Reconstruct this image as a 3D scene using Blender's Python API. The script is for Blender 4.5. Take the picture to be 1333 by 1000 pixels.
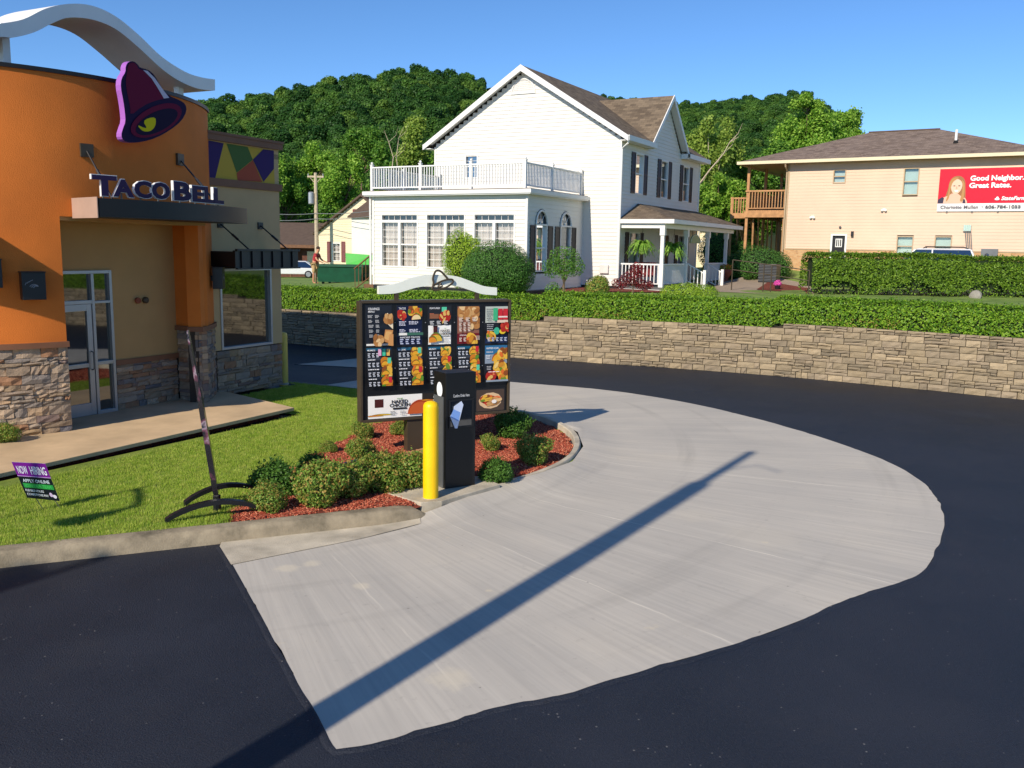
import bpy, bmesh, math, random
import numpy as np
from mathutils import Vector, Matrix
from mathutils.geometry import delaunay_2d_cdt
random.seed(7); RNG = np.random.default_rng(11)
for o in list(bpy.data.objects): bpy.data.objects.remove(o)
scene = bpy.context.scene; COL = scene.collection

# ------------------------------------------------------------------ camera
F_PX, CAM_H = 1160.0, 3.15            # focal length in photo pixels (1333 wide), eye height
PITCH, ROLL = math.radians(8.72), math.radians(1.0)
_cp, _sp, _c, _s = math.cos(PITCH), math.sin(PITCH), math.cos(ROLL), math.sin(ROLL)
FWD = np.array([0, _cp, -_sp]); _dn = np.array([0, -_sp, -_cp]); _x = np.array([1., 0, 0])
RX = _c*_x - _s*_dn; RD = _s*_x + _c*_dn; EYE = np.array([0, 0, CAM_H])
cam = bpy.data.cameras.new('camera'); cam_ob = bpy.data.objects.new('camera', cam); COL.objects.link(cam_ob)
cam.sensor_width = 36; cam.lens = 36*F_PX/1333.0; cam.clip_start = 0.05; cam.clip_end = 4000
cam_ob.matrix_world = Matrix(((RX[0], -RD[0], -FWD[0], 0), (RX[1], -RD[1], -FWD[1], 0), (RX[2], -RD[2], -FWD[2], CAM_H), (0, 0, 0, 1)))
scene.camera = cam_ob

# ------------------------------------------------------------------ light
SUN_AZ, SUN_EL = math.radians(31.6), math.radians(32.0)     # direction the light travels (azimuth from +Y to +X)
world = bpy.data.worlds.new('World'); scene.world = world; world.use_nodes = True
wn = world.node_tree.nodes; wl = world.node_tree.links
sky = wn.new('ShaderNodeTexSky'); sky.sky_type = 'NISHITA'; sky.sun_disc = False
sky.sun_elevation = SUN_EL; sky.sun_rotation = SUN_AZ + math.pi
sky.altitude = 3500; sky.air_density = 1.0; sky.dust_density = 0.0; sky.ozone_density = 4.0
wn['Background'].inputs[1].default_value = 0.15
gm = wn.new('ShaderNodeGamma'); gm.inputs[1].default_value = 1.0; wl.new(sky.outputs[0], gm.inputs[0])
hs = wn.new('ShaderNodeHueSaturation'); hs.inputs['Saturation'].default_value = 1.12
wl.new(gm.outputs[0], hs.inputs['Color']); wl.new(hs.outputs[0], wn['Background'].inputs[0])
sun = bpy.data.lights.new('sun', 'SUN'); sun.energy = 4.9; sun.angle = math.radians(0.53); sun.color = (1, .89, .74)
sun_ob = bpy.data.objects.new('sun', sun); COL.objects.link(sun_ob)
SUN_DIR = Vector((math.sin(SUN_AZ)*math.cos(SUN_EL), math.cos(SUN_AZ)*math.cos(SUN_EL), -math.sin(SUN_EL)))
sun_ob.rotation_euler = SUN_DIR.to_track_quat('-Z', 'Y').to_euler(); sun_ob.location = (-20, -30, 40)
scene.view_settings.view_transform = 'Standard'; scene.view_settings.look = 'None'
scene.view_settings.exposure = 0.16; scene.view_settings.gamma = 1.0; scene.view_settings.use_curve_mapping = False

# ------------------------------------------------------------------ photo pixel -> place
def ray(px, py): return FWD + RX*(px-666.5)/F_PX + RD*(py-500)/F_PX
def at(px, py, z=0.):
    d = ray(px, py); return EYE + d*((z-CAM_H)/d[2])
def aty(px, py, Y):
    d = ray(px, py); return EYE + d*(Y/d[1])
def on_plane(px, py, P0, n):
    d = ray(px, py); return EYE + d*(((np.asarray(P0, float)-EYE)@n)/(d@n))

# ------------------------------------------------------------------ materials
def lin(c, a=1.0):
    if isinstance(c, str): c = tuple(int(c[i:i+2], 16) for i in (0, 2, 4))
    f = lambda v: (v/12.92 if v <= .04045 else ((v+.055)/1.055)**2.4)
    return (f(c[0]/255), f(c[1]/255), f(c[2]/255), a)
MATS = {}
class N:
    """small node-tree builder"""
    def __init__(s, name):
        s.m = bpy.data.materials.new(name); s.m.use_nodes = True; s.t = s.m.node_tree; s.n = s.t.nodes
        s.b = s.n['Principled BSDF']; s.out = s.n['Material Output']; MATS[name] = s.m
    def add(s, typ, **kw):
        q = s.n.new('ShaderNode'+typ)
        for k, v in kw.items(): setattr(q, k, v)
        return q
    def link(s, a, b): s.t.links.new(a, b)
    def coord(s, kind='Object', scale=(1, 1, 1), rot=(0, 0, 0)):
        if kind == 'World': g = s.add('NewGeometry').outputs['Position']
        else: g = s.add('TexCoord').outputs[kind]
        m = s.add('Mapping'); m.inputs['Scale'].default_value = scale; m.inputs['Rotation'].default_value = rot
        s.link(g, m.inputs[0]); return m.outputs[0]
    def noise(s, vec, scale, detail=4, rough=.55):
        q = s.add('TexNoise'); q.inputs['Scale'].default_value = scale; q.inputs['Detail'].default_value = detail
        q.inputs['Roughness'].default_value = rough; s.link(vec, q.inputs['Vector']); return q.outputs['Fac']
    def ramp(s, fac, stops):
        q = s.add('ValToRGB'); e = q.color_ramp.elements
        while len(e) < len(stops): e.new(.5)
        for i, (p, c) in enumerate(stops):
            e[i].position = p; e[i].color = c if len(c) == 4 else (*c, 1)
        s.link(fac, q.inputs[0]); return q.outputs[0]
    def mix(s, fac, a, b, mode='MIX'):
        q = s.add('Mix', data_type='RGBA', blend_type=mode)
        for i, v in ((0, fac), (6, a), (7, b)):
            if hasattr(v, 'default_value') or hasattr(v, 'links'): s.link(v, q.inputs[i])
            else: q.inputs[i].default_value = v
        return q.outputs[2]
    def maprange(s, v, a, b, c, d):
        q = s.add('MapRange'); s.link(v, q.inputs[0])
        for i, k in enumerate((a, b, c, d)): q.inputs[i+1].default_value = k
        return q.outputs[0]
    def bump(s, h, strength=.3, dist=.01):
        q = s.add('Bump'); q.inputs['Strength'].default_value = strength; q.inputs['Distance'].default_value = dist
        s.link(h, q.inputs['Height']); s.link(q.outputs[0], s.b.inputs['Normal']); return q
    def color(s, v):
        if hasattr(v, 'links'): s.link(v, s.b.inputs['Base Color'])
        else: s.b.inputs['Base Color'].default_value = v
    def set(s, rough=.6, metal=0., spec=.5):
        s.b.inputs['Roughness'].default_value = rough; s.b.inputs['Metallic'].default_value = metal
        s.b.inputs['Specular IOR Level'].default_value = spec
def plain(name, c, rough=.55, metal=0., var=.12, scale=3., bump=0., bscale=60., spec=.4, kind='Object'):
    q = N(name); c = lin(c) if not (isinstance(c, tuple) and len(c) == 4) else c
    v = q.coord(kind)
    f = q.noise(v, scale, 5)
    lo = tuple(x*(1-var) for x in c[:3]) + (1,); hi = tuple(min(1, x*(1+var)) for x in c[:3]) + (1,)
    q.color(q.ramp(f, [(.3, lo), (.7, hi)])); q.set(rough, metal, spec)
    if bump: q.bump(q.noise(v, bscale, 3), bump, .01)
    return q.m

# asphalt: fresh dark sealer with pale specks
q = N('asphalt'); v = q.coord('World')
n1 = q.noise(v, .55, 5, .6); n2 = q.noise(v, 55, 2, .7); n3 = q.noise(v, 11, 3)
base = q.ramp(n1, [(.32, (.006, .0085, .016)), (.68, (.017, .021, .034))])
vor = q.add('TexVoronoi'); vor.inputs['Scale'].default_value = 13; q.link(v, vor.inputs['Vector'])
msk = q.maprange(vor.outputs['Distance'], .06, .11, 1, 0)
sel = q.maprange(q.noise(v, 5, 3), .5, .6, 0, 1)
mm = q.add('Math', operation='MULTIPLY'); q.link(msk, mm.inputs[0]); q.link(sel, mm.inputs[1])
base = q.mix(q.maprange(n2, .48, .7, 0, .8), base, (.026, .031, .044, 1)); base = q.mix(q.maprange(q.noise(v, 28, 2, .6), .60, .72, 0, .6), base, (.004, .005, .008, 1)); base = q.mix(q.maprange(q.noise(v, 1.3, 5, .65), .55, .75, 0, .35), base, (.032, .031, .034, 1))
q.color(q.mix(mm.outputs[0], base, (.22, .21, .2, 1))); q.set(.6, 0, .45)
q.link(q.maprange(n1, .3, .7, .52, .7), q.b.inputs['Roughness'])
q.bump(q.noise(v, 70, 3, .75), 1.0, .012)
# concrete pad: broom strokes, cream stains, pale patches
q = N('concrete_pad'); v = q.coord('World')
# strokes of the broom fan out from a point beside the building
sub_ = q.add('VectorMath', operation='SUBTRACT'); q.link(v, sub_.inputs[0]); sub_.inputs[1].default_value = (-5.3, 15.3, 0)
sep = q.add('SeparateXYZ'); q.link(sub_.outputs[0], sep.inputs[0]); ang = q.add('Math', operation='ARCTAN2'); q.link(sep.outputs[1], ang.inputs[0]); q.link(sep.outputs[0], ang.inputs[1])
ln = q.add('VectorMath', operation='LENGTH'); q.link(sub_.outputs[0], ln.inputs[0])
def polar(ka, kr):
    c_ = q.add('CombineXYZ')
    for i, (src, k) in enumerate(((ang.outputs[0], ka), (ln.outputs['Value'], kr))):
        mm_ = q.add('Math', operation='MULTIPLY'); q.link(src, mm_.inputs[0]); mm_.inputs[1].default_value = k; q.link(mm_.outputs[0], c_.inputs[i])
    return c_.outputs[0]
br = q.noise(polar(220, .5), 1., 4, .6); st = q.noise(polar(16, .32), 1., 4, .6); st2 = q.noise(polar(34, .22), 1., 3, .6); ln1 = q.noise(polar(60, .16), 1., 2, .5)
big = q.noise(v, .42, 4); mid = q.noise(v, 2.0, 5); fine = q.noise(v, 9, 5, .7)
c = q.ramp(big, [(.3, lin('b7b1a6')), (.55, lin('c2bbae')), (.75, lin('cbc2b1'))])
c = q.mix(q.maprange(st, .42, .7, 0, .35), c, lin('a09d97'))
c = q.mix(q.maprange(st2, .55, .75, 0, .35), c, lin('cdc6b8'))
c = q.mix(q.maprange(br, .35, .72, 0, .30), c, lin('8f8b84'))
c = q.mix(q.maprange(mid, .68, .74, 0, .55), c, lin('d2c5a8'))
c = q.mix(q.maprange(fine, .6, .75, 0, .3), c, lin('847f76'))
# sawn joints, pale with dust
wob = q.maprange(q.noise(v, 1.6, 3), 0, 1, -.006, .006); aw_ = q.add('Math', operation='ADD'); q.link(ang.outputs[0], aw_.inputs[0]); q.link(wob, aw_.inputs[1])
for deg, amt in ((-19.7, .7), (-28.5, .45), (-38.2, .8), (-50, .6), (-62, .5)):
    cmp = q.add('Math', operation='COMPARE'); q.link(aw_.outputs[0], cmp.inputs[0]); cmp.inputs[1].default_value = math.radians(deg); cmp.inputs[2].default_value = .0011
    ma = q.add('Math', operation='MULTIPLY'); q.link(cmp.outputs[0], ma.inputs[0]); q.link(q.maprange(q.noise(polar(3, .9), 1.5, 3), .35, .65, 0, amt), ma.inputs[1]); c = q.mix(ma.outputs[0], c, lin('ddd5c4'))
# spilt slurry patches
nz_ = q.noise(v, 5, 5, .7)
for (px, py, rad) in ((585, 886, .17), (470, 764, .09), (372, 741, .12), (405, 735, .10), (990, 700, .5), (905, 672, .3)):
    w_ = at(px, py); dv = q.add('VectorMath', operation='DISTANCE'); q.link(v, dv.inputs[0]); dv.inputs[1].default_value = (w_[0], w_[1], 0.01)
    ad = q.add('Math', operation='MULTIPLY_ADD'); q.link(nz_, ad.inputs[0]); ad.inputs[1].default_value = rad*1.6; q.link(dv.outputs['Value'], ad.inputs[2])
    c = q.mix(q.maprange(ad.outputs[0], rad*1.35, rad*1.9, .42 if rad < .2 else .12, 0), c, lin('d8ccb2'))
# dark drips and tyre scuffs
c = q.mix(q.maprange(q.noise(v, 13, 2), .74, .8, 0, .5), c, lin('5c5852'))
c = q.mix(q.maprange(q.noise(polar(1.6, 1.9), 1., 4), .58, .75, 0, .3), c, lin('837f78'))
q.color(c); q.set(.8, 0, .3); q.bump(br, .25, .004)
plain('concrete_old', 'b8ae9a', .85, var=.3, scale=2.5, bump=.5, bscale=70, kind='World')
q = N('curb'); v = q.coord('World'); a = q.noise(v, 3.2, 6, .65)
q.color(q.ramp(a, [(.3, lin('625a48')), (.5, lin('8c806a')), (.72, lin('a89a80'))])); q.set(.85); q.bump(q.noise(v, 60, 4), .5, .01)
plain('slab', 'c8ad88', .8, var=.16, scale=1.6, bump=.2, bscale=80, kind='World')
# soil under grass / mulch
q = N('lawn_soil'); v = q.coord('World'); q.color(q.ramp(q.noise(v, 6, 5), [(.3, lin('66782a')), (.7, lin('86943a'))])); q.set(.9)
q = N('mulch_soil'); v = q.coord('World'); q.color(q.ramp(q.noise(v, 14, 5), [(.3, lin('4a1f14')), (.7, lin('8a3a24'))])); q.set(.9); q.bump(q.noise(v, 40, 4), .8, .03)
q = N('terrace'); v = q.coord('World'); q.color(q.ramp(q.noise(v, 1.5, 5), [(.3, lin('56702a')), (.7, lin('7d9440'))])); q.set(.9)
def leafy(name, cols, trans=.25, rnd='island', rough=.5):
    q = N(name)
    if rnd == 'island': r = q.add('NewGeometry').outputs['Random Per Island']
    else: r = q.add('ObjectInfo').outputs['Random']
    k = len(cols); c = q.ramp(r, [((i+.5)/k, lin(x)) for i, x in enumerate(cols)])
    if rnd == 'both':
        r2 = q.add('NewGeometry').outputs['Random Per Island']
        c = q.mix(q.maprange(r2, 0, 1, 0, .45), c, lin(cols[0]))
    q.color(c); q.set(rough, 0, .25)
    t = q.add('BsdfTranslucent'); q.link(c, t.inputs[0]); mx = q.add('MixShader'); mx.inputs[0].default_value = trans
    q.link(q.b.outputs[0], mx.inputs[1]); q.link(t.outputs[0], mx.inputs[2]); q.link(mx.outputs[0], q.out.inputs[0]); return q.m
leafy('hedge_leaf', ['41601c', '56781f', '6b8c28', '7d9c30'])
leafy('hedge_leaf_bright', ['507a1e', '6a9226', '86a830'])
leafy('bush_leaf_dark', ['38602a', '487430', '5a8638'], .3)
leafy('bush_leaf_lime', ['6a8a1e', '86a52a', '9cb838'])
leafy('shrub_leaf', ['5e8430', '7c9e42', '98b252', 'b29650'], .4)
leafy('shrub_leaf_dark', ['3e6426', '527c32', '68903c'], .35)
leafy('red_leaf', ['5a1c20', '7a2428', '8e3236'])
leafy('weep_leaf', ['3f6a24', '568232', '709a40'])
leafy('fern_leaf', ['6a9a34', '86b046', '9cc258'], .35)
leafy('tree_leaf_a', ['5e8c2c', '78a636', '92bc46', 'a4c652'], .42)
leafy('tree_leaf_b', ['4a7a2a', '628e32', '7aa23e'], .4)
leafy('tree_leaf_c', ['74923a', '8ea846', 'a6bc58'], .42)
leafy('forest_leaf', ['345c28', '426c2e', '507a34', '608a3a', '729a42'], .4, 'both')
leafy('grass_blade', ['82a234', '98b23e', 'acc04c', 'c6c86a'], .3, 'both')
leafy('flower', ['d8602a', 'e0a030', 'd84a4a'], .2)
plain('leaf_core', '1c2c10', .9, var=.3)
plain('bark', '6b5a48', .9, var=.3, scale=8, bump=.6, bscale=20)
plain('bark_pale', 'b8a890', .9, var=.2, scale=8)
q = N('mulch_chip'); r = q.add('NewGeometry').outputs['Random Per Island']
q.color(q.ramp(r, [(.1, lin('74301f')), (.4, lin('a0452d')), (.7, lin('ba573b')), (.95, lin('cc8a6a'))])); q.set(.85)
# stones
def stone_mat(name, cols, island=False):
    q = N(name)
    r = q.add('NewGeometry').outputs['Random Per Island'] if island else q.add('ObjectInfo').outputs['Random']
    k = len(cols); c = q.ramp(r, [((i+.3)/k, lin(x)) for i, x in enumerate(cols)])
    v = q.coord('World'); c = q.mix(q.maprange(q.noise(v, 9, 5, .65), .35, .7, 0, .55), c, q.mix(.5, c, lin('5a5046')))
    q.color(c); q.set(.85, 0, .25); q.bump(q.noise(v, 38, 5, .65), .7, .02)
WALLC = ['877a66', 'a09078', '91836c', 'b09e80', '7d725f', '9b8b70']
stone_mat('block_stone', WALLC); stone_mat('block_stone_far', WALLC, True)
stone_mat('ledge_stone', ['a08a74', '8a8078', 'b89a7a', '77736f', 'a68a68', '94887c', 'c0a68a', '6e6c70', 'a37a5c'])
plain('mortar', '40382f', .95, var=.2)
plain('cap_stone', 'a8957a', .9, var=.2, scale=5, bump=.5, bscale=40)
# restaurant
plain('orange_stucco', 'd07228', .8, var=.17, scale=.7, bump=.6, bscale=90)
plain('tan_stucco', 'b4905f', .85, var=.06, scale=1.5, bump=.5, bscale=90)
plain('grey_stucco', 'c2a478', .85, var=.06, scale=1.5, bump=.5, bscale=90)
plain('brown_trim', '7c543c', .6, var=.1)
plain('dark_trim', '1b1817', .45, var=.15)
plain('lit_end_beige', 'a98f80', .55, var=.08)
plain('black_metal', '15161a', .4, var=.2, spec=.5)
plain('black_plastic', '07080a', .5, var=.2, spec=.5)
plain('bronze', '4a4032', .45, var=.15, metal=.2)
plain('alu', 'a9abad', .4, var=.06, metal=.6)
plain('steel', '6f7274', .45, var=.1, metal=.5)
plain('white_paint', 'e9e8e4', .5, var=.04)
plain('white_siding', 'dbd8d0', .55, var=.03, scale=.8)
plain('white_trim', 'e2e1dd', .45, var=.02)
plain('cream_siding', 'dccfae', .6, var=.05, scale=.8)
plain('tan_siding', 'd8bba2', .6, var=.05, scale=.8)
plain('tan_trim', 'b09a7c', .6, var=.05)
plain('shutter_black', '14161c', .5, var=.1)
plain('shutter_maroon', '6e3a38', .55, var=.1)
plain('yellow_paint', 'f0c20a', .42, var=.07, scale=4, bump=.08, bscale=40)
plain('yellow_pale', 'd8bc58', .5, var=.08)
plain('wood', 'b4865a', .7, var=.22, scale=6)
plain('wood_dark', '6e4e36', .75, var=.2, scale=6)
plain('dark_interior', '0c0b0a', .95, var=.1)
plain('curtain', 'd4cdc8', .9, var=.1, scale=2)
plain('blind', 'b8cfc6', .8, var=.05)
plain('brown_roof', '57483e', .9, var=.15, scale=4)
plain('brown_brick', '5e3c30', .9, var=.2, scale=6)
plain('dumpster_green', '0f4a34', .5, var=.2)
plain('lid_green', '17a51e', .4, var=.1)
plain('purple_side', 'a060b8', .4, var=.05)
plain('purple_dark', '241040', .65, var=.05)
plain('magenta_dark', '7d0f3a', .35, var=.06)
plain('rubber', '141414', .8)
plain('car_white', 'dcdedf', .25, var=.02, spec=.6)
plain('car_dark', '1a1f2e', .25, var=.05, spec=.6)
plain('skin', 'c08a6a', .6); plain('shirt_red', 'a83038', .8); plain('khaki', 'b89a70', .8); plain('hair', '3a2a20', .8)
plain('terracotta', '8a4a34', .8); plain('barrel', '5a4434', .8)
plain('rock', '8e8a80', .9, var=.2, bump=.5, bscale=15)
plain('paper', 'c8d4ec', .7, var=.05)
plain('asphalt_path', '9a8a78', .9, var=.1, kind='World')
# glass
def glass(name, tint, refl, see=0.):
    q = N(name); g = q.add('BsdfGlossy'); g.inputs['Roughness'].default_value = .03; g.inputs[0].default_value = (.9, .95, 1, 1)
    fr = q.add('Fresnel'); fr.inputs[0].default_value = 1.5
    f = q.maprange(fr.outputs[0], 0, 1, refl, 1.)
    if see:
        d = q.add('BsdfTransparent'); d.inputs[0].default_value = (see, see, see, 1)
    else:
        d = q.add('BsdfDiffuse'); d.inputs[0].default_value = lin(tint)
    mx = q.add('MixShader'); q.link(f, mx.inputs[0]); q.link(d.outputs[0], mx.inputs[1]); q.link(g.outputs[0], mx.inputs[2]); q.link(mx.outputs[0], q.out.inputs[0])
glass('glass_dark', '0a0c0c', .16); glass('glass_clear', '000000', .06, .85); glass('glass_sky', '30363c', .25)
# roof shingles
def shingle(name, cols, ang=0.):
    q = N(name); v = q.coord('Object')
    b = q.add('TexBrick'); b.offset = .5; b.inputs['Scale'].default_value = 1.; b.inputs['Mortar Size'].default_value = .004
    b.inputs['Brick Width'].default_value = .26; b.inputs['Row Height'].default_value = .14; b.inputs['Bias'].default_value = 0
    b.inputs[1].default_value = lin(cols[0]); b.inputs[2].default_value = lin(cols[1]); b.inputs[3].default_value = lin('3a322c')
    uv = q.add('UVMap'); q.link(uv.outputs[0], b.inputs['Vector'])
    c = q.mix(q.maprange(q.noise(uv.outputs[0], 1.3, 4), .35, .7, 0, .5), b.outputs[0], lin(cols[2]))
    q.color(c); q.set(.9, 0, .2); q.bump(b.outputs['Fac'], .4, -.01)
shingle('shingle_brown', ['80715e', '54493e', '76695a']); shingle('shingle_right', ['8e7d70', '64564d', '80726a'])
# thin brick on the right building
q = N('thin_brick'); b = q.add('TexBrick'); uv = q.add('UVMap'); q.link(uv.outputs[0], b.inputs['Vector']); b.inputs['Scale'].default_value = 1
b.inputs['Brick Width'].default_value = .21; b.inputs['Row Height'].default_value = .075; b.inputs['Mortar Size'].default_value = .006
b.inputs[1].default_value = lin('b8895c'); b.inputs[2].default_value = lin('c9a274'); b.inputs[3].default_value = lin('b8a488')
q.color(q.mix(q.maprange(q.noise(uv.outputs[0], 5, 3), .55, .7, 0, .6), b.outputs[0], lin('8a5a3c'))); q.set(.9); q.bump(b.outputs['Fac'], .5, -.008)
# flat print (colours of ink stored on the faces)
q = N('print'); a = q.add('VertexColor'); a.layer_name = 'Col'; q.color(a.outputs[0]); q.set(.3, 0, .4)
q = N('print_matte'); a = q.add('VertexColor'); a.layer_name = 'Col'; q.color(a.outputs[0]); q.set(.75, 0, .2)

# ------------------------------------------------------------------ geometry helpers
def link_mesh(name, me, mat, parent=None):
    o = bpy.data.objects.new(name, me); COL.objects.link(o)
    if mat and not me.materials: me.materials.append(MATS[mat] if isinstance(mat, str) else mat)
    if parent: o.parent = parent
    return o
def thing(name, label, cat, loc=(0, 0, 0), rotz=0, group=None):
    o = bpy.data.objects.new(name, None); COL.objects.link(o); o.empty_display_size = .2
    o.location = loc; o.rotation_euler = (0, 0, rotz); tag(o, label, cat, group); return o
def tag(o, label, cat, group=None):
    o['label'] = label; o['category'] = cat
    if group: o['group'] = group
    return o
def struct(o): o['kind'] = 'structure'; return o
def stuff(o): o['kind'] = 'stuff'; return o
def dup(root, loc, rotz, label=None, group=None, scale=None):
    r = root.copy(); COL.objects.link(r); r.location = loc; r.rotation_euler = (0, 0, rotz)
    if scale is not None: r.scale = (scale,)*3
    if label: r['label'] = label
    if group: r['group'] = group
    for ch in list(root.children):
        c = ch.copy(); COL.objects.link(c); c.parent = r
        for g in list(ch.children):
            d = g.copy(); COL.objects.link(d); d.parent = c
    return r
class MB:
    def __init__(s): s.v = []; s.f = []; s.uv = {}
    def add(s, vs, fs):
        k = len(s.v); s.v += [tuple(map(float, p)) for p in vs]; s.f += [tuple(i+k for i in f) for f in fs]; return s
    BOXF = [(0, 3, 2, 1), (4, 5, 6, 7), (0, 1, 5, 4), (1, 2, 6, 5), (2, 3, 7, 6), (3, 0, 4, 7)]
    def box(s, x0, x1, y0, y1, z0, z1):
        x0, x1 = min(x0, x1), max(x0, x1); y0, y1 = min(y0, y1), max(y0, y1); z0, z1 = min(z0, z1), max(z0, z1)
        return s.add([(x0, y0, z0), (x1, y0, z0), (x1, y1, z0), (x0, y1, z0), (x0, y0, z1), (x1, y0, z1), (x1, y1, z1), (x0, y1, z1)], MB.BOXF)
    def pbox(s, fn, s0, s1, z0, z1, d0, d1):
        c = [fn(a, b, d) for d in (d0, d1) for a, b in ((s0, z0), (s1, z0), (s1, z1), (s0, z1))]
        return s.add(c, MB.BOXF)
    def poly(s, pts): return s.add(pts, [tuple(range(len(pts)))])
    def prism(s, poly, fn0, fn1):
        """poly list of 2d, fn0/fn1 map 2d -> 3d for the two caps"""
        n = len(poly); a = [fn0(*p) for p in poly]; b = [fn1(*p) for p in poly]
        return s.add(a+b, [tuple(range(n))[::-1], tuple(range(n, 2*n))] + [(i, (i+1) % n, n+(i+1) % n, n+i) for i in range(n)])
    def tube(s, pts, r, seg=8, cap=True):
        pts = [Vector(p) for p in pts]; rs = r if isinstance(r, (list, tuple)) else [r]*len(pts); k = len(s.v); up = None
        for i, p in enumerate(pts):
            t = (pts[min(i+1, len(pts)-1)]-pts[max(i-1, 0)]).normalized()
            if up is None or abs(up.dot(t)) > .95: up = Vector((0, 0, 1)) if abs(t.z) < .9 else Vector((1, 0, 0))
            a = t.cross(up).normalized(); b = a.cross(t).normalized(); up = b
            for j in range(seg):
                w = 2*math.pi*j/seg; s.v.append(tuple(p + (a*math.cos(w)+b*math.sin(w))*rs[i]))
        for i in range(len(pts)-1):
            for j in range(seg):
                j2 = (j+1) % seg; s.f.append((k+i*seg+j, k+i*seg+j2, k+(i+1)*seg+j2, k+(i+1)*seg+j))
        if cap: s.f.append(tuple(k+j for j in range(seg))[::-1]); e = k+(len(pts)-1)*seg; s.f.append(tuple(e+j for j in range(seg)))
        return s
    def lathe(s, prof, seg=16, c=(0, 0, 0)):
        k = len(s.v)
        for r, z in prof:
            for j in range(seg): w = 2*math.pi*j/seg; s.v.append((c[0]+r*math.cos(w), c[1]+r*math.sin(w), c[2]+z))
        for i in range(len(prof)-1):
            for j in range(seg): j2 = (j+1) % seg; s.f.append((k+i*seg+j, k+i*seg+j2, k+(i+1)*seg+j2, k+(i+1)*seg+j))
        if prof[0][0] > 1e-5: s.f.append(tuple(k+j for j in range(seg))[::-1])
        if prof[-1][0] > 1e-5: e = k+(len(prof)-1)*seg; s.f.append(tuple(e+j for j in range(seg)))
        return s
    def ico(s, c, r, sub=1):
        bm = bmesh.new(); bmesh.ops.create_icosphere(bm, subdivisions=sub, radius=1)
        k = len(s.v); r = r if isinstance(r, (tuple, list)) else (r, r, r)
        bm.verts.index_update()
        s.v += [(c[0]+v.co.x*r[0], c[1]+v.co.y*r[1], c[2]+v.co.z*r[2]) for v in bm.verts]
        s.f += [tuple(k+v.index for v in f.verts) for f in bm.faces]; bm.free(); return s
    def mesh(s, name):
        me = bpy.data.meshes.new(name); me.from_pydata(s.v, [], s.f); me.update(); return me
    def build(s, name, mat, parent=None, smooth=False, bevel=0., uvfn=None, recalc=True):
        me = s.mesh(name)
        if recalc:
            bm = bmesh.new(); bm.from_mesh(me); bmesh.ops.recalc_face_normals(bm, faces=bm.faces)
            if bevel: bmesh.ops.bevel(bm, geom=[e for e in bm.edges if e.is_manifold and e.calc_face_angle(0) > .5], offset=bevel, segments=2, profile=.6, affect='EDGES', clamp_overlap=True)
            bm.to_mesh(me); bm.free()
        if uvfn:
            l = me.uv_layers.new(name='UVMap')
            for p in me.polygons:
                for li in p.loop_indices: l.data[li].uv = uvfn(me.vertices[me.loops[li].vertex_index].co, p.normal)
        if smooth:
            for p in me.polygons: p.use_smooth = True
            try: me.set_sharp_from_angle(angle=math.radians(40))
            except Exception: pass
        return link_mesh(name, me, mat, parent)
def sheet(name, poly, zfn, mat, spacing=.5, parent=None, jitter=.0):
    """fill a polygon with a triangulated sheet whose height is zfn(x, y)"""
    P = [Vector((p[0], p[1])) for p in poly]; n = len(P)
    xs = [p.x for p in P]; ys = [p.y for p in P]; pts = list(P)
    def inside(x, y):
        r = False; j = n-1
        for i in range(n):
            if (P[i].y > y) != (P[j].y > y) and x < (P[j].x-P[i].x)*(y-P[i].y)/(P[j].y-P[i].y)+P[i].x: r = not r
            j = i
        return r
    y = min(ys)+spacing*.5
    while y < max(ys):
        x = min(xs)+spacing*.5
        while x < max(xs):
            if inside(x, y): pts.append(Vector((x, y)))
            x += spacing
        y += spacing
    res = delaunay_2d_cdt(pts, [(i, (i+1) % n) for i in range(n)], [], 1, 1e-5)
    me = bpy.data.meshes.new(name); me.from_pydata([(p.x, p.y, zfn(p.x, p.y)) for p in res[0]], [], [tuple(f) for f in res[2]]); me.update()
    bm = bmesh.new(); bm.from_mesh(me)
    bmesh.ops.recalc_face_normals(bm, faces=bm.faces)
    for f in bm.faces:
        if f.normal.z < 0: f.normal_flip()
    bm.to_mesh(me); bm.free()
    for p in me.polygons: p.use_smooth = True
    return link_mesh(name, me, mat, parent)
def pt_in(poly, x, y):
    r = False; j = len(poly)-1
    for i in range(len(poly)):
        if (poly[i][1] > y) != (poly[j][1] > y) and x < (poly[j][0]-poly[i][0])*(y-poly[i][1])/(poly[j][1]-poly[i][1])+poly[i][0]: r = not r
        j = i
    return r
def smooth_poly(pts, it=2, closed=True):
    pts = [np.asarray(p, float)[:2] for p in pts]
    for _ in range(it):
        q = []; n = len(pts)
        for i in range(n if closed else n-1):
            a, b = pts[i], pts[(i+1) % n]; q += [a*.75+b*.25, a*.25+b*.75]
        if not closed: q = [pts[0]]+q+[pts[-1]]
        pts = q
    return pts
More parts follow.
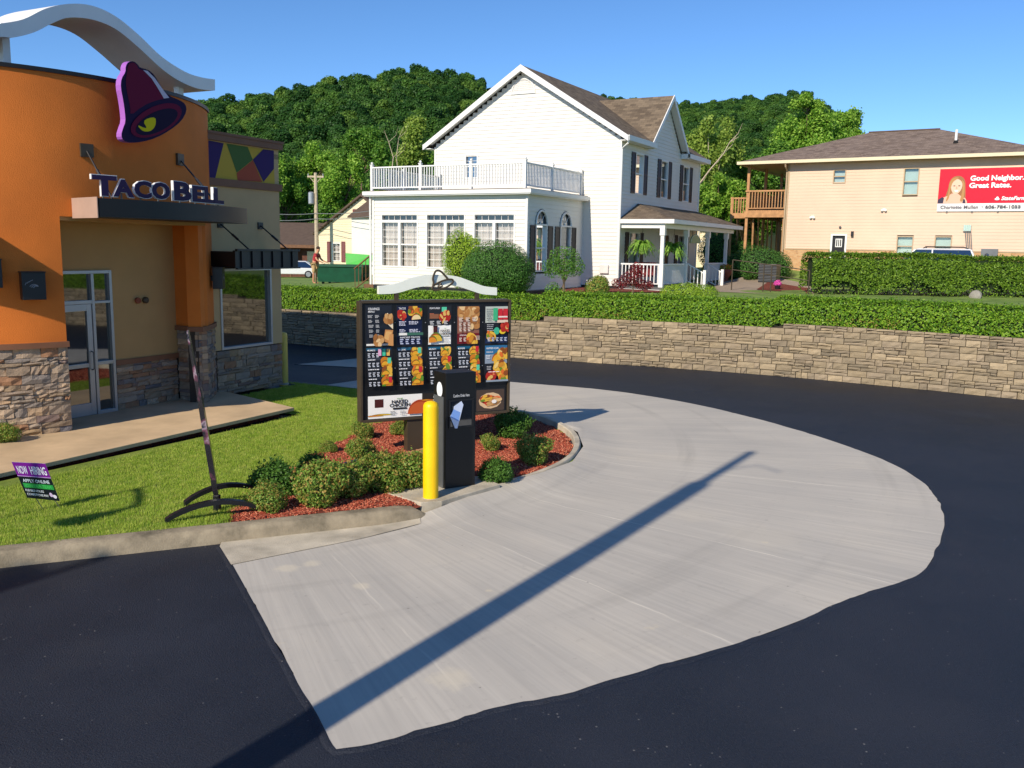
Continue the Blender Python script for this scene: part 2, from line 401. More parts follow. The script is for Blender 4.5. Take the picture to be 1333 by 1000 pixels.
# ---- leaves
def leaf_arrays(P, Nrm, size, aspect=.6):
    n = len(P); Nrm = Nrm/np.maximum(1e-6, np.linalg.norm(Nrm, axis=1, keepdims=True))
    ref = RNG.normal(size=(n, 3)); T = np.cross(Nrm, ref); T /= np.maximum(1e-6, np.linalg.norm(T, axis=1, keepdims=True)); B = np.cross(Nrm, T)
    s = np.asarray(size).reshape(-1, 1)*np.ones((n, 1)); w = s*aspect
    V = np.stack([P-T*s*.5, P+B*w*.5, P+T*s*.5, P-B*w*.5], 1).reshape(-1, 3); return V
def leaf_mesh(name, P, Nrm, size, mat, aspect=.6):
    V = leaf_arrays(np.asarray(P), np.asarray(Nrm), size, aspect); return quads_mesh(name, V, mat)
def quads_mesh(name, V, mat):
    n = len(V)//4; me = bpy.data.meshes.new(name)
    me.vertices.add(4*n); me.vertices.foreach_set('co', V.astype(np.float32).ravel())
    me.loops.add(4*n); me.loops.foreach_set('vertex_index', np.arange(4*n, dtype=np.int32))
    me.polygons.add(n); me.polygons.foreach_set('loop_start', np.arange(0, 4*n, 4, dtype=np.int32))
    me.update(calc_edges=True); me.validate(); me.materials.append(MATS[mat]); return me
def ell_pts(n, c, r, shell=.35):
    d = RNG.normal(size=(n, 3)); d /= np.linalg.norm(d, axis=1, keepdims=True)
    rad = 1-shell*RNG.random((n, 1))**1.6
    return np.asarray(c)+d*rad*np.asarray(r), d
def lump_pts(n, lobes, shell=.35, out=.7):
    """leaf points spread over several lobes; those deep inside another lobe are dropped"""
    vol = np.array([l[1][0]*l[1][1]+l[1][1]*l[1][2] for l in lobes]); vol = vol/vol.sum(); P = []; D = []
    for (c, r), f in zip(lobes, vol):
        p, d = ell_pts(max(8, int(n*f*1.25)), c, r, shell); keep = np.ones(len(p), bool)
        for c2, r2 in lobes:
            if c2 is c: continue
            keep &= (((p-np.asarray(c2))/(np.asarray(r2)*.72))**2).sum(1) > 1
        P.append(p[keep]); D.append(d[keep])
    P = np.concatenate(P); D = np.concatenate(D); return P, D*out+RNG.normal(size=D.shape)*.45+np.array([0, 0, .25])
# ---- scatter (only for what nobody could count)
def scatter(name, pts, rots, scl, proto, mat=None):
    me = bpy.data.meshes.new(name); me.vertices.add(len(pts)); me.vertices.foreach_set('co', np.asarray(pts, np.float32).ravel())
    a = me.attributes.new('rot', 'FLOAT_VECTOR', 'POINT'); a.data.foreach_set('vector', np.asarray(rots, np.float32).ravel())
    a = me.attributes.new('scl', 'FLOAT', 'POINT'); a.data.foreach_set('value', np.asarray(scl, np.float32).ravel()); me.update()
    o = bpy.data.objects.new(name, me); COL.objects.link(o)
    g = bpy.data.node_groups.new(name, 'GeometryNodeTree')
    g.interface.new_socket('Geometry', in_out='INPUT', socket_type='NodeSocketGeometry'); g.interface.new_socket('Geometry', in_out='OUTPUT', socket_type='NodeSocketGeometry')
    gi = g.nodes.new('NodeGroupInput'); go = g.nodes.new('NodeGroupOutput'); ip = g.nodes.new('GeometryNodeInstanceOnPoints')
    oi = g.nodes.new('GeometryNodeObjectInfo'); oi.inputs['Object'].default_value = proto; oi.inputs['As Instance'].default_value = True
    ra = g.nodes.new('GeometryNodeInputNamedAttribute'); ra.data_type = 'FLOAT_VECTOR'; ra.inputs[0].default_value = 'rot'
    sa = g.nodes.new('GeometryNodeInputNamedAttribute'); sa.data_type = 'FLOAT'; sa.inputs[0].default_value = 'scl'
    er = g.nodes.new('FunctionNodeEulerToRotation')
    L = g.links.new
    L(gi.outputs[0], ip.inputs['Points']); L(oi.outputs['Geometry'], ip.inputs['Instance']); L(ra.outputs[0], er.inputs[0]); L(er.outputs[0], ip.inputs['Rotation'])
    L(sa.outputs[0], ip.inputs['Scale']); L(ip.outputs[0], go.inputs[0])
    m = o.modifiers.new('scatter', 'NODES'); m.node_group = g
    return stuff(o)
def proto_obj(name, me): return bpy.data.objects.new(name, me)     # prototype for scatter, not in the scene
# ---- lettering
_tc = {}
def text_geo(txt, size=1., offset=0., sx=1., shear=0.):
    """2d outline faces of a text: list of verts, list of faces, width"""
    key = (txt, offset, shear)
    if key not in _tc:
        c = bpy.data.curves.new('t', 'FONT'); c.body = txt; c.size = 1; c.offset = offset; c.shear = shear; c.resolution_u = 3
        o = bpy.data.objects.new('t', c); COL.objects.link(o); bpy.context.view_layer.update()
        me = o.evaluated_get(bpy.context.evaluated_depsgraph_get()).to_mesh()
        _tc[key] = ([(v.co.x, v.co.y) for v in me.vertices], [tuple(p.vertices) for p in me.polygons])
        bpy.data.objects.remove(o); bpy.data.curves.remove(c)
    v, f = _tc[key]; x0 = min(p[0] for p in v); x1 = max(p[0] for p in v)
    return [((p[0]-x0)*size*sx, p[1]*size) for p in v], f, (x1-x0)*size*sx
class Print:
    """flat print: coloured shapes in layers 1 mm apart, mapped by fn(s, t, d)"""
    def __init__(s, fn): s.fn = fn; s.v = []; s.f = []; s.c = []; s.k = 0; s.step = .0012
    clip = False
    def poly(s, pts, c):
        if s.clip:
            for ax, lim, sg in ((0, 0., 1), (0, 1., -1), (1, 0., 1), (1, 1., -1)):
                o_ = []
                for i in range(len(pts)):
                    a, b = pts[i], pts[(i+1) % len(pts)]; da, db = (a[ax]-lim)*sg, (b[ax]-lim)*sg
                    if da >= 0: o_.append(a)
                    if da*db < 0: t = da/(da-db); o_.append((a[0]+(b[0]-a[0])*t, a[1]+(b[1]-a[1])*t))
                pts = o_
            if len(pts) < 3: return s
        s.k += 1; b = len(s.v); s.v += [s.fn(a, t, s.k*s.step) for a, t in pts]; s.f.append(tuple(range(b, b+len(pts)))); s.c.append(lin(c)); return s
    def rect(s, a, b, c, d, col): return s.poly([(a, b), (c, b), (c, d), (a, d)], col)
    def ell(s, x, y, rx, ry, col, rot=0, a0=0, a1=360, n=18):
        cr, sr = math.cos(rot), math.sin(rot); P = []
        for i in range(n+(a1-a0 < 360)):
            w = math.radians(a0+(a1-a0)*i/n); u, v = rx*math.cos(w), ry*math.sin(w); P.append((x+u*cr-v*sr, y+u*sr+v*cr))
        return s.poly(P, col)
    def text(s, x, y, txt, size, col, offset=0., sx=1., width=None, align='L', shear=0.):
        v, f, w = text_geo(txt, size, offset, sx, shear)
        if width: k = width/w; v = [(p[0]*k, p[1]) for p in v]; w = width
        if align == 'C': x -= w/2
        s.k += 1; b = len(s.v); s.v += [s.fn(x+p[0], y+p[1], s.k*s.step) for p in v]
        for q in f: s.f.append(tuple(i+b for i in q)); s.c.append(lin(col))
        return s
    def build(s, name, parent, mat='print'):
        me = bpy.data.meshes.new(name); me.from_pydata(s.v, [], s.f); me.update()
        a = me.color_attributes.new('Col', 'FLOAT_COLOR', 'CORNER')
        for p, c in zip(me.polygons, s.c):
            for li in p.loop_indices: a.data[li].color = c
        return link_mesh(name, me, mat, parent)
# ---- walls of lap siding with openings
def siding(mb, fn, span, z0, z1, holes=(), h=.15, lip=.021):
    z = z0
    while z < z1-1e-4:
        zt = min(z+h, z1); zm = (z+zt)/2; iv = [span(zm)] if callable(span) else [span]
        iv = [i for i in iv if i and i[1] > i[0]]
        for a, b, c, d in holes:
            if c < zm < d:
                nv = []
                for p, r in iv:
                    if b <= p or a >= r: nv.append((p, r)); continue
                    if a > p: nv.append((p, a))
                    if b < r: nv.append((b, r))
                iv = nv
        for a, b in iv:
            mb.add([fn(a, z, lip), fn(b, z, lip), fn(b, zt, .003), fn(a, zt, .003), fn(a, z, 0), fn(b, z, 0), fn(b, z, -.05), fn(a, z, -.05), fn(b, zt, -.05), fn(a, zt, -.05)],
                   [(0, 1, 2, 3), (4, 5, 1, 0), (6, 7, 9, 8)])
        z = zt
def window(parent, fn, s0, s1, z0, z1, cols=2, rows=3, frame='white_trim', fw=.06, sash=True, inner='curtain', pane='glass_clear', muntin=True, proud=.035, arch=False, name='window'):
    m = MB()
    for a in ((s0-fw, s0, z0-fw, z1+fw), (s1, s1+fw, z0-fw, z1+fw), (s0, s1, z0-fw, z0), (s0, s1, z1, z1+fw)): m.pbox(fn, *a, -.12, proud)
    if sash: m.pbox(fn, s0, s1, (z0+z1)/2-.025, (z0+z1)/2+.025, -.08, .0)
    w = m.build(name, frame, parent)
    p = MB().add([fn(s0, z0, -.06), fn(s1, z0, -.06), fn(s1, z1, -.06), fn(s0, z1, -.06)], [(0, 1, 2, 3)]).build('pane', pane, w)
    if muntin:
        g = MB(); t = .011
        t = .007
        for i in range(1, cols): s = s0+(s1-s0)*i/cols; g.pbox(fn, s-t, s+t, z0, z1, -.057, -.04)
        for i in range(1, rows): z = z0+(z1-z0)*i/rows; g.pbox(fn, s0, s1, z-t, z+t, -.056, -.041)
        g.build('muntin', frame, w)
    if inner:
        c = MB(); k = 14
        if inner == 'curtain':
            for i in range(k):
                a = s0+(s1-s0)*i/k; b = s0+(s1-s0)*(i+1)/k; d = (-.2, -.16)
                c.poly([fn(a, z0, d[i % 2]), fn(b, z0, d[(i+1) % 2]), fn(b, z1, d[(i+1) % 2]), fn(a, z1, d[i % 2])])
        else: c.poly([fn(s0, z0, -.15), fn(s1, z0, -.15), fn(s1, z1, -.15), fn(s0, z1, -.15)])
        c.build(inner if inner in ('curtain', 'blind') else 'interior', inner, w, recalc=False)
    return w
def shutter(parent, fn, s0, s1, z0, z1, mat='shutter_black'):
    m = MB(); m.pbox(fn, s0, s1, z0, z1, .01, .03)
    for a in ((s0, s0+.05, z0, z1), (s1-.05, s1, z0, z1), (s0+.05, s1-.05, z0, z0+.06), (s0+.05, s1-.05, z1-.06, z1), (s0+.05, s1-.05, (z0+z1)/2-.03, (z0+z1)/2+.03)): m.pbox(fn, *a, .03, .045)
    z = z0+.09
    while z < z1-.1:
        m.add([fn(s0+.05, z, .042), fn(s1-.05, z, .042), fn(s1-.05, z+.05, .031), fn(s0+.05, z+.05, .031)], [(0, 1, 2, 3)]); z += .06
    return m.build('shutter', mat, parent, recalc=False)
# ================================================================== SETTING
def UN(u, n, az=27.):
    a = math.radians(az); return (u*math.sin(a)+n*math.cos(a), u*math.cos(a)-n*math.sin(a))
def catmull(P, k=14):
    P = [np.asarray(p, float) for p in P]; out = []
    for i in range(len(P)-1):
        p0, p1, p2, p3 = P[max(i-1, 0)], P[i], P[i+1], P[min(i+2, len(P)-1)]
        for j in range(k):
            t = j/k; out.append(.5*((2*p1)+(-p0+p2)*t+(2*p0-5*p1+4*p2-p3)*t*t+(-p0+3*p1-3*p2+p3)*t**3))
    out.append(P[-1]); return np.array(out)
class Path:
    def __init__(s, P):
        s.p = P; d = np.linalg.norm(np.diff(P, axis=0), axis=1); s.s = np.concatenate([[0], np.cumsum(d)]); s.L = s.s[-1]
    def at(s, t):
        x = np.interp(t, s.s, s.p[:, 0]); y = np.interp(t, s.s, s.p[:, 1]); e = .05
        dx = np.interp(t+e, s.s, s.p[:, 0])-np.interp(t-e, s.s, s.p[:, 0]); dy = np.interp(t+e, s.s, s.p[:, 1])-np.interp(t-e, s.s, s.p[:, 1])
        l = math.hypot(dx, dy); return np.array([x, y]), np.array([dx, dy])/l
    def nearest(s, q):
        d = np.linalg.norm(s.p-np.asarray(q), axis=1); i = int(d.argmin()); return s.s[i], d[i]
WALL = Path(catmull([(-34, 42.5), (-16, 33.2), at(370, 447)[:2], at(470, 455)[:2], at(700, 468)[:2], at(1000, 489)[:2], at(1333, 521)[:2], (15., 16.3), (19.5, 11.2)]))
S700 = WALL.nearest(at(701, 468)[:2])[0]; S993 = WALL.nearest(at(993, 488)[:2])[0]
def wall_top(s): return 1.12 if s < S700 else (1.24 if s < S993 else 1.36)
# terrace heights behind the wall
_tp = [(*WALL.at(s)[0], wall_top(s)-.08) for s in np.linspace(0, WALL.L, 14)] + [(-11, 48, 1.1), (-16, 50, .95), (-22, 62, .5), (-20, 74, .2), (-24, 88, -.1), (-12, 88, .2), (-40, 70, .3), (19.6, 41.2, 1.72), (17.5, 42.3, 1.75), (23, 39.5, 1.7), (-2.5, 34, 1.52), (4, 35.7, 1.58), (8, 33, 1.55), (9, 44, 1.7), (-4, 44, 1.5), (12, 35, 1.5), (20, 34.5, 1.45), (13.8, 46.2, 2.28), (30, 36, 2.0), (18, 55, 2.3), (30, 28, 1.6), (0, 70, 1.8),  (30, 70, 2.4), (-60, 120, 2), (60, 120, 3), (0, 120, 2.2)]
_tp = np.array(_tp)
def zt(x, y):
    d = (_tp[:, 0]-x)**2+(_tp[:, 1]-y)**2+.05; w = 1/d**1.6; return float((w*_tp[:, 2]).sum()/w.sum())
g = MB().add([(-1500, -1500, -.06), (1500, -1500, -.06), (1500, 1500, -.06), (-1500, 1500, -.06)], [(0, 1, 2, 3)]).build('ground', 'terrace', recalc=False); struct(g)
asp_poly = [(-60, -40), (40, -40), (40, -2)] + [tuple(WALL.at(s)[0]+WALL.at(s)[1][[1, 0]]*np.array([-1, 1])*.2) for s in np.linspace(WALL.L, 0, 40)] + [(-60, 50)]
struct(sheet('asphalt_drive', asp_poly, lambda x, y: 0., 'asphalt', 6.))
back = [(-400, 420), (420, 420), (420, -120), (60, -60), (24, 9)]
ter_poly = [tuple(WALL.at(s)[0]+np.array([-WALL.at(s)[1][1], WALL.at(s)[1][0]])*.22) for s in np.linspace(0, WALL.L, 50)] + back[::-1]
struct(sheet('terrace_ground', ter_poly, zt, 'terrace', 4.))
# ---- island: curb, lawn, mulch bed
C0 = at(0, 740)[:2]; C1 = at(545, 680)[:2]; cd = (C1-C0)/np.linalg.norm(C1-C0); cn = np.array([-cd[1], cd[0]])
BEDP = []
def zl(x, y):
    z = zl0(x, y); return z-.06 if BEDP and pt_in(BEDP, x, y) else z
def zl0(x, y):
    d = (x-C0[0])*cn[0]+(y-C0[1])*cn[1]; t = min(1, max(0, d/3.2)); return .15-.125*t*t*(3-2*t)
RIM = [at(x, y)[:2] for x, y in ((572, 664), (640, 645), (702, 628), (745, 608), (759, 588), (752, 569), (722, 552), (690, 543), (640, 534), (560, 522), (470, 509), (372, 499))]
RIMS = smooth_poly(RIM, 2, False); RP = Path(np.array(RIMS))
def pad_z(x, y):
    s, d = RP.nearest((x, y)); k = .13 if s < RP.L*.2 else (.085 if s < RP.L*.45 else .05)
    return .010 + k*math.exp(-(d/.38)**2)
def ragged(pts, amp, step=.12):
    out = []; n = len(pts)
    for i in range(n):
        a, b, w = pts[i][0], pts[(i+1) % n][0], pts[i][1]; L = np.linalg.norm(b-a); k = max(1, int(L/step)) if w else 1
        nn = np.array([-(b-a)[1], (b-a)[0]])/max(L, 1e-6)
        for j in range(k): out.append(tuple(a+(b-a)*j/k+(nn*random.gauss(0, amp) if w and j else 0)))
    return out
outer = [(287, 712), (320, 770), (352, 825), (385, 885), (415, 942), (437, 980), (500, 968), (560, 950), (610, 934), (670, 918), (740, 905), (800, 887), (870, 864), (940, 846), (1000, 825), (1060, 802), (1100, 782), (1150, 766), (1198, 752), (1218, 722), (1231, 690), (1228, 660), (1208, 632), (1160, 602), (1080, 573), (1000, 549), (900, 525), (800, 509), (720, 502), (665, 498), (560, 488), (470, 479), (385, 475)]
ow = [at(*p)[:2] for p in outer]; ow_s = [ow[0]]+list(smooth_poly(ow[:6], 1, False)[1:-1])+list(smooth_poly(ow[5:], 2, False))
pp = [(p, 1) for p in ow_s] + [(np.array(UN(22, -14.5)), 0), (np.array(UN(19, -12.2)), 0), (np.array(UN(15.6, -12.6)), 0)] + [(p, 0) for p in list(reversed([p for p in RIM[1:]]))] + [(C1+np.array([.25, .3]), 0), (C1+cn*.12, 0), (at(300, 706)[:2]+cn*.05, 0)]
struct(sheet('concrete_pad', ragged(pp, .012), pad_z, 'concrete_pad', .22))
gut = [at(*p)[:2] for p in ((286, 713), (301, 737), (400, 717), (470, 703), (548, 684), (546, 677), (290, 704))]
struct(sheet('gutter_strip', [tuple(p) for p in gut], lambda x, y: pad_z(x, y)+.006, 'concrete_old', .3))
# curb: swept profile, sloping face, rounded end
def sweep(path, prof, name, mat, n, s0=0, s1=None, hfn=lambda t: 1.):
    m = MB(); s1 = path.L if s1 is None else s1; k = len(prof); rows = []
    for i in range(n+1):
        t = s0+(s1-s0)*i/n; p, d = path.at(t); nn = np.array([-d[1], d[0]]); h = hfn(t)
        rows += [(p[0]+nn[0]*a, p[1]+nn[1]*a, z*h) for a, z in prof]
    fs = [(i*k+j, i*k+j+1, (i+1)*k+j+1, (i+1)*k+j) for i in range(n) for j in range(k-1)]
    fs += [tuple(range(k))[::-1], tuple(n*k+j for j in range(k))]
    return m.add(rows, fs).build(name, mat, smooth=True)
lp = Path(np.array(smooth_poly([p+np.array([random.gauss(0, .01), random.gauss(0, .01)]) for p in ow_s], 1, False)))
struct(sweep(lp, [(.010, .0), (.004, .012), (-.008, .015), (-.03, .010), (-.055, -.004)], 'asphalt_lip', 'asphalt', 420))
cl = Path(np.array([C0-cd*14, C0-cd*6, C0, C0+(C1-C0)*.5, C1-cd*.15, C1, C1+cd*.22+cn*.10]))
struct(sweep(cl, [(0, -.02), (.025, .10), (.045, .145), (.07, .16), (.20, .165), (.215, .16), (.22, -.02)], 'curb', 'curb', 80, hfn=lambda t: 1. if t < cl.L-.35 else max(.1, 1-((t-cl.L+.35)/.36)**2)))
rl = Path(np.array(smooth_poly(RIM[1:9], 2, False)))
struct(sweep(rl, [(0, 0), (.012, .095), (.03, .115), (.10, .115), (.115, .10), (.12, 0)], 'bed_edging', 'concrete_old', 60))
RL_ = Path(np.array(smooth_poly(RIM, 2, False)))
def inset(d_, s0, s1, n_): return [RL_.at(t)[0]+np.array([-RL_.at(t)[1][1], RL_.at(t)[1][0]])*d_ for t in np.linspace(s0, s1, n_)]
sfar = RL_.nearest(at(560, 523)[:2])[0]
BED = [at(x, y, .12)[:2] for x, y in ((330, 684), (290, 688), (316, 650), (372, 606), (440, 568), (480, 550))] + inset(.09, sfar, .05, 26) + [at(x, y, .12)[:2] for x, y in ((550, 660), (520, 665), (430, 676))]
BED = smooth_poly(BED, 1)
BEDP[:] = [tuple(p) for p in BED]
LAWN = [C0+cn*.2-cd*13.8, C1+cn*.2-cd*.1, np.array(at(572, 660)[:2])] + [p for p in RIM[1:]] + [np.array(UN(15.4, -13.25)), np.array(UN(12.4, -13.2)), np.array(UN(12.62, -10.80)), np.array(UN(-4, -10.76))]
struct(sheet('lawn', [tuple(p) for p in LAWN], zl, 'lawn_soil', .4))
def zb(x, y):
    bx = min(np.hypot(x-p[0], y-p[1]) for p in BED); return zl0(x, y)-.03+.04*min(1, bx/.5)
struct(sheet('mulch_bed', [tuple(p) for p in BED], lambda x, y: zb(x, y), 'mulch_soil', .18))
# grass tufts and wood chips
def tuft(n, h, w, spread):
    V = []
    for i in range(n):
        a = random.random()*6.28; r = random.random()*spread; x, y = r*math.cos(a), r*math.sin(a); b = random.random()*6.28; hh = h*(.6+.6*random.random()); l = hh*.5*random.random(); dx, dy = math.cos(b)*w, math.sin(b)*w
        V += [(x-dx, y-dy, 0), (x+dx, y+dy, 0), (x+dx*.2+math.cos(a)*l, y+dy*.2+math.sin(a)*l, hh), (x-dx*.2+math.cos(a)*l, y-dy*.2+math.sin(a)*l, hh)]
    return quads_mesh('grass_tuft', np.array(V), 'grass_blade')
slab_poly = [UN(-6, -10.88), UN(12.57, -10.9), UN(13.2, -13.1), UN(13.2, -14.2), UN(-6, -14.2)]
L2 = [tuple(p) for p in LAWN]; B2 = [tuple(p) for p in BED]; pts = []
x0, x1 = -10.5, 1.2; y0, y1 = 5.5, 21
while len(pts) < 30000:
    x, y = random.uniform(x0, x1), random.uniform(y0, y1)
    if x < -.62*y-.8 or not pt_in(L2, x, y) or pt_in(B2, x, y): continue
    if pt_in(slab_poly, x, y) or (y < 17.2 and x > -1.6 and min(math.hypot(x-p[0], y-p[1]) for p in RIMS) < .34): continue
    pts.append((x, y, zl(x, y)-.004))
n = len(pts)
scatter('grass', pts, np.c_[RNG.normal(0, .12, n), RNG.normal(0, .12, n), RNG.random(n)*6.28], .7+.6*RNG.random(n), proto_obj('grass_tuft', tuft(12, .030, .0026, .05)))
m = MB()
for i in range(46):
    a = random.random()*6.28; l, w, t = random.uniform(.009, .026), random.uniform(.003, .007), random.uniform(.0015, .004); x, y, z = random.uniform(-.08, .08), random.uniform(-.08, .08), random.uniform(0, .014)
    M = Matrix.Translation((x, y, z)) @ Matrix.Rotation(a, 4, 'Z') @ Matrix.Rotation(random.gauss(0, .35), 4, 'Y') @ Matrix.Rotation(random.gauss(0, .4), 4, 'X')
    m.add([tuple(M @ Vector(p)) for p in ((-l, -w, -t), (l, -w, -t), (l, w, -t), (-l, w, -t), (-l*.8, -w, t), (l*.9, -w, t), (l*.8, w, t), (-l*.9, w, t))], MB.BOXF)
chip = m.mesh('wood_chips'); chip.materials.append(MATS['mulch_chip']); pts = []
PLN = [tuple(at(*p, .12)[:2]) for p in ((494, 643), (546, 659), (570, 658), (655, 635), (623, 622), (560, 627))]
while len(pts) < 2400:
    x, y = random.uniform(-4, 1.6), random.uniform(8.8, 17)
    if pt_in(B2, x, y) and not pt_in(PLN, x, y) and min(math.hypot(x-p[0], y-p[1]) for p in RIMS) > .2 and (x-C0[0])*cn[0]+(y-C0[1])*cn[1] > .29: pts.append((x, y, zb(x, y)))
n = len(pts); scatter('wood_chips', pts, np.c_[RNG.normal(0, .06, n), RNG.normal(0, .06, n), RNG.random(n)*6.28], .8+.5*RNG.random(n), proto_obj('wood_chip_heap', chip))
# concrete walk in front of the restaurant
m = MB(); sp = slab_poly; k = len(sp)
m.prism(sp, lambda x, y: (x, y, .105), lambda x, y: (x, y, .165)); struct(m.build('concrete_walk', 'slab', bevel=.008))
bs_ = [UN(-6, -11.1), UN(12.4, -11.1), UN(13.0, -13.1), UN(13.0, -14.2), UN(-6, -14.2)]; m = MB(); m.prism(bs_, lambda x, y: (x, y, -.02), lambda x, y: (x, y, .104)); struct(m.build('walk_footing', 'mulch_soil'))
# plinth under the order post
pl = [at(*p, .12)[:2] for p in ((498, 645), (548, 659), (575, 657), (651, 635), (624, 624), (560, 627))]
m = MB(); m.prism([tuple(p) for p in pl], lambda x, y: (x, y, .0), lambda x, y: (x, y, .165)); struct(m.build('concrete_plinth', 'concrete_old', bevel=.008))

# ---- retaining wall of split blocks
def block_mesh(k, rough=.07):
    r = random.Random(k); m = MB(); nx, nz = 3, 2; V = []
    for j in range(nz+1):
        for i in range(nx+1):
            edge = i in (0, nx) or j in (0, nz)
            V.append((.5-(.10 if edge else 0)+r.uniform(-rough, rough), -.5+i/nx+(r.uniform(-.03, .03) if 0 < i < nx else 0), -.5+j/nz+(r.uniform(-.08, .08) if 0 < j < nz else 0)))
    V += [(-.5, -.5, -.5), (-.5, .5, -.5), (-.5, .5, .5), (-.5, -.5, .5)]; b = (nx+1)*(nz+1)
    fs = [(j*(nx+1)+i, j*(nx+1)+i+1, (j+1)*(nx+1)+i+1, (j+1)*(nx+1)+i) for j in range(nz) for i in range(nx)]
    fs += [tuple([b, b+1] + list(range(nx, -1, -1))), tuple([b+2, b+3] + [nz*(nx+1)+i for i in range(nx+1)]), tuple([b+1, b+2] + [j*(nx+1)+nx for j in range(nz, -1, -1)]), tuple([b+3, b] + [j*(nx+1) for j in range(nz+1)])]
    m.add(V, fs); me = m.mesh('block'); bm = bmesh.new(); bm.from_mesh(me); bmesh.ops.recalc_face_normals(bm, faces=bm.faces); bm.to_mesh(me); bm.free(); return me
BLK = [block_mesh(i) for i in range(12)]
for b_ in BLK: b_.materials.append(MATS['block_stone'])
wall = thing('retaining_wall', 'long curved tan block retaining wall behind the asphalt drive', 'wall', (*WALL.at(S993)[0], 0))
WO = np.array(wall.location[:2])
core = MB(); prev = None; rows = []
for s in np.linspace(0, WALL.L, 90):
    p, d = WALL.at(s); nn = np.array([-d[1], d[0]]); h = wall_top(s)-.03; q = p-WO
    rows.append([(*(q+nn*.05), 0), (*(q+nn*.05), h), (*(q+nn*.3), h), (*(q+nn*.3), 0)])
for a, b in zip(rows, rows[1:]): core.add(a+b, [(0, 1, 5, 4), (1, 2, 6, 5), (2, 3, 7, 6)])
core.build('wall_core', 'mortar', wall)
blocks = []
slo = WALL.nearest(at(365, 446)[:2])[0]-4; shi = min(WALL.L-.3, WALL.nearest(at(1333, 521)[:2])[0]+7)
ch = .155
for row in range(10):
    s = slo+random.random()*.3; z = row*ch
    while s < shi:
        top = wall_top(s); r = random.random()
        zt_ = min(z+ch, top)
        if zt_-z < .04: s += .3; continue
        if r < .5: w = random.uniform(.3, .46); blocks.append((s, w, z, zt_)); s += w
        elif r < .72: w = random.uniform(.13, .18); blocks.append((s, w, z, zt_)); s += w
        else:
            w = random.uniform(.4, .75); k = random.uniform(.4, .6); zm = z+(zt_-z)*k
            for za, zb_ in ((z, zm), (zm, zt_)):
                t = 0
                while t < w-.05:
                    ww = min(w-t, random.uniform(.22, .48));
                    if w-t-ww < .1: ww = w-t
                    blocks.append((s+t, ww, za, zb_)); t += ww
            s += w
inf = []
for s, w, z0, z1 in blocks:
    p, d = WALL.at(s+w/2); inf.append((w*(z1-z0)/(p[0]**2+p[1]**2), s, w, z0, z1, p, d))
def in_view(p): return abs(p[0]) < p[1]*.585
vis = sorted([i for i in inf if in_view(i[5])], key=lambda t: -t[0]); ind = set(id(i) for i in vis[:300]); rest = MB()
for t in inf:
    _, s, w, z0, z1, p, d = t; ang = math.atan2(d[1], d[0])-math.pi/2; nn = np.array([-d[1], d[0]]); me = random.choice(BLK); h = z1-z0
    c = p+nn*(.065+random.uniform(-.022, .022))-WO; M = Matrix.Translation((c[0], c[1], (z0+z1)/2)) @ Matrix.Rotation(ang, 4, 'Z') @ Matrix.Diagonal((.17, w-.014, h-.012, 1))
    if id(t) in ind:
        o = bpy.data.objects.new('block', me); COL.objects.link(o); o.parent = wall; o.matrix_local = M
    else: rest.add([tuple(M @ v.co) for v in me.vertices], [tuple(pp_.vertices) for pp_ in me.polygons])
stuff(rest.build('far_blocks', 'block_stone_far', wall, recalc=False))

# ---- hedges
def hedge_on_path(path, s0, s1, off, half, zfun, height, n, size, seed=0):
    """leaf points on a rounded-box section swept along a path; returns P, Nrm"""
    s = s0+(s1-s0)*RNG.random(n); per = RNG.random(n); X = path.p; I = np.interp
    px, py = I(s, path.s, X[:, 0]), I(s, path.s, X[:, 1]); dx = I(s+.05, path.s, X[:, 0])-I(s-.05, path.s, X[:, 0]); dy = I(s+.05, path.s, X[:, 1])-I(s-.05, path.s, X[:, 1])
    l = np.hypot(dx, dy)+1e-9; nx, ny = -dy/l, dx/l; h2 = height; u = per*(h2*2+half*2)
    wob = 1+.10*np.sin(s*1.7)+.07*np.sin(s*4.3+1)+.05*np.sin(s*9.1)
    f, t = u < h2, (u >= h2) & (u < h2+2*half)
    a = np.where(f, -half, np.where(t, u-h2-half, half)); z = np.where(f, u, np.where(t, h2, u-h2-2*half))
    na = np.where(f, -1., np.where(t, 0., 1.)); nz = np.where(t, 1., .15)
    k = 1-.14*(a/half)**4*(z/h2)**4; dep = RNG.random(n)**2*.16
    a2 = a*k*(wob*.5+.5)*(1-dep); z2 = z*k*(1-dep*.4)*(.94+.06*wob)+RNG.normal(size=n)*.02+(RNG.random(n) > .95)*RNG.random(n)*.10*(z > h2*.9)
    zz = np.interp(s, np.linspace(s0, s1, 200), [zfun(q) for q in np.linspace(s0, s1, 200)])
    P = np.c_[px+nx*(off+a2), py+ny*(off+a2), zz+z2]; D = np.c_[nx*na, ny*na, nz]
    return P, D*.8+RNG.normal(size=D.shape)*.5
sa = WALL.nearest(at(365, 446)[:2])[0]-2.2; sb = min(WALL.L-.3, WALL.nearest(at(1333, 521)[:2])[0]+7)
zw = lambda s: wall_top(s)-.04
P, D = hedge_on_path(WALL, sa, sb, .62, .48, zw, .70, 95000, .06)
hd = thing('hedge', 'long clipped green hedge running along the top of the retaining wall', 'hedge', (*(WALL.at(S700)[0]+np.array([.1, .6])), wall_top(S700)-.04))
HO = np.array(hd.location); me = leaf_mesh('foliage', P-HO, D, .045+.035*RNG.random(len(P)), 'hedge_leaf_bright'); link_mesh('foliage', me, None, hd)
k = 3500; P, D = hedge_on_path(WALL, sa, sb, .6, .5, zw, .3, k*3, .05)
keep = np.array([math.sin(p[0]*.9)+math.sin(p[0]*2.3+1) > .7 for p in P]); P = P[keep]; D = D[keep]
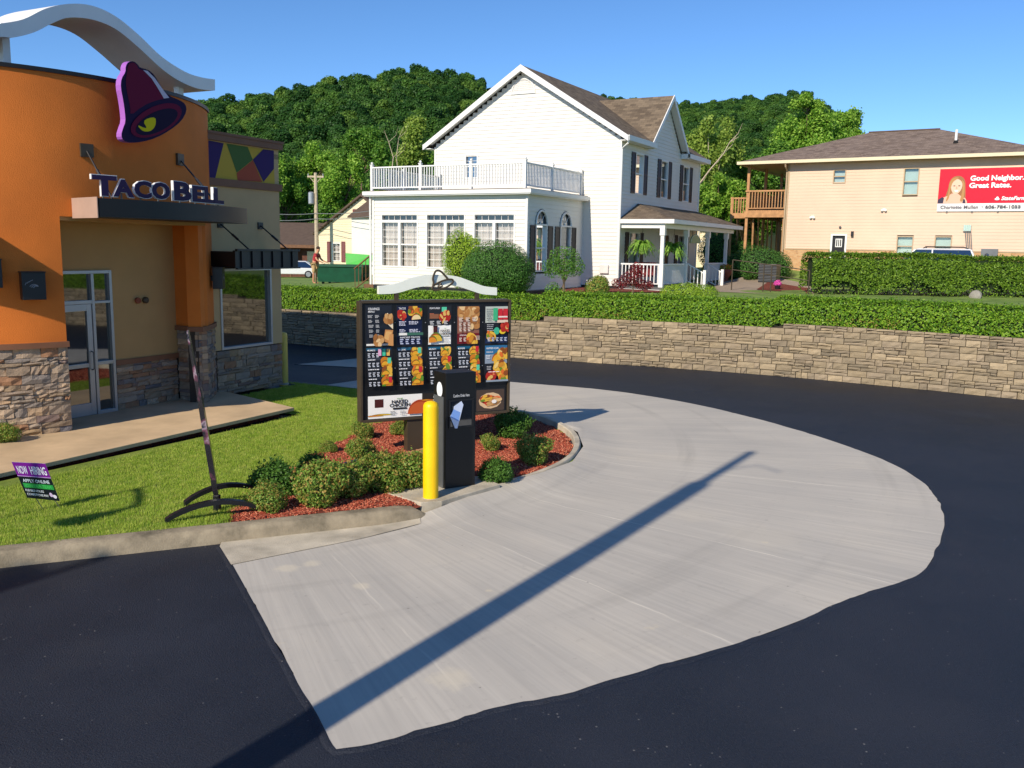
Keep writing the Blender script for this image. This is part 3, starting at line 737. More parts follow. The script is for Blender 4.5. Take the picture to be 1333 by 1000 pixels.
leafy('dry_leaf', ['8a7a3a', 'a08a48', '6e6a30']); link_mesh('dry_foliage', leaf_mesh('dry_foliage', P-HO, D, .05, 'dry_leaf'), None, hd)
def sweep_box(path, s0, s1, off, half, z0, z1, n, name, mat, parent, O):
    m = MB(); rows = []
    for s in np.linspace(s0, s1, n):
        p, d = path.at(s); nn = np.array([-d[1], d[0]]); rows += [(*(p+nn*(off+a)-O[:2]), z+zw(s)-O[2]) for a, z in ((-half, z0), (-half, z1), (half, z1), (half, z0))]
    fs = [(i*4+j, i*4+(j+1) % 4, i*4+4+(j+1) % 4, i*4+4+j) for i in range(n-1) for j in range(4)] + [(0, 1, 2, 3), (n*4-1, n*4-2, n*4-3, n*4-4)]
    return m.add(rows, fs).build(name, mat, parent)
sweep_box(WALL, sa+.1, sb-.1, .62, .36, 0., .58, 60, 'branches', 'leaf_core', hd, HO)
# big hedge before the tan building
HA = at(1054, 384, 1.5)[:2]; HB = at(1340, 390, 1.46)[:2]; HB = HB+(HB-HA)*.5
hp = Path(np.array([HA, HA*.5+HB*.5, HB]))
gz = lambda s: zt(*(hp.at(s)[0]))-.02
P, D = hedge_on_path(hp, 0, hp.L, .55, .75, lambda s: gz(s)+.08, 1.58, 58000, .1)
big = thing('hedge', 'tall bushy dark green hedge with rounded end before the tan building', 'hedge', (*hp.at(hp.L*.3)[0], gz(hp.L*.3)))
BO = np.array(big.location)
# gaps near the foot and rounded end
keep = ~((P[:, 2]-BO[2] < .35+.22*np.sin(P[:, 0]*2.1)) & (RNG.random(len(P)) < .8)); P, D = P[keep], D[keep]
me = leaf_mesh('foliage', P-BO, D, .06+.05*RNG.random(len(P)), 'hedge_leaf'); link_mesh('foliage', me, None, big)
mz = [hp.at(s)[0]+np.array([-hp.at(s)[1][1], hp.at(s)[1][0]])*o_ for o_, rg in ((-.75, np.linspace(-.3, hp.L, 8)), (1.5, np.linspace(hp.L, -.3, 8))) for s in rg]
struct(sheet('hedge_mulch', [tuple(p) for p in mz], lambda x, y: zt(x, y)+.02, 'mulch_soil', .6))
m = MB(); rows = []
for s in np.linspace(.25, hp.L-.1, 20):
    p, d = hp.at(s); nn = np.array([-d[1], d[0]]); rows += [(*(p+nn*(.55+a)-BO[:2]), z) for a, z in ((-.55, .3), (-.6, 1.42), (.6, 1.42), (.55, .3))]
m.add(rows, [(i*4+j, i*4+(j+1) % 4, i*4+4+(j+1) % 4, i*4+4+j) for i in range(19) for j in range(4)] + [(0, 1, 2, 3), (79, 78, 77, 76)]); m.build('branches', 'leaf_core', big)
m = MB()
for s in np.arange(.5, hp.L, .9):
    p, d = hp.at(s); nn = np.array([-d[1], d[0]]); q = p+nn*.5-BO[:2]
    for k in range(2): m.tube([(q[0]+random.uniform(-.1, .1), q[1], -.05), (q[0]+random.uniform(-.3, .3), q[1], .5)], .03, 5)
stuff(m.build('stems', 'bark', big))
# ================================================================== RESTAURANT
RB = thing('restaurant', 'orange and tan fast food restaurant with curved front and stone base', 'restaurant', (*UN(10.35, -13.3), 0), math.radians(-27))
RBm = Matrix.Translation(RB.location) @ Matrix.Rotation(math.radians(-27), 4, 'Z'); RBi = RBm.inverted()
R_N = np.array([math.cos(math.radians(27)), -math.sin(math.radians(27)), 0]); R_E = np.array([math.sin(math.radians(27)), math.cos(math.radians(27)), 0])
def rloc(P): v = RBi @ Vector(P); return (v.x, v.y, v.z)
def rpl(px, py, x):                       # pixel -> local point on the plane local-x = x
    return rloc(on_plane(px, py, np.array(RBm @ Vector((x, 0, 0))), R_N))
AC, AR = -2.96, 4.0                       # curved front: centre (local x) and radius
def arcpt(th, R=AR): return (AC+R*math.cos(th), R*math.sin(th))
def ang_y(y, R=AR): return math.asin(y/R)
def arc_px(px, py, R=AR):
    d = ray(px, py); o = RBi @ Vector(EYE); e = (RBi.to_3x3() @ Vector(d)); ox, oy = o.x-AC, o.y
    A = e.x**2+e.y**2; B = 2*(ox*e.x+oy*e.y); Cc = ox*ox+oy*oy-R*R; q = max(0, B*B-4*A*Cc); t = (-B-math.sqrt(q))/(2*A)
    p = o+e*t; return math.atan2(p.y, p.x-AC), p.z
def arc_slab(m, t0, t1, z0, z1, R=AR, th=.25, n=None):
    n = n or max(2, int((t1-t0)*24)); A = [arcpt(t0+(t1-t0)*i/n, R) for i in range(n+1)]; B = [arcpt(t0+(t1-t0)*i/n, R-th) for i in range(n, -1, -1)]
    for i in range(n):
        q = [A[i], A[i+1], B[n-i-1], B[n-i]]
        vs = [(*p, z0) for p in q]+[(*p, z1) for p in q]; fs = [(0, 3, 2, 1), (4, 5, 6, 7), (0, 1, 5, 4), (2, 3, 7, 6)]
        if i == 0: fs.append((3, 0, 4, 7))
        if i == n-1: fs.append((1, 2, 6, 5))
        m.add(vs, fs)
    return m
def weld(o, d=1e-4):
    bm = bmesh.new(); bm.from_mesh(o.data); bmesh.ops.remove_doubles(bm, verts=bm.verts, dist=d); bmesh.ops.recalc_face_normals(bm, faces=bm.faces); bm.to_mesh(o.data); bm.free()
    for p in o.data.polygons: p.use_smooth = True
    o.data.set_sharp_from_angle(angle=math.radians(25)); return o
T0, TP, TC, T1 = math.radians(-62), ang_y(-1.21), ang_y(1.73), ang_y(2.72)
weld(arc_slab(MB(), T0, T1, 3.5, 5.6).build('tower_wall', 'orange_stucco', RB))
weld(arc_slab(MB(), T0, TP, 1.585, 3.5).build('pillar', 'orange_stucco', RB)); weld(arc_slab(MB(), TC, T1, 1.585, 3.5).build('pillar', 'orange_stucco', RB))
m = MB(); m.box(.0, arcpt(TP)[0]-.12, -1.46, -1.212, 1.585, 3.5); m.build('return_wall', 'orange_stucco', RB); m = MB(); m.box(.0, arcpt(TC)[0]-.1, 1.732, 2.0, 1.585, 3.5); m.build('return_wall', 'orange_stucco', RB)
m = MB(); arc_slab(m, T0, T1+.01, 5.6, 5.66, AR+.03, .34); weld(m.build('parapet_cap', 'dark_trim', RB))
m = MB(); arc_slab(m, T0, TP+.006, 1.5, 1.585, AR+.045, .3); weld(m.build('stone_ledge', 'brown_trim', RB)); m = MB(); arc_slab(m, TC-.008, T1, 1.5, 1.585, AR+.045, .3); m.box(.0, arcpt(TC)[0]-.08, 1.69, 1.95, 1.5, 1.583); weld(m.build('stone_ledge', 'brown_trim', RB))
m = MB(); arc_slab(m, T0, TP, .16, 1.5, AR-.06, .2); m.box(0, arcpt(TP)[0]-.16, -1.46, -1.26, .16, 1.5); m.build('stone_backing', 'mortar', RB); m = MB(); arc_slab(m, TC, T1, .16, 1.5, AR-.06, .2); m.box(0, arcpt(TC)[0]-.16, 1.78, 2.0, .16, 1.5); m.build('stone_backing', 'mortar', RB)
# recess wall and main block
m = MB(); m.box(-.25, 0, .33, 1.8, 1.06, 3.5); m.box(-.25, 0, -1.4, .33, 2.64, 3.5); m.build('recess_wall', 'tan_stucco', RB)
m = MB(); m.box(-.2, .03, .34, 1.74, .97, 1.06); m.build('recess_ledge', 'brown_trim', RB)
m = MB(); m.box(-.25, -.05, .33, 1.8, .16, .97); m.build('recess_backing', 'mortar', RB)
m = MB(); m.box(-.2, arcpt(0)[0]-.2, -1.21, 1.73, 3.44, 3.5); m.build('soffit', 'tan_stucco', RB)
m = MB(); m.box(-.3, 0, 2.55, 4.65, 2.66, 5.1); m.box(-.3, 0, 2.55, 2.86, 1.0, 2.66); m.box(-.3, 0, 4.34, 4.65, 1.0, 2.66); m.box(-9, -.3, 4.4, 4.65, .1, 5.1)
m.box(-9, -.3, -8, -6.5, .1, 5.1); m.box(-9.2, -9, -8, 4.65, .1, 5.1); m.build('side_wall', 'grey_stucco', RB)
m = MB(); m.box(-9.2, 0, -6, 4.65, 4.9, 5.0); m.build('roof_deck', 'dark_trim', RB)
m = MB(); m.box(-9.2, .07, 2.6, 4.72, 5.1, 5.22); m.box(-9.2, .09, 2.6, 4.74, 5.22, 5.27); m.build('cornice', 'brown_trim', RB)
m = MB(); m.box(-9.2, .05, 2.6, 4.70, 4.24, 4.385); m.build('belt_course', 'brown_trim', RB)
m = MB(); m.box(-.3, -.06, 2.65, 4.6, .1, 1.0); m.build('stone_backing', 'mortar', RB)
# mural of triangles
fnm = lambda px, py, d: (lambda p: (p[0]+d+.004, p[1], p[2]))(rpl(250+px*.3, 70+py*.3, 0.))
pr = Print(fnm); pr.step = .002
pr.poly([(75, 378), (352, 420), (358, 566), (78, 538)], 'c0a040'); pr.poly([(70, 376), (136, 389), (99, 541), (70, 538)], '3c2a5e')
pr.poly([(148, 390), (240, 405), (262, 460), (192, 516)], '4f6a38'); pr.poly([(192, 518), (262, 462), (303, 557), (196, 549)], 'a8503a'); pr.poly([(262, 460), (307, 415), (353, 421), (353, 500), (308, 556)], '3c2a5e')
pr.build('mural', RB, 'print_matte')
# stone veneer, stone by stone
SB = [block_mesh(100+i, .12) for i in range(10)]
for b_ in SB: b_.materials.append(MATS['ledge_stone'])
def stones(fn, s0, s1, z0, z1):
    """fn(s, z) -> (x, y, rotation)"""
    z = z0
    while z < z1-.02:
        h = random.choice((.06, .075, .09, .11, .14)); h = min(h, z1-z)
        if z1-z-h < .035: h = z1-z
        s = s0
        while s < s1-.01:
            w = random.uniform(.12, .42); w = min(w, s1-s)
            if s1-s-w < .08: w = s1-s
            x, y, a = fn(s+w/2, z+h/2); o = bpy.data.objects.new('stone', random.choice(SB)); COL.objects.link(o); o.parent = RB
            dd = random.uniform(.0, .022)
            o.location = (x-(.07-dd)*math.cos(a), y-(.07-dd)*math.sin(a), z+h/2); o.rotation_euler = (0, 0, a); o.scale = (.14, w-.006, h-.006); s += w
        z += h
arcs = lambda R: (lambda s, z: (*arcpt(s/AR, R), s/AR))
stones(arcs(AR), math.radians(-42)*AR, TP*AR+.01, .165, 1.5)
stones(arcs(AR), TC*AR, T1*AR-.02, .165, 1.5)
stones(lambda s, z: (s, 1.73, -math.pi/2), 0.02, arcpt(TC)[0]+.01, .165, 1.5)
stones(lambda s, z: (0., s, 0), .36, 1.72, .165, .97)
stones(lambda s, z: (0., s, 0), 2.74, 4.64, .08, .98)
# storefront with door
def rb_fn(s, z, d): return (d, s, z)
m = MB(); fr = .055
for a in ((-1.2, -1.2+fr, .165, 2.64), (.33-fr, .33, .165, 2.64), (-1.2+fr, .33-fr, 2.64-fr, 2.64), (-.085, -.03, .165, 2.64-fr), (-1.2+fr, -.085, 2.08, 2.14), (-.03, .33-fr, 1.02, 1.08), (-.03, .33-fr, .165, .22), (-.03, .33-fr, 2.08, 2.12)): m.pbox(rb_fn, *a, -.09, .03)
sf = m.build('storefront', 'alu', RB, bevel=.004)
for a in ((-1.2+fr, -.085, 2.14, 2.64-fr), (-.03, .33-fr, 1.08, 2.64-fr), (-.03, .33-fr, .22, 1.02)):
    MB().add([rb_fn(a[0], a[2], -.03), rb_fn(a[1], a[2], -.03), rb_fn(a[1], a[3], -.03), rb_fn(a[0], a[3], -.03)], [(0, 1, 2, 3)]).build('pane', 'glass_dark', sf)
m = MB()
for a in ((-1.14, -1.04, .17, 2.075), (-.19, -.09, .17, 2.075), (-1.04, -.19, .17, .38), (-1.04, -.19, 1.96, 2.075), (-1.04, -.19, 1.0, 1.07)): m.pbox(rb_fn, *a, -.03, .015)
dr = m.build('door', 'alu', RB, bevel=.004)
MB().add([rb_fn(-1.04, .38, -.01), rb_fn(-.19, .38, -.01), rb_fn(-.19, 1.96, -.01), rb_fn(-1.04, 1.96, -.01)], [(0, 1, 2, 3)]).build('pane', 'glass_dark', dr)
m = MB(); m.tube([(.015, -.14, .95), (.07, -.14, .97), (.07, -.14, 1.25), (.015, -.14, 1.27)], .012, 6); m.build('handle', 'steel', dr)
# side window
m = MB()
for a in ((2.86, 2.91, 1.0, 2.63), (4.29, 4.34, 1.0, 2.63), (2.91, 4.29, 1.0, 1.05), (2.91, 4.29, 2.58, 2.63)): m.pbox(rb_fn, *a, -.12, .02)
wv_ = m.build('window', 'alu', RB, bevel=.004); MB().add([rb_fn(2.91, 1.05, -.06), rb_fn(4.29, 1.05, -.06), rb_fn(4.29, 2.58, -.06), rb_fn(2.91, 2.58, -.06)], [(0, 1, 2, 3)]).build('pane', 'glass_dark', wv_)
# curved canopy over the door
cp0, cp1 = ang_y(-1.24, 4.88), math.radians(27)
cn_ = weld(arc_slab(MB(), cp0+.004, cp1, 3.49, 3.765, 4.88, .95).build('canopy', 'dark_trim', RB))
a_ = arcpt(cp0, 4.885); b_ = arcpt(cp0, 3.98)
m = MB(); d_ = np.array([math.sin(cp0), -math.cos(cp0)])*.012
m.prism([(0, 3.475), (1, 3.475), (1, 3.78), (0, 3.78)], lambda t, z: (b_[0]+(a_[0]-b_[0])*t, b_[1]+(a_[1]-b_[1])*t, z), lambda t, z: (b_[0]+(a_[0]-b_[0])*t+d_[0], b_[1]+(a_[1]-b_[1])*t+d_[1], z)); m.build('end_panel', 'lit_end_beige', cn_)  # end face of the canopy: sunlight on it is put into the paler colour
# slatted steel awning over the side window
m = MB()
for a in ((12.84-10.35, 14.63-10.35, 2.93, 3.0),): m.box(.74, .8, a[0], a[1], 2.66, 3.0); m.box(0.02, .74, a[0], a[0]+.05, 2.68, 2.98); m.box(.02, .74, a[1]-.05, a[1], 2.68, 2.98)
aw = m.build('awning', 'black_metal', RB)
for i in range(6):
    y = 2.49+1.79*(i+.5)/6.2; m = MB(); m.box(.8, .83, y, y+.05, 2.67, 2.99); m.box(.05, .74, y, y+.04, 2.70, 2.95); m.build('slat', 'black_metal', aw)
m = MB(); m.box(.8, .86, 2.49, 4.28, 2.99, 3.03); m.box(.8, .86, 2.49, 4.28, 2.64, 2.67); m.build('rail', 'black_metal', aw)
def rod(p0, p1, par, plate=True):
    m = MB(); m.tube([p0, p1], .014, 6); mid = (Vector(p0)+Vector(p1))/2; dv = (Vector(p1)-Vector(p0)).normalized()*.09
    m.tube([mid-dv, mid+dv], .024, 6); m.build('tie_rod', 'black_metal', par)
for y in (2.92, 4.04):
    m = MB(); m.box(0, .03, y-.07, y+.07, 3.43, 3.57); m.build('anchor_plate', 'black_metal', RB); rod((.03, y, 3.5), (.76, y, 3.01), RB)
# canopy tie rods
for (px, py, tx, ty) in ((112, 196, 128, 237), (233, 208, 257, 244)):
    t, z = arc_px(px, py); x, y = arcpt(t, AR+.02); m = MB(); c_, s_ = math.cos(t), math.sin(t)
    m.prism([(-.1, -.1), (.1, -.1), (.1, .1), (-.1, .1)], lambda a, b: (x-s_*a-c_*.02, y+c_*a-s_*.02, z+b), lambda a, b: (x-s_*a+c_*.02, y+c_*a+s_*.02, z+b)); pl_ = m.build('anchor_plate', 'bronze', RB)
    x2, y2 = arcpt(t, 4.72); rod((x, y, z), (x2, y2, 3.77), RB)
# lanterns
def lantern(t, z):
    x, y = arcpt(t, AR); c_, s_ = math.cos(t), math.sin(t); f = lambda a, b, d: (x-s_*a+c_*d, y+c_*a+s_*d, z+b)
    m = MB(); m.pbox(f, -.16, .16, -.20, .20, .05, .24); m.pbox(f, -.17, .17, .20, .22, .04, .25); m.pbox(f, -.05, .05, -.05, .05, 0, .05); l = m.build('wall_lantern', 'black_metal', RB, bevel=.006)
    m = MB()
    for k in range(3):
        w = [math.radians(20+a*10-k*14) for a in range(15)]; m.tube([f(.012*k-.06*math.cos(q_)*(1-.25*k), .05*math.sin(q_)*(1-.25*k)-.02, .243) for q_ in w], .004, 4)
    for k in range(4): m.tube([f(-.12+.025*k, .02+.02*k, .243), f(-.10+.03*k, .06+.012*k, .243)], .004, 4)
    m.build('emblem', 'alu', l)
t, z = arc_px(40, 372); lantern(t, z); lantern(T1-.10, 2.46); t, z = arc_px(-14, 358); lantern(t, z+.02)
# hose connection
m = MB(); p = rpl(184, 391, 0)
m.lathe([(.045, 0), (.06, .01), (.06, .05), (.04, .07), (.0, .072)], 12); hb = m.build('pipe_cap', 'yellow_pale', RB); hb.rotation_euler = (0, math.pi/2, 0); hb.location = (0, p[1]+.07, p[2]); hb.data.materials[0] = MATS['bronze']
m = MB(); m.lathe([(.045, 0), (.055, .01), (.055, .05), (.0, .055)], 12); hb = m.build('pipe_cap', 'terracotta', RB); hb.rotation_euler = (0, math.pi/2, 0); hb.location = (0, p[1]-.10, p[2])
# second canopy further along the front (its shade falls on the orange pillar)
c2 = weld(arc_slab(MB(), math.radians(-58), math.radians(-34), 3.15, 3.4, 4.9, .95).build('canopy', 'dark_trim', RB))
# white wave over the tower
zs = .3
topc = [(-95, 118), (0, 103), (100, 84), (200, 37), (300, 17), (400, 25), (500, 70), (600, 150), (700, 245), (800, 310), (870, 335), (933, 345)]
botc = [(-95, 172), (0, 160), (60, 163), (150, 140), (230, 100), (300, 77), (400, 85), (500, 125), (600, 205), (700, 297), (780, 352), (860, 385), (933, 393)]
XF = .32
def cm(P, k=5): return [tuple(p) for p in catmull(P, k)]
out = cm(topc)+cm(botc)[::-1]
poly = [rpl(p[0]*zs, p[1]*zs, XF)[1:] for p in out]
m = MB(); m.prism(poly, lambda y, z: (XF, y, z), lambda y, z: (XF-1.0, y, z))
wave = m.build('roof_wave', 'white_paint', RB); weld(wave)
for px, py in ((5, 60), (232, 105)):
    p = rpl(px, py, XF-.35); zt2 = p[2]; m = MB(); m.box(XF-.41, XF-.29, p[1]-.06, p[1]+.06, 4.95, zt2+(.32 if px < 50 else .1)); m.build('post', 'white_paint', wave)
# bell emblem
TB, _ = arc_px(197, 135); bx, by = arcpt(TB, AR+.28); bn = Vector((math.cos(TB), math.sin(TB), 0)); bt = Vector((-math.sin(TB), math.cos(TB), 0))
BN_w = np.array((RBm.to_3x3() @ bn)); BP_w = np.array(RBm @ Vector((bx, by, 0)))
def bell_px(zx, zy):                        # pixel of the enlarged view -> (tangent, height) on the sign plane
    P = Vector(rloc(on_plane(100+zx*.22989, 70+zy*.22989, BP_w, BN_w))); return ((P-Vector((bx, by, 0))).dot(bt), P.z)
def bfn(s, z, d): return (bx+bt.x*s+bn.x*d, by+bt.y*s+bn.y*d, z)
def closed(P, it=2): return [tuple(p) for p in smooth_poly(P, it)]
outl = closed([(276, 70), (292, 45), (322, 42), (345, 62), (356, 80), (400, 88), (440, 122), (480, 195), (520, 238), (580, 262), (615, 285), (622, 325), (592, 382), (530, 432), (450, 477), (370, 500), (300, 506), (262, 492), (250, 462), (262, 420), (276, 385), (272, 330), (262, 260), (248, 190), (252, 140), (276, 104)], 1)
P2 = [bell_px(*p) for p in outl]
m = MB(); m.prism(P2, lambda s, z: bfn(s, z, -.10), lambda s, z: bfn(s, z, 0)); bell = m.build('bell_sign', 'purple_side', RB)
m = MB(); m.box(-.03, .03, -.15, .15, -.15, .15); br_ = m.build('sign_bracket', 'bronze', bell); br_.location = bfn(*bell_px(420, 250), -.22); br_.rotation_euler = (0, 0, TB)
pr = Print(lambda a, b, d: bfn(*bell_px(a, b), d)); pr.step = .004
pr.poly(outl, '22103a')
pr.poly(closed([(284, 100), (286, 72), (298, 52), (324, 50), (340, 68), (348, 90), (395, 98), (432, 130), (470, 205), (508, 252), (440, 266), (370, 296), (302, 352), (300, 300), (282, 220), (274, 150)], 1), '6c0c34')
pr.poly([(372, 92), (398, 98), (440, 140), (482, 200), (520, 250), (490, 254), (456, 196), (420, 140)], 'c9c0d0')
pr.ell(445, 378, 156, 78, '6c0c34', math.radians(-26), n=30); pr.ell(447, 386, 130, 56, '1c0e30', math.radians(-26), n=30)
pr.poly(closed([(368, 384), (400, 364), (438, 360), (442, 392), (430, 424), (405, 441), (370, 441), (344, 418), (340, 404), (372, 420), (392, 422)], 1), 'd8c614')
pr.build('bell_face', bell, 'print_matte')
# raised letters on the canopy edge
LT = [('T', 122, 155, 238, 260), ('A', 149, 177, 240, 259), ('C', 177, 200, 241, 261), ('O', 200, 224, 242, 262), ('B', 229, 252, 242, 264), ('E', 253, 269, 246, 264), ('L', 269, 281, 248, 265), ('L', 281, 294, 249, 266)]
LZ = 3.80
for ch_, xa, xb, ya, yb in LT:
    ta, za = arc_px(xa, yb, 4.86); tb, zb2 = arc_px(xb, yb, 4.86)
    if tb-ta < .03: tb = ta+.06
    h = .30 if ch_ in 'TB' and xa != 253 else .26
    v, f, w = text_geo(ch_, 1, .045); hh = max(p[1] for p in v)-min(p[1] for p in v); y0_ = min(p[1] for p in v)
    t = (ta+tb)/2; W = (tb-ta)*4.86*.97; x, y = arcpt(t, 4.80); c_, s_ = math.cos(t), math.sin(t)
    for nm, d0, d1, mt, gr in (('letter', -.03, .02, 'white_paint', .009), ('letter_face', .02, .028, 'purple_dark', 0)):
        m = MB(); k = len(v)
        g_ = lambda p, d: (lambda a, b: (x-s_*a+c_*d, y+c_*a+s_*d, LZ+b))(((p[0]/w-.5)*(W+2*gr)), ((p[1]-y0_)/hh*(h+2*gr)-gr))
        m.add([g_(p, d0) for p in v]+[g_(p, d1) for p in v], [q_[::-1] for q_ in f]+[tuple(i+k for i in q_) for q_ in f])
        # side walls along boundary edges
        ed = {}
        for q_ in f:
            for i in range(len(q_)): a, b = q_[i], q_[(i+1) % len(q_)]; ed[(a, b)] = ed.get((a, b), 0)+1
        m.f += [(b, a, a+k, b+k) for a, b in ed if (b, a) not in ed]
        if nm == 'letter': lo_ = m.build('letter', mt, cn_, recalc=False)
        else: m.build('face', mt, lo_, recalc=False)
    m = MB(); m.box(-.01, .01, -.01, .01, -.05, .06); st_ = m.build('stand_off', 'steel', cn_); st_.location = (x-c_*.05, y-s_*.05, LZ)
# ================================================================== MENU BOARD
aB = math.radians(64.); bE = np.array([math.sin(aB), math.cos(aB), 0]); bNn = np.array([math.cos(aB), -math.sin(aB), 0])
PB = at(540, 581, .1)
MBd = thing('menu_board', 'large bronze framed drive-through menu board with lit food posters in mulch', 'menu board', (PB[0], PB[1], zl(PB[0], PB[1])), -aB)
MBm = Matrix.Translation(MBd.location) @ Matrix.Rotation(-aB, 4, 'Z'); MBi = MBm.inverted()
def bpx(px, py, x=.12):
    P = MBi @ Vector(on_plane(px, py, np.array(MBm @ Vector((x, 0, 0))), bNn)); return P.y, P.z
def bf(s, z, d): return (d, s, z)
yl, zt1 = bpx(469, 391); yr, _z = bpx(665.3, 391.8); _y, zbt = bpx(471, 549); zbt2 = bpx(664, 538)[1]; zbt = (zbt+zbt2)/2; ztp = (zt1+_z)/2
m = MB(); m.pbox(bf, yl, yr, zbt, ztp, -.05, .085); cab = m.build('cabinet', 'black_plastic', MBd, bevel=.006)
m = MB(); t = .03
for a in ((yl-.01, yl+t, zbt, ztp), (yr-t, yr+.01, zbt, ztp), (yl+t, yr-t, ztp-t, ztp+.01), (yl+t, yr-t, zbt-.01, zbt+t)): m.pbox(bf, *a, -.06, .115)
m.build('frame', 'bronze', MBd, bevel=.006)
m = MB(); m.pbox(bf, -.15, .15, -.06, zbt+.02, -.08, .08); m.pbox(bf, -.24, .24, -.06, .03, -.16, .16); m.build('pedestal', 'bronze', MBd, bevel=.006)
W = yr-yl; Hh = ztp-zbt
def food(p, x, y, r, seed, kind='mix'):
    R = random.Random(seed); C = {'mix': ['c8862a', 'e0b040', '8a4a20', 'd86a2a', '6a8a2a', 'e8c878'], 'tan': ['c89a62', 'b07a44', 'e0bc88', '9a6434'], 'red': ['c03a28', 'a82820', 'e07a4a', 'd8b060'], 'taco': ['e0a030', 'c87820', 'd89a2a', '5a8a2a', 'b84a28']}[kind]
    r *= 1.25
    p.ell(x, y, r, r*.62, C[1], R.uniform(-.5, .5), n=12)
    for i in range(7): p.ell(x+R.uniform(-.7, .7)*r, y+R.uniform(-.5, .5)*r, r*R.uniform(.25, .5), r*R.uniform(.15, .35), R.choice(C), R.uniform(-1, 1), n=9)
def taco(p, x, y, r, c='e0a42c'):
    p.ell(x, y+r*.08, r*.98, r*.72, '5a7a2a', .1, 0, 180, 14); p.ell(x-r*.1, y+r*.04, r*.9, r*.66, 'a8401e', .1, 0, 180, 14); p.ell(x+.02*r, y, r*.92, r*.60, c, .05, 0, 180, 14)
def lines(p, x, y, w, n, dy, th, col, seed):
    R = random.Random(seed)
    for i in range(n):
        a = x; e = x+w*R.uniform(.6, 1)
        while a < e: l = w*R.uniform(.12, .3); p.rect(a, y-i*dy, min(a+l, e), y-i*dy+th, col); a += l+w*.05
def prices(p, x0, x1, y, n, th, col, seed):
    R = random.Random(seed); k = (x1-x0)/n
    for i in range(n): p.rect(x0+i*k, y, x0+i*k+k*.62, y+th, col); p.rect(x0+i*k, y-th*1.8, x0+i*k+k*.45, y-th*.8, col); p.rect(x0+i*k+k*.05, y-th*3.4, x0+i*k+k*.6, y-th*2.4, col)
colx = [(475.5, 511), (516, 551), (556.5, 589), (594.5, 626), (631, 663)]
def poster(a, b, c, d, draw, k):
    """a,b,c,d: local y0,z0,y1,z1 of the poster"""
    m = MB(); m.pbox(bf, a-.02, c+.02, b-.02, d+.02, .085, .092); o = m.build('poster', 'black_metal', MBd)
    sx = c-a; sy = d-b; pr = Print(lambda s, t, dd: bf(a+s*sx, b+t*sy, .0925+dd)); pr.step = .0008; pr.clip = True; draw(pr, k); pr.build('print', o)
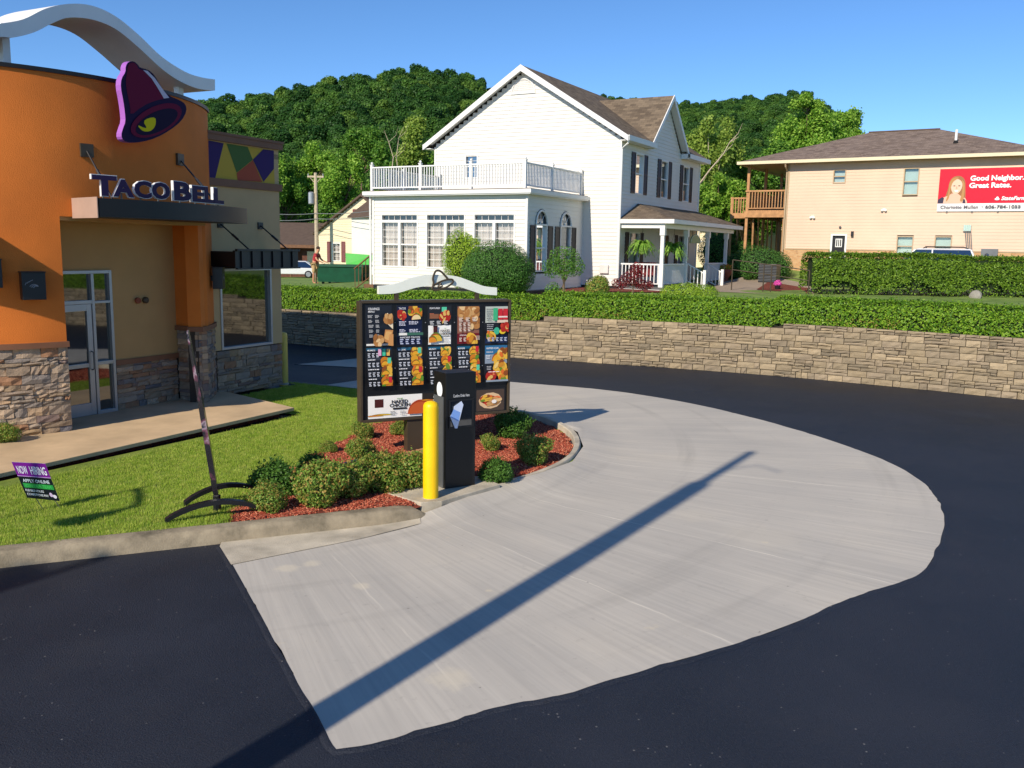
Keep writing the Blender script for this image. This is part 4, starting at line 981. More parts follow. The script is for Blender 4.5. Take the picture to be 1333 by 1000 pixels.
def d_top(p, k):
    if k == 0:
        p.rect(0, 0, 1, 1, '20242e'); p.rect(0, 0, 1, .05, 'e8e8e4'); p.text(.08, .9, 'CRAVINGS', .085, 'f0f0f0', .01, width=.45); p.text(.08, .84, 'MENU', .06, 'f0f0f0', .01, width=.25)
        for i in range(5): lines(p, .06, .76-i*.12, .2, 3, .026, .014, 'c8c8c8', i); lines(p, .34, .76-i*.12, .17, 3, .026, .014, 'c8c8c8', 10+i)
        p.poly([(.62, .66), (1, .42), (1, .62), (.78, .84)], 'e8d8b8'); food(p, .82, .68, .17, 5, 'tan'); p.poly([(.60, .12), (.9, .06), (1, .40), (.68, .42)], 'c0854e'); p.poly([(.64, .2), (.86, .12), (.95, .36), (.72, .38)], 'd8a868'); food(p, .42, .14, .18, 6, 'tan'); p.poly([(.78, .02), (1, .0), (1, .3), (.85, .3)], 'c89058')
    elif k == 1:
        p.rect(0, 0, 1, 1, '141c3c'); p.text(.06, .92, 'TACOS', .07, 'f0f0f0', .01, width=.28); food(p, .17, .78, .16, 1, 'red'); food(p, .62, .9, .17, 2); food(p, .86, .84, .15, 3, 'taco'); taco(p, .75, .66, .2, 'e8d09a')
        for i in range(2): lines(p, .05, .60-i*.2, .3, 4, .03, .016, 'd8d8e8', i); lines(p, .44, .60-i*.2, .5, 3, .03, .016, 'd8d8e8', 7+i)
        p.rect(.0, .26, 1, .33, '3e6a58'); p.rect(.02, .265, .34, .325, 'ece8e0'); p.text(.06, .19, 'NACHO TACOS', .06, 'f0f0f0', .01, width=.8); prices(p, .05, .95, .14, 4, .03, 'b8c0d8', 3)
    elif k == 2:
        p.rect(0, .5, 1, 1, '24262c'); p.rect(0, 0, 1, .5, 'f2f0ea'); p.text(.06, .93, 'FEATURED', .06, 'f0f0f0', .01, width=.45); lines(p, .06, .8, .25, 2, .03, .018, 'c86a4a', 3); p.rect(.05, .68, .45, .8, '8a5a40'); p.rect(.58, .84, .8, .98, '58c8a0'); p.ell(.72, .72, .26, .14, 'd8701e'); food(p, .72, .72, .2, 9, 'red'); prices(p, .05, .95, .6, 3, .02, 'c8c8c8', 4)
        p.rect(.2, .28, .38, .46, '4a2020'); p.poly([(.18, .46), (.40, .46), (.38, .5), (.2, .5)], '2a1414'); taco(p, .3, .08, .3, 'd8b03a'); taco(p, .14, .06, .22, 'd88a2a')
        p.text(.72, .40, 'THE', .05, '6a9a4a', .01, align='C'); p.text(.72, .33, 'NAKED', .085, '2a2a2a', .03, width=.42, align='C'); p.text(.72, .25, 'CHICKEN', .085, '2a2a2a', .03, width=.5, align='C'); p.text(.72, .19, 'CHALUPA', .05, '2a2a2a', .02, width=.4, align='C'); lines(p, .58, .13, .34, 4, .03, .012, '8a8a8a', 3)
    elif k == 3:
        p.rect(0, .28, 1, 1, '8a5a4a'); p.rect(0, 0, 1, .28, '6e1a22'); p.text(.06, .94, 'BURRITOS', .06, 'f0e8e0', .01, width=.5); food(p, .3, .84, .26, 11, 'tan'); food(p, .66, .86, .3, 12, 'tan'); food(p, .8, .55, .2, 13, 'tan')
        for i in range(3): prices(p, .04, .62 if i else .95, .68-i*.13, 3, .022, 'e0d0c0', i)
        p.text(.06, .22, 'SPECIALTIES', .05, 'f0e8e0', .01, width=.5); prices(p, .04, .42, .15, 2, .022, 'e0d0c0', 3); food(p, .62, .12, .22, 14); lines(p, .78, .2, .2, 4, .03, .014, 'e0d0c0', 5)
    else:
        p.rect(0, .56, 1, 1, 'b8beb4'); p.rect(0, 0, 1, .56, '1e2228'); p.rect(0, 0, 1, .22, '1c2c50'); lines(p, .04, .92, .3, 7, .05, .016, '5a5f5c', 2); p.rect(.32, .62, .52, .96, '3fae7a'); p.rect(.54, .64, .74, .94, 'c22a34'); p.rect(.76, .64, .97, .94, 'c22a34'); p.rect(.55, .7, .96, .74, 'e8d8d0'); p.rect(.5, .56, .98, .63, 'e0c8b0')
        lines(p, .04, .5, .3, 5, .05, .016, 'c8c8c8', 2); p.ell(.46, .34, .13, .1, '3fae8a'); p.ell(.72, .32, .14, .07, 'e0c030'); food(p, .82, .44, .16, 15, 'red'); food(p, .2, .2, .18, 16); prices(p, .04, .96, .14, 5, .022, 'c0c8d8', 3)
def d_mid(p, k):
    for i in range(4):
        z0 = .76-.25*i; c = ('1c5a78', '3a3f48', '30343c', '262a32')[i]
        p.rect(0, z0, 1, z0+.24, ('1a1e26', '22252c', '1c1f26', '181a20')[i]); p.rect(0, z0+.17, 1, z0+.24, c)
        p.text(.05, z0+.16, ('COMBOS', 'BOX', 'CRUNCHY', 'SUPREME', 'PARTY')[(k+i) % 5], .06, 'f0f0f0', .01, width=.3) if i == 0 else lines(p, .1, z0+.17, .38, 1, .03, .022, 'f0f0f0', i+k)
        p.ell(.06, z0+.18, .028, .014, 'f0f0f0', n=8); prices(p, .05, .55, z0+.08, 3, .024, 'd0d4dc', i*7+k)
        if i == 0 and k == 0:
            for j, c2 in enumerate(('e0a8c8', '48c09a', 'e0b060')): p.rect(.46+.17*j, z0+.03, .59+.17*j, z0+.21, c2)
        else:
            food(p, .78, z0+.09, .2, k*10+i, 'taco' if i % 2 else 'mix'); taco(p, .72, z0+.04, .16)
            if (i+k) % 2: p.rect(.82, z0+.08, .96, z0+.23, ('e0c040', '58c8a0', 'e09ab0', 'c82a34')[(i+k) % 4])
def d_mid4(p, k):
    p.rect(0, .5, 1, 1, '2f6a94'); p.rect(0, .0, 1, .5, '20242c'); p.rect(0, .5, 1, .75, '8a97a4'); p.text(.06, .9, "HAPPIER HOUR", .07, 'f0f0f0', .01, width=.55); p.text(.06, .8, 'FRESCO', .05, 'f0f0f0', .01, width=.3); taco(p, .6, .58, .3); food(p, .78, .78, .2, 33); lines(p, .04, .72, .18, 3, .04, .016, 'f0f0f0', 2)
    food(p, .66, .38, .26, 34); food(p, .25, .16, .2, 35, 'red'); food(p, .8, .14, .2, 36); lines(p, .04, .42, .2, 3, .04, .016, 'c8c8c8', 2); p.rect(0, .0, 1, .05, '8a97a4'); lines(p, .1, .27, .7, 1, .04, .018, 'f0f0f0', 3)
for k, (xa, xb) in enumerate(colx):
    f = k/4; ztop_, z1_, z2_, z3_ = 398.5+f*.5, 450-f*3.5, 453-f*3.5, 502-f*6
    y0, zA = bpx(xa+1, 400, .09); y1, zB = bpx(xb-2, 400, .09)
    ym = (y0+y1)/2; zt_ = bpx((xa+xb)/2, ztop_, .09)[1]; zu = bpx((xa+xb)/2, z1_, .09)[1]; zv = bpx((xa+xb)/2, z2_, .09)[1]; zw_ = bpx((xa+xb)/2, z3_, .09)[1]
    poster(y0, zu, y1, zt_, d_top, k); poster(y0, zw_, y1, zv, d_mid4 if k == 4 else d_mid, k)
    for zz in (zt_-.25, zw_+.25):
        m = MB(); m.lathe([(.008, 0), (.007, .006), (0, .008)], 8); sc = m.build('latch', 'alu', MBd); sc.rotation_euler = (0, math.pi/2, 0); sc.location = (.09, y1+.06, zz)
def d_bot(p, k):
    p.rect(0, 0, .5, 1, 'f0eee8'); p.rect(.5, 0, 1, 1, '2a2420'); p.rect(.06, .48, .14, .85, '4a2020'); taco(p, .12, .12, .1, 'd8b03a'); taco(p, .06, .1, .08, 'd88a2a')
    p.text(.29, .8, 'THE', .09, '6a9a4a', .01, align='C', sx=.35); p.text(.29, .64, 'NAKED', .2, '2a2a2a', .03, width=.15, align='C'); p.text(.29, .48, 'CHICKEN', .2, '2a2a2a', .03, width=.19, align='C'); p.rect(.225, .36, .355, .44, '2a2a2a'); lines(p, .2, .26, .07, 3, .07, .03, '9a9a9a', 1); lines(p, .29, .26, .07, 3, .07, .03, '9a9a9a', 1)
    p.ell(.48, .13, .12, .62, 'a8401e', 0, 0, 180, 18); p.ell(.48, .12, .115, .52, 'c05a2c', 0, 0, 180, 18); food(p, .55, .7, .05, 8, 'taco'); lines(p, .6, .8, .3, 4, .14, .06, 'e0d8d0', 4)
def d_bot2(p, k):
    p.rect(0, 0, 1, 1, '4a3c34'); p.ell(.5, .48, .42, .38, 'd8b890', .2, n=11); food(p, .48, .5, .3, 21, 'red'); food(p, .62, .42, .22, 22, 'tan'); food(p, .36, .6, .18, 23); p.ell(.62, .44, .09, .09, 'f0e8e0')
ya, _ = bpx(479, 530, .09); yb, _ = bpx(616, 525, .09); zA = bpx(520, 514, .09)[1]; zB = bpx(520, 543, .09)[1]
poster(ya, zB, yb, zA, d_bot, 0)
ya, _ = bpx(620, 520, .09); yb, _ = bpx(656, 520, .09); zA = bpx(640, 507, .09)[1]; zB = bpx(640, 534.5, .09)[1]; poster(ya, zB, yb, zA, d_bot2, 0)
# wave and bell on top
wp = [(493, 372.5), (505, 371.5), (518, 369), (535, 362.5), (555, 358.5), (575, 358), (595, 360), (615, 367), (630, 372.5), (647, 374.5)]; wb = [(493, 383), (510, 382.5), (522, 380.5), (540, 375), (556, 372.5), (575, 371.5), (592, 372), (612, 378), (628, 383), (647, 384.5)]
pl_ = [bpx(*p, .03) for p in cm(wp, 4)+cm(wb, 4)[::-1]]
m = MB(); m.prism(pl_, lambda y, z: (.03, y, z), lambda y, z: (-.05, y, z))
plain('pale_green', 'e2e6da', .5, var=.03); wv2 = m.build('topper_wave', 'pale_green', MBd); weld(wv2)
for px in (516, 621): y, z = bpx(px, 384, 0); m = MB(); m.box(-.03, .02, y-.03, y+.03, ztp-.02, z+.04); m.build('topper_bracket', 'bronze', MBd)
def zpx(zx, zy): return bpx(480+zx*.15, 340+zy*.15, .05)
ring = lambda P, w: [(.055, *zpx(*p)) for p in P]
m = MB(); m.tube([(.055, *zpx(*p)) for p in cm([(548, 240), (562, 190), (556, 150), (575, 95), (595, 82), (625, 90), (655, 120), (690, 160)], 4)], .016, 6)
el = []
for i in range(25):
    w = 2*math.pi*i/24; u, v = 98*math.cos(w), 32*math.sin(w); r = math.radians(-22); el.append((642+u*math.cos(r)-v*math.sin(r), 205+u*math.sin(r)+v*math.cos(r)))
m.tube([(.055, *zpx(*p)) for p in el], .014, 6, False); m.tube([(.055, *zpx(*p)) for p in ((600, 225), (625, 190), (640, 215), (605, 232))], .014, 6); m.build('topper_bell', 'bronze', wv2)

# ================================================================== ORDER POST
zp = .165; pc = at(600, 634, zp)
OP = thing('order_post', 'black order confirmation post with paper note taped to its screen', 'order post', (pc[0], pc[1]+.12, zp), math.radians(-58))
OPm = Matrix.Translation(OP.location) @ Matrix.Rotation(math.radians(-58), 4, 'Z'); OPi = OPm.inverted(); oN = np.array([math.cos(math.radians(58)), -math.sin(math.radians(58)), 0])
def opx(px, py, x=.0):
    P = OPi @ Vector(on_plane(px, py, np.array(OPm @ Vector((x, 0, 0))), oN)); return P.y, P.z
y0, z0 = opx(580, 560, .1); y1, z1 = opx(619, 560, .1); ztop = (opx(581, 488, .1)[1]+opx(619, 482, .1)[1])/2
m = MB(); m.pbox(bf, y0, y1, 0, ztop, -.22, .1); body = m.build('housing', 'black_plastic', OP, bevel=.008)
m = MB(); m.pbox(bf, y0-.012, y0, .0, ztop-.30, -.20, .05); m.build('side_panel', 'steel', OP)
a, b = opx(586, 523, .1); c, d = opx(614, 553, .1)
m = MB(); m.pbox(bf, a, c, d, b, .1, .106); m.build('screen', 'glass_dark', OP)
m = MB()
for k in ((a-.02, a, d-.02, b+.02), (c, c+.02, d-.02, b+.02), (a, c, d-.02, d), (a, c, b, b+.02)): m.pbox(bf, *k, .1, .115)
m.build('screen_frame', 'black_metal', OP)
pr = Print(lambda s, t, dd: bf(s, t, .102+dd)); s_, t_ = opx(590, 517.5, .1); pr.text(s_, t_, 'Confirm Order Here', .05, 'd8d8d8', .01, width=opx(611, 517, .1)[0]-s_); pr.build('lettering', OP)
nt = [opx(540+x*.19, 470+y*.19, .125) for x, y in ((320, 275), (333, 300), (292, 462), (275, 462), (242, 380), (265, 345), (268, 312))]
m = MB(); m.prism(nt, lambda s, t: (.122, s, t), lambda s, t: (.124+.0, s, t)); nt_o = m.build('paper_note', 'paper', OP)
bl = [opx(540+x*.19, 470+y*.19, .125) for x, y in ((265, 330), (312, 352), (300, 415), (243, 385))]
pr = Print(lambda s, t, dd: (.1245+dd, s, t)); pr.poly(bl, '7aa0e0'); pr.build('note_print', nt_o)
# white roundel and stripes on the side facing the kerb
fs_ = lambda s, t, dd: (s, y0-.002-dd, t)
pr = Print(fs_); zc = ztop-.22; pr.ell(-.06, zc, .075, .095, 'eef0f2', n=20)
for i in range(4): pr.rect(-.10+.03*i, zc-.22, -.085+.03*i, zc-.12, 'eef0f2')
pr.build('roundel', OP)
# ================================================================== BOLLARDS
def bollard(name, label, px, py, r, h, mat, z):
    p = at(px, py, z); b = thing(name, label, 'bollard', (p[0], p[1]+r*.6, z-.01), 0)
    MB().lathe([(r, -.1), (r, h-.05), (r*.96, h-.025), (r*.8, h), (r*.45, h+.018), (0, h+.024)], 24).build('post', mat, b, smooth=True)
    MB().lathe([(r+.004, -.02), (r+.012, -.02), (r+.012, .012), (r+.002, .02)], 24).build('base_collar', 'concrete_old', b, smooth=True); return b
bollard('bollard', 'bright yellow steel bollard beside the black order post', 560, 650, .093, 1.17, 'yellow_paint', .16)
bollard('bollard', 'pale yellow bollard in shade at the restaurant stone corner', 368.5, 499, .10, 1.13, 'yellow_pale', .06)
# ================================================================== YARD SIGN
pts_ = [at(*p, .15) for p in ((40, 658), (72, 664))]
YS = thing('yard_sign', 'leaning purple and black now hiring yard sign stuck in the lawn', 'yard sign', tuple(at(52, 660, .13)), math.radians(-62))
YSm = Matrix.Translation(YS.location) @ Matrix.Rotation(math.radians(-62), 4, 'Z'); YSi = YSm.inverted(); yN = np.array([math.cos(math.radians(62)), -math.sin(math.radians(62)), 0])
def ypx(zx, zy):
    P = YSi @ Vector(on_plane(zx*.075, 590+zy*.07503, np.array(YS.location), yN)); return P.y, P.z
cr = [ypx(*p) for p in ((200, 150), (785, 180), (1040, 832), (470, 770))]
m = MB(); m.prism(cr, lambda s, t: (-.005, s, t), lambda s, t: (.003, s, t)); yb_ = m.build('panel', 'white_paint', YS)
def yq(u, v):
    a = [cr[0][i]+(cr[1][i]-cr[0][i])*u for i in (0, 1)]; b = [cr[3][i]+(cr[2][i]-cr[3][i])*u for i in (0, 1)]; return (b[0]+(a[0]-b[0])*v, b[1]+(a[1]-b[1])*v)
pr = Print(lambda s, t, dd: (.0035+dd, *yq(s, t))); pr.rect(0, 0, 1, .61, '141a22'); pr.rect(0, .63, 1, 1, '7a1a90'); pr.rect(0, .61, 1, .63, 'c89ad8')
pr.text(.07, .69, 'NOW', .30, 'e8e4f4', .02, width=.3); pr.text(.45, .69, 'HIRING', .30, 'f4f0fa', .02, width=.48); pr.text(.1, .46, 'APPLY ONLINE', .12, 'd8e4e8', .02, width=.8); pr.rect(.06, .3, .97, .43, '2f9a44'); pr.text(.1, .325, 'JOIN OUR TEAM', .11, '48c860', .02, width=.8)
pr.text(.06, .20, 'FLEXIBLE HOURS', .085, 'e4e8ea', .02, width=.55); pr.text(.06, .09, 'COMPETITIVE PAY', .085, 'e4e8ea', .02, width=.65); pr.ell(.8, .16, .05, .06, 'd8c0e0'); pr.ell(.9, .12, .06, .05, 'e8e0ee'); pr.build('print', YS)
lo1, lo2 = yq(.25, .1), yq(.8, .1); m = MB()
for lo in (lo1, lo2): m.tube([(-.008, lo[0], lo[1]), (-.008, lo[0]+.12, -.12)], .004, 5)
m.build('wire_stake', 'steel', YS)
# ================================================================== FLAG ON CROSS BASE
fl = at(280, 664, .14)
FG = thing('banner_stand', 'tall thin leaning advertising banner on black cross base near kerb', 'banner', (fl[0], fl[1], zl(fl[0], fl[1])))
fx = [aty(px, py, fl[1])-np.array([fl[0], fl[1], FG.location.z]) for px, py in ((282, 645), (270, 575), (258, 505), (244.5, 432))]
m = MB(); rows = []
for (p, w, dp) in zip(cm([tuple(f) for f in fx], 5), np.interp(np.linspace(0, 1, 16), [0, .25, .6, 1], [.03, .034, .026, .008]), np.interp(np.linspace(0, 1, 16), [0, .3, 1], [.15, .3, .25])):
    rows += [(p[0]-w, p[1]-.02, p[2]), (p[0]+w, p[1]-.025, p[2]), (p[0]+w*.8-dp*.335, p[1]+dp, p[2]+.01), (p[0]-w*.8-dp*.335, p[1]+dp, p[2]+.01)]
k = len(rows)//4; m.add(rows, [(i*4+j, i*4+(j+1) % 4, i*4+4+(j+1) % 4, i*4+4+j) for i in range(k-1) for j in range(4)]+[(0, 1, 2, 3), (k*4-1, k*4-2, k*4-3, k*4-4)])
q = N('banner_vinyl'); v = q.coord('Object'); wv = q.noise(q.coord('Object', (1, 1, .9)), 2.6, 4)
q.color(q.ramp(wv, [(.35, lin('0e0d12')), (.50, lin('14121a')), (.54, lin('5a3044')), (.57, lin('8a7a86')), (.60, lin('1a2030')), (.7, lin('0e0f14'))])); q.set(.25, 0, .6)  # pink and grey bands: print, plus reflections painted into the colour
m.build('banner', 'banner_vinyl', FG)
m = MB(); c0 = Vector(fx[0]); m.tube([c0-Vector((-.03, 0, .15)), c0+Vector((-.06, 0, .35))], .022, 8); m.tube([(c0.x, .0, .0), tuple(c0)], .045, 8); m.build('pole_socket', 'black_metal', FG)
for (a, b) in (((215, 683), (345, 668)), ((345, 645), (240, 660)), ):
    A = at(*a, .13)-np.array(FG.location); Bp = at(*b, .13)-np.array(FG.location); m = MB(); n_ = 12; rows = []
    d = (Bp-A)[:2]; d /= np.linalg.norm(d); nn = np.array([-d[1], d[0]])*.04
    for i in range(n_+1):
        t = i/n_; p = A+(Bp-A)*t; z = .015+.15*math.sin(math.pi*t)**.8; rows += [(p[0]-nn[0], p[1]-nn[1], z), (p[0]+nn[0], p[1]+nn[1], z), (p[0]+nn[0], p[1]+nn[1], z+.05), (p[0]-nn[0], p[1]-nn[1], z+.05)]
    m.add(rows, [(i*4+j, i*4+(j+1) % 4, i*4+4+(j+1) % 4, i*4+4+j) for i in range(n_) for j in range(4)]+[(0, 1, 2, 3), (n_*4+3, n_*4+2, n_*4+1, n_*4)]); m.build('leg', 'black_metal', FG)
# ================================================================== SHRUBS IN THE BED
def shrub_mesh(k, mat, r=.36, h=.34, n=7500, leaf=.034):
    R = random.Random(k); lobes = [((0, 0, h*.75), (r*.75, r*.75, h*.72))]
    for i in range(7): a = i*.9+R.random(); lobes.append(((r*.5*math.cos(a), r*.5*math.sin(a), h*R.uniform(.55, .95)), (r*R.uniform(.38, .55),)*2+(h*R.uniform(.42, .6),)))
    lobes = [((c[0]+R.uniform(-.07, .07), c[1]+R.uniform(-.07, .07), c[2]*R.uniform(.8, 1.2)), r_) for c, r_ in lobes]
    P, D = lump_pts(n, lobes, .55, .45); SP, SD = [], []
    for i in range(60):
        a, e = R.random()*6.28, R.uniform(.35, 1.45); d = np.array([math.cos(a)*math.cos(e), math.sin(a)*math.cos(e), math.sin(e)]); b0_ = np.array([0, 0, h*.55])+d*np.array([r*.8, r*.8, h*.75]); L_ = R.uniform(.05, .17)
        for j in range(14): SP.append(b0_+d*L_*j/13+RNG.normal(size=3)*.014); SD.append(d+RNG.normal(size=3)*.6)
    P = np.r_[P, np.array(SP)]; D = np.r_[D, np.array(SD)]; keep = P[:, 2] > .0; P, D = P[keep], D[keep]
    return leaf_mesh('foliage', P, D, leaf*(.7+.7*RNG.random(len(P))), mat, .62)
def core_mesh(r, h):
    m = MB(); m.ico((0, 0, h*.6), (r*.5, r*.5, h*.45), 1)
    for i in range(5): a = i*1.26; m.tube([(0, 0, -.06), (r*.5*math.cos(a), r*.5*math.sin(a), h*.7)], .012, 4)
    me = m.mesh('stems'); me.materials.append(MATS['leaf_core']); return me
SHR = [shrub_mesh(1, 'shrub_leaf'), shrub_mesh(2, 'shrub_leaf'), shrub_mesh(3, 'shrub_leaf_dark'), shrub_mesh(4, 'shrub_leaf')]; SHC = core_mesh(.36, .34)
def shrub(px, py, wpx, k, label, group, z=.15):
    """py: pixel row of the foot, wpx: width in pixels"""
    p = at(px, py, z); dist = math.hypot(p[0], p[1]); s = wpx*dist/F_PX/.80
    o = thing('shrub', label, 'shrub', (p[0], p[1]+.25*s, zb(p[0], p[1]+.2*s)-.02), random.random()*6, group); o.scale = (s, s, s)
    link_mesh('foliage', SHR[k], None, o); link_mesh('stems', SHC, None, o); return o
G1 = 'low shrubs along the kerb end of the mulch bed'; G2 = 'small shrubs behind the menu board pedestal'; G3 = 'rounded shrubs on the pad side of the order post'
for px, py, w, k, lb in ((412, 664, 92, 1, 'largest leafy shrub in the row beside the kerb'), (354, 646, 74, 2, 'dark green shrub behind the cross base of the banner'), (405, 622, 56, 2, 'small dark shrub just behind the largest kerb shrub'), (490, 645, 84, 0, 'leafy shrub between the largest kerb shrub and the concrete plinth'), (528, 639, 76, 1, 'leafy shrub against the concrete plinth of the order post'), (342, 669, 60, 3, 'small shrub touching a leg of the banner base'), (452, 653, 80, 0, 'leafy shrub joined onto the side of the largest kerb shrub')): shrub(px, py, w, k, lb, G1)
for px, py, w, k, lb in ((468, 592, 48, 0, 'round green shrub in open mulch below the menu board corner'), (425, 580, 28, 3, 'tiny shrub at the edge of lawn and mulch'), (470, 564, 38, 1, 'small shrub right under the lawn side edge of the menu board'), (520, 560, 34, 3, 'small shrub behind the menu board pedestal')): shrub(px, py, w, k, lb, G2)
for px, py, w, k, lb in ((646, 629, 56, 2, 'dark ball shrub beside the black order post'), (694, 600, 62, 0, 'large lit shrub nearest the curved bed edging'), (637, 580, 36, 1, 'small shrub between order post and menu board'), (668, 564, 60, 2, 'dark shrub in the shade of the menu board')): shrub(px, py, w, k, lb, G3)
o = shrub(-2, 578, 36, 3, 'small shrub at the foot of the sunlit stone pillar', None, .165); o.location.z = .15
# pieces of cardboard and edging lying in the bed
m = MB(); m.prism([tuple(at(*p, .2)[:2]) for p in ((505, 597), (552, 584), (555, 598), (520, 606))], lambda x, y: (x, y, .185), lambda x, y: (x, y, .215)); tag(m.build('wooden_board', 'wood', bevel=.004), 'loose tan wooden board lying in mulch behind yellow bollard', 'board')
m = MB(); A = at(430, 611, .17); Bq = at(505, 596, .17); m.tube([A, A*.5+Bq*.5+np.array([0, .05, .02]), Bq], .045, 6); tag(m.build('drain_pipe', 'black_metal'), 'dark drain pipe lying across the red mulch', 'pipe')
# ================================================================== POLES BEHIND THE VIEWER (their shadows cross the pad and lawn)
sd = np.array([math.sin(SUN_AZ), math.cos(SUN_AZ)]); ck = 1/math.tan(SUN_EL)
tip = at(979, 589)[:2]; h = 9.4; b0 = tip-sd*ck*h
PL = thing('utility_pole', 'tall round utility pole beside the drive whose shadow crosses the pad', 'utility pole', (*b0, 0))
MB().tube([(0, 0, -.2), (0, 0, 7.9), (0, 0, 8.0), (0, 0, h)], [.16, .145, .085, .07], 14).build('pole', 'bark', PL, smooth=True)
m = MB(); m.tube([(0, 0, h-.9), (.5, .15, h-.75), (1., .2, h-1.1)], .012, 5); m.build('cable', 'black_metal', PL)
tip = at(216, 620, .13)[:2]; h = 4.0; b0 = tip-sd*ck*h; pp_ = np.array([sd[1], -sd[0]])
LP = thing('lamp_post', 'thin gooseneck lamp post whose shadow falls on the lawn', 'lamp post', (*b0, 0))
MB().tube([(0, 0, -.2), (0, 0, h)], [.03, .022], 8).build('pole', 'black_metal', LP)
def sh2(px, py):                       # shadow pixel -> (sideways, height) of the caster
    q_ = at(px, py, .13)[:2]-b0; return q_@pp_, (q_@sd)/ck
cpt = [sh2(*p) for p in ((105, 669), (205, 658), (178, 648), (160, 644), (140, 658))]
apx, apz = sh2(165, 645); xs_ = [c_[0] for c_ in cpt]; zc = min(c_[1] for c_ in cpt)
ax = (xs_[0]+xs_[1])/2; rr = abs(xs_[1]-xs_[0])/2
MB().lathe([(rr, 0), (rr*.98, .03), (rr*.62, .16), (rr*.42, .30), (rr*.25, .40), (.05, .46), (0, .47)], 18, (pp_[0]*ax, pp_[1]*ax, zc+.0)).build('lamp_shade', 'steel', LP)
gp = [(0, h-.22), (ax*.35, h-.3), (ax*.8, h-.45), (ax, zc+.44)]
MB().tube([(pp_[0]*a, pp_[1]*a, z) for a, z in cm(gp, 5)], .035, 6).build('gooseneck', 'steel', LP)
tip = at(140, 724)[:2]; h = 8.; b0 = tip-sd*ck*h
P3 = thing('utility_pole', 'slim utility pole with round transformer shading the kerb end', 'utility pole', (*b0, 0))
MB().tube([(0, 0, -.2), (0, 0, h-.5), (0, 0, h)], [.11, .08, .075], 10).build('pole', 'bark', P3, smooth=True); MB().lathe([(.0, -.45), (.2, -.45), (.22, -.3), (.22, .2), (.1, .27), (0, .28)], 14, (-.3, 0, h-.55)).build('transformer', 'steel', P3)
# ================================================================== WHITE HOUSE
HC = at(802.4, 375.6, 1.6)
HS = thing('house', 'large white two-storey house with sunroom, roof deck and porch', 'house', tuple(HC), math.radians(-29))
HSm = Matrix.Translation(HS.location) @ Matrix.Rotation(math.radians(-29), 4, 'Z'); HSi = HSm.inverted()
H_R = np.array([math.cos(math.radians(29)), -math.sin(math.radians(29)), 0]); H_B = np.array([math.sin(math.radians(29)), math.cos(math.radians(29)), 0])
f_gab = lambda s, z, d: (s, -d, z); f_side = lambda s, z, d: (d, s, z); f_left = lambda s, z, d: (-8.7-d, s, z); f_back = lambda s, z, d: (s, 10.+d, z)
f_sf = lambda s, z, d: (s, -4.75-d, z); f_ss = lambda s, z, d: (-1.56+d, s, z); f_sl = lambda s, z, d: (-8.41-d, s, z)
CX = -4.35
def gspan(z): h = 4.35 if z < 5.85 else 4.35*max(0, 1-(z-5.85)/2.80); return (CX-h, CX+h)
m = MB(); siding(m, f_gab, gspan, 0.1, 8.62, [(-7.16, -6.53, 4.45, 5.42), (-8.41, -1.56, 0, 3.4)]); stuff(m.build('gable_siding', 'white_siding', HS, recalc=False))
side_w = [(1.53, 2.42), (4.54, 5.43), (7.52, 8.41)]; SZ = (3.80, 5.42)
holes = [(a, b, *SZ) for a, b in side_w] + [(1.1, 2.3, .65, 2.25), (5.0, 5.95, .12, 2.2), (7.2, 8.3, .65, 2.25)]
def xspan(z): return (0, 10.) if z < 5.85 else (5.0-2.05*max(0, 1-(z-5.9)/2.1), 5.0+2.05*max(0, 1-(z-5.9)/2.1))
m = MB(); siding(m, f_side, xspan, .1, 7.95, holes); stuff(m.build('side_siding', 'white_siding', HS, recalc=False))
m = MB(); siding(m, f_left, (0, 10.), .1, 5.85); siding(m, f_back, gspan, .1, 8.6); stuff(m.build('rear_siding', 'white_siding', HS, recalc=False))
m = MB(); m.box(-8.72, .02, .0, 10.0, -.4, .1); m.box(-8.43, -1.54, -4.77, 0, -.45, .02); m.build('foundation', 'shutter_black', HS)
for cb in ((-.02, .03, -.035, .07, .1, 5.8), (-.03, .04, 9.93, 10.03, .1, 5.8), (-8.74, -8.66, -.035, .05, 3.6, 5.8), (-1.6, -1.52, -4.79, -4.70, 0, 3.4), (-8.45, -8.36, -4.79, -4.72, 0, 3.4)): m = MB(); m.box(*cb); m.build('corner_board', 'white_trim', HS)
# floor and ceilings close the shell
m = MB(); m.box(-8.65, -.05, .06, 9.9, 3.0, 3.1); m.box(-8.65, -.05, .06, 9.9, 5.7, 5.75); m.build('floor_deck', 'dark_interior', HS)
# sunroom
sw = [(-8.01, -6.29), (-5.88, -4.16), (-3.76, -2.05)]
m = MB(); siding(m, f_sf, (-8.41, -1.56), .0, 3.42, [(a, b, .73, 2.74) for a, b in sw]); siding(m, f_sl, (-4.75, 0), 0, 3.42)
arch = [(-4.09, -3.17), (-2.06, -1.10)]; hl = []
for a, b in arch:
    hl.append((a, b, .67, 2.38)); c = (a+b)/2; r = (b-a)/2
    for k in range(6): z = 2.38+.5*k/6; w = r*math.sqrt(max(0, 1-((z+.04-2.38)/.52)**2)); hl.append((c-w, c+w, z, z+.5/6))
siding(m, f_ss, (-4.75, 0), .0, 3.42, hl); stuff(m.build('sunroom_siding', 'white_siding', HS, recalc=False))
m = MB(); m.box(-8.3, -1.65, -4.5, -.1, -.05, 0.02); m.box(-8.2, -1.75, -3.6, -3.5, 0, 3.3); m.build('sunroom_floor', 'dark_interior', HS)
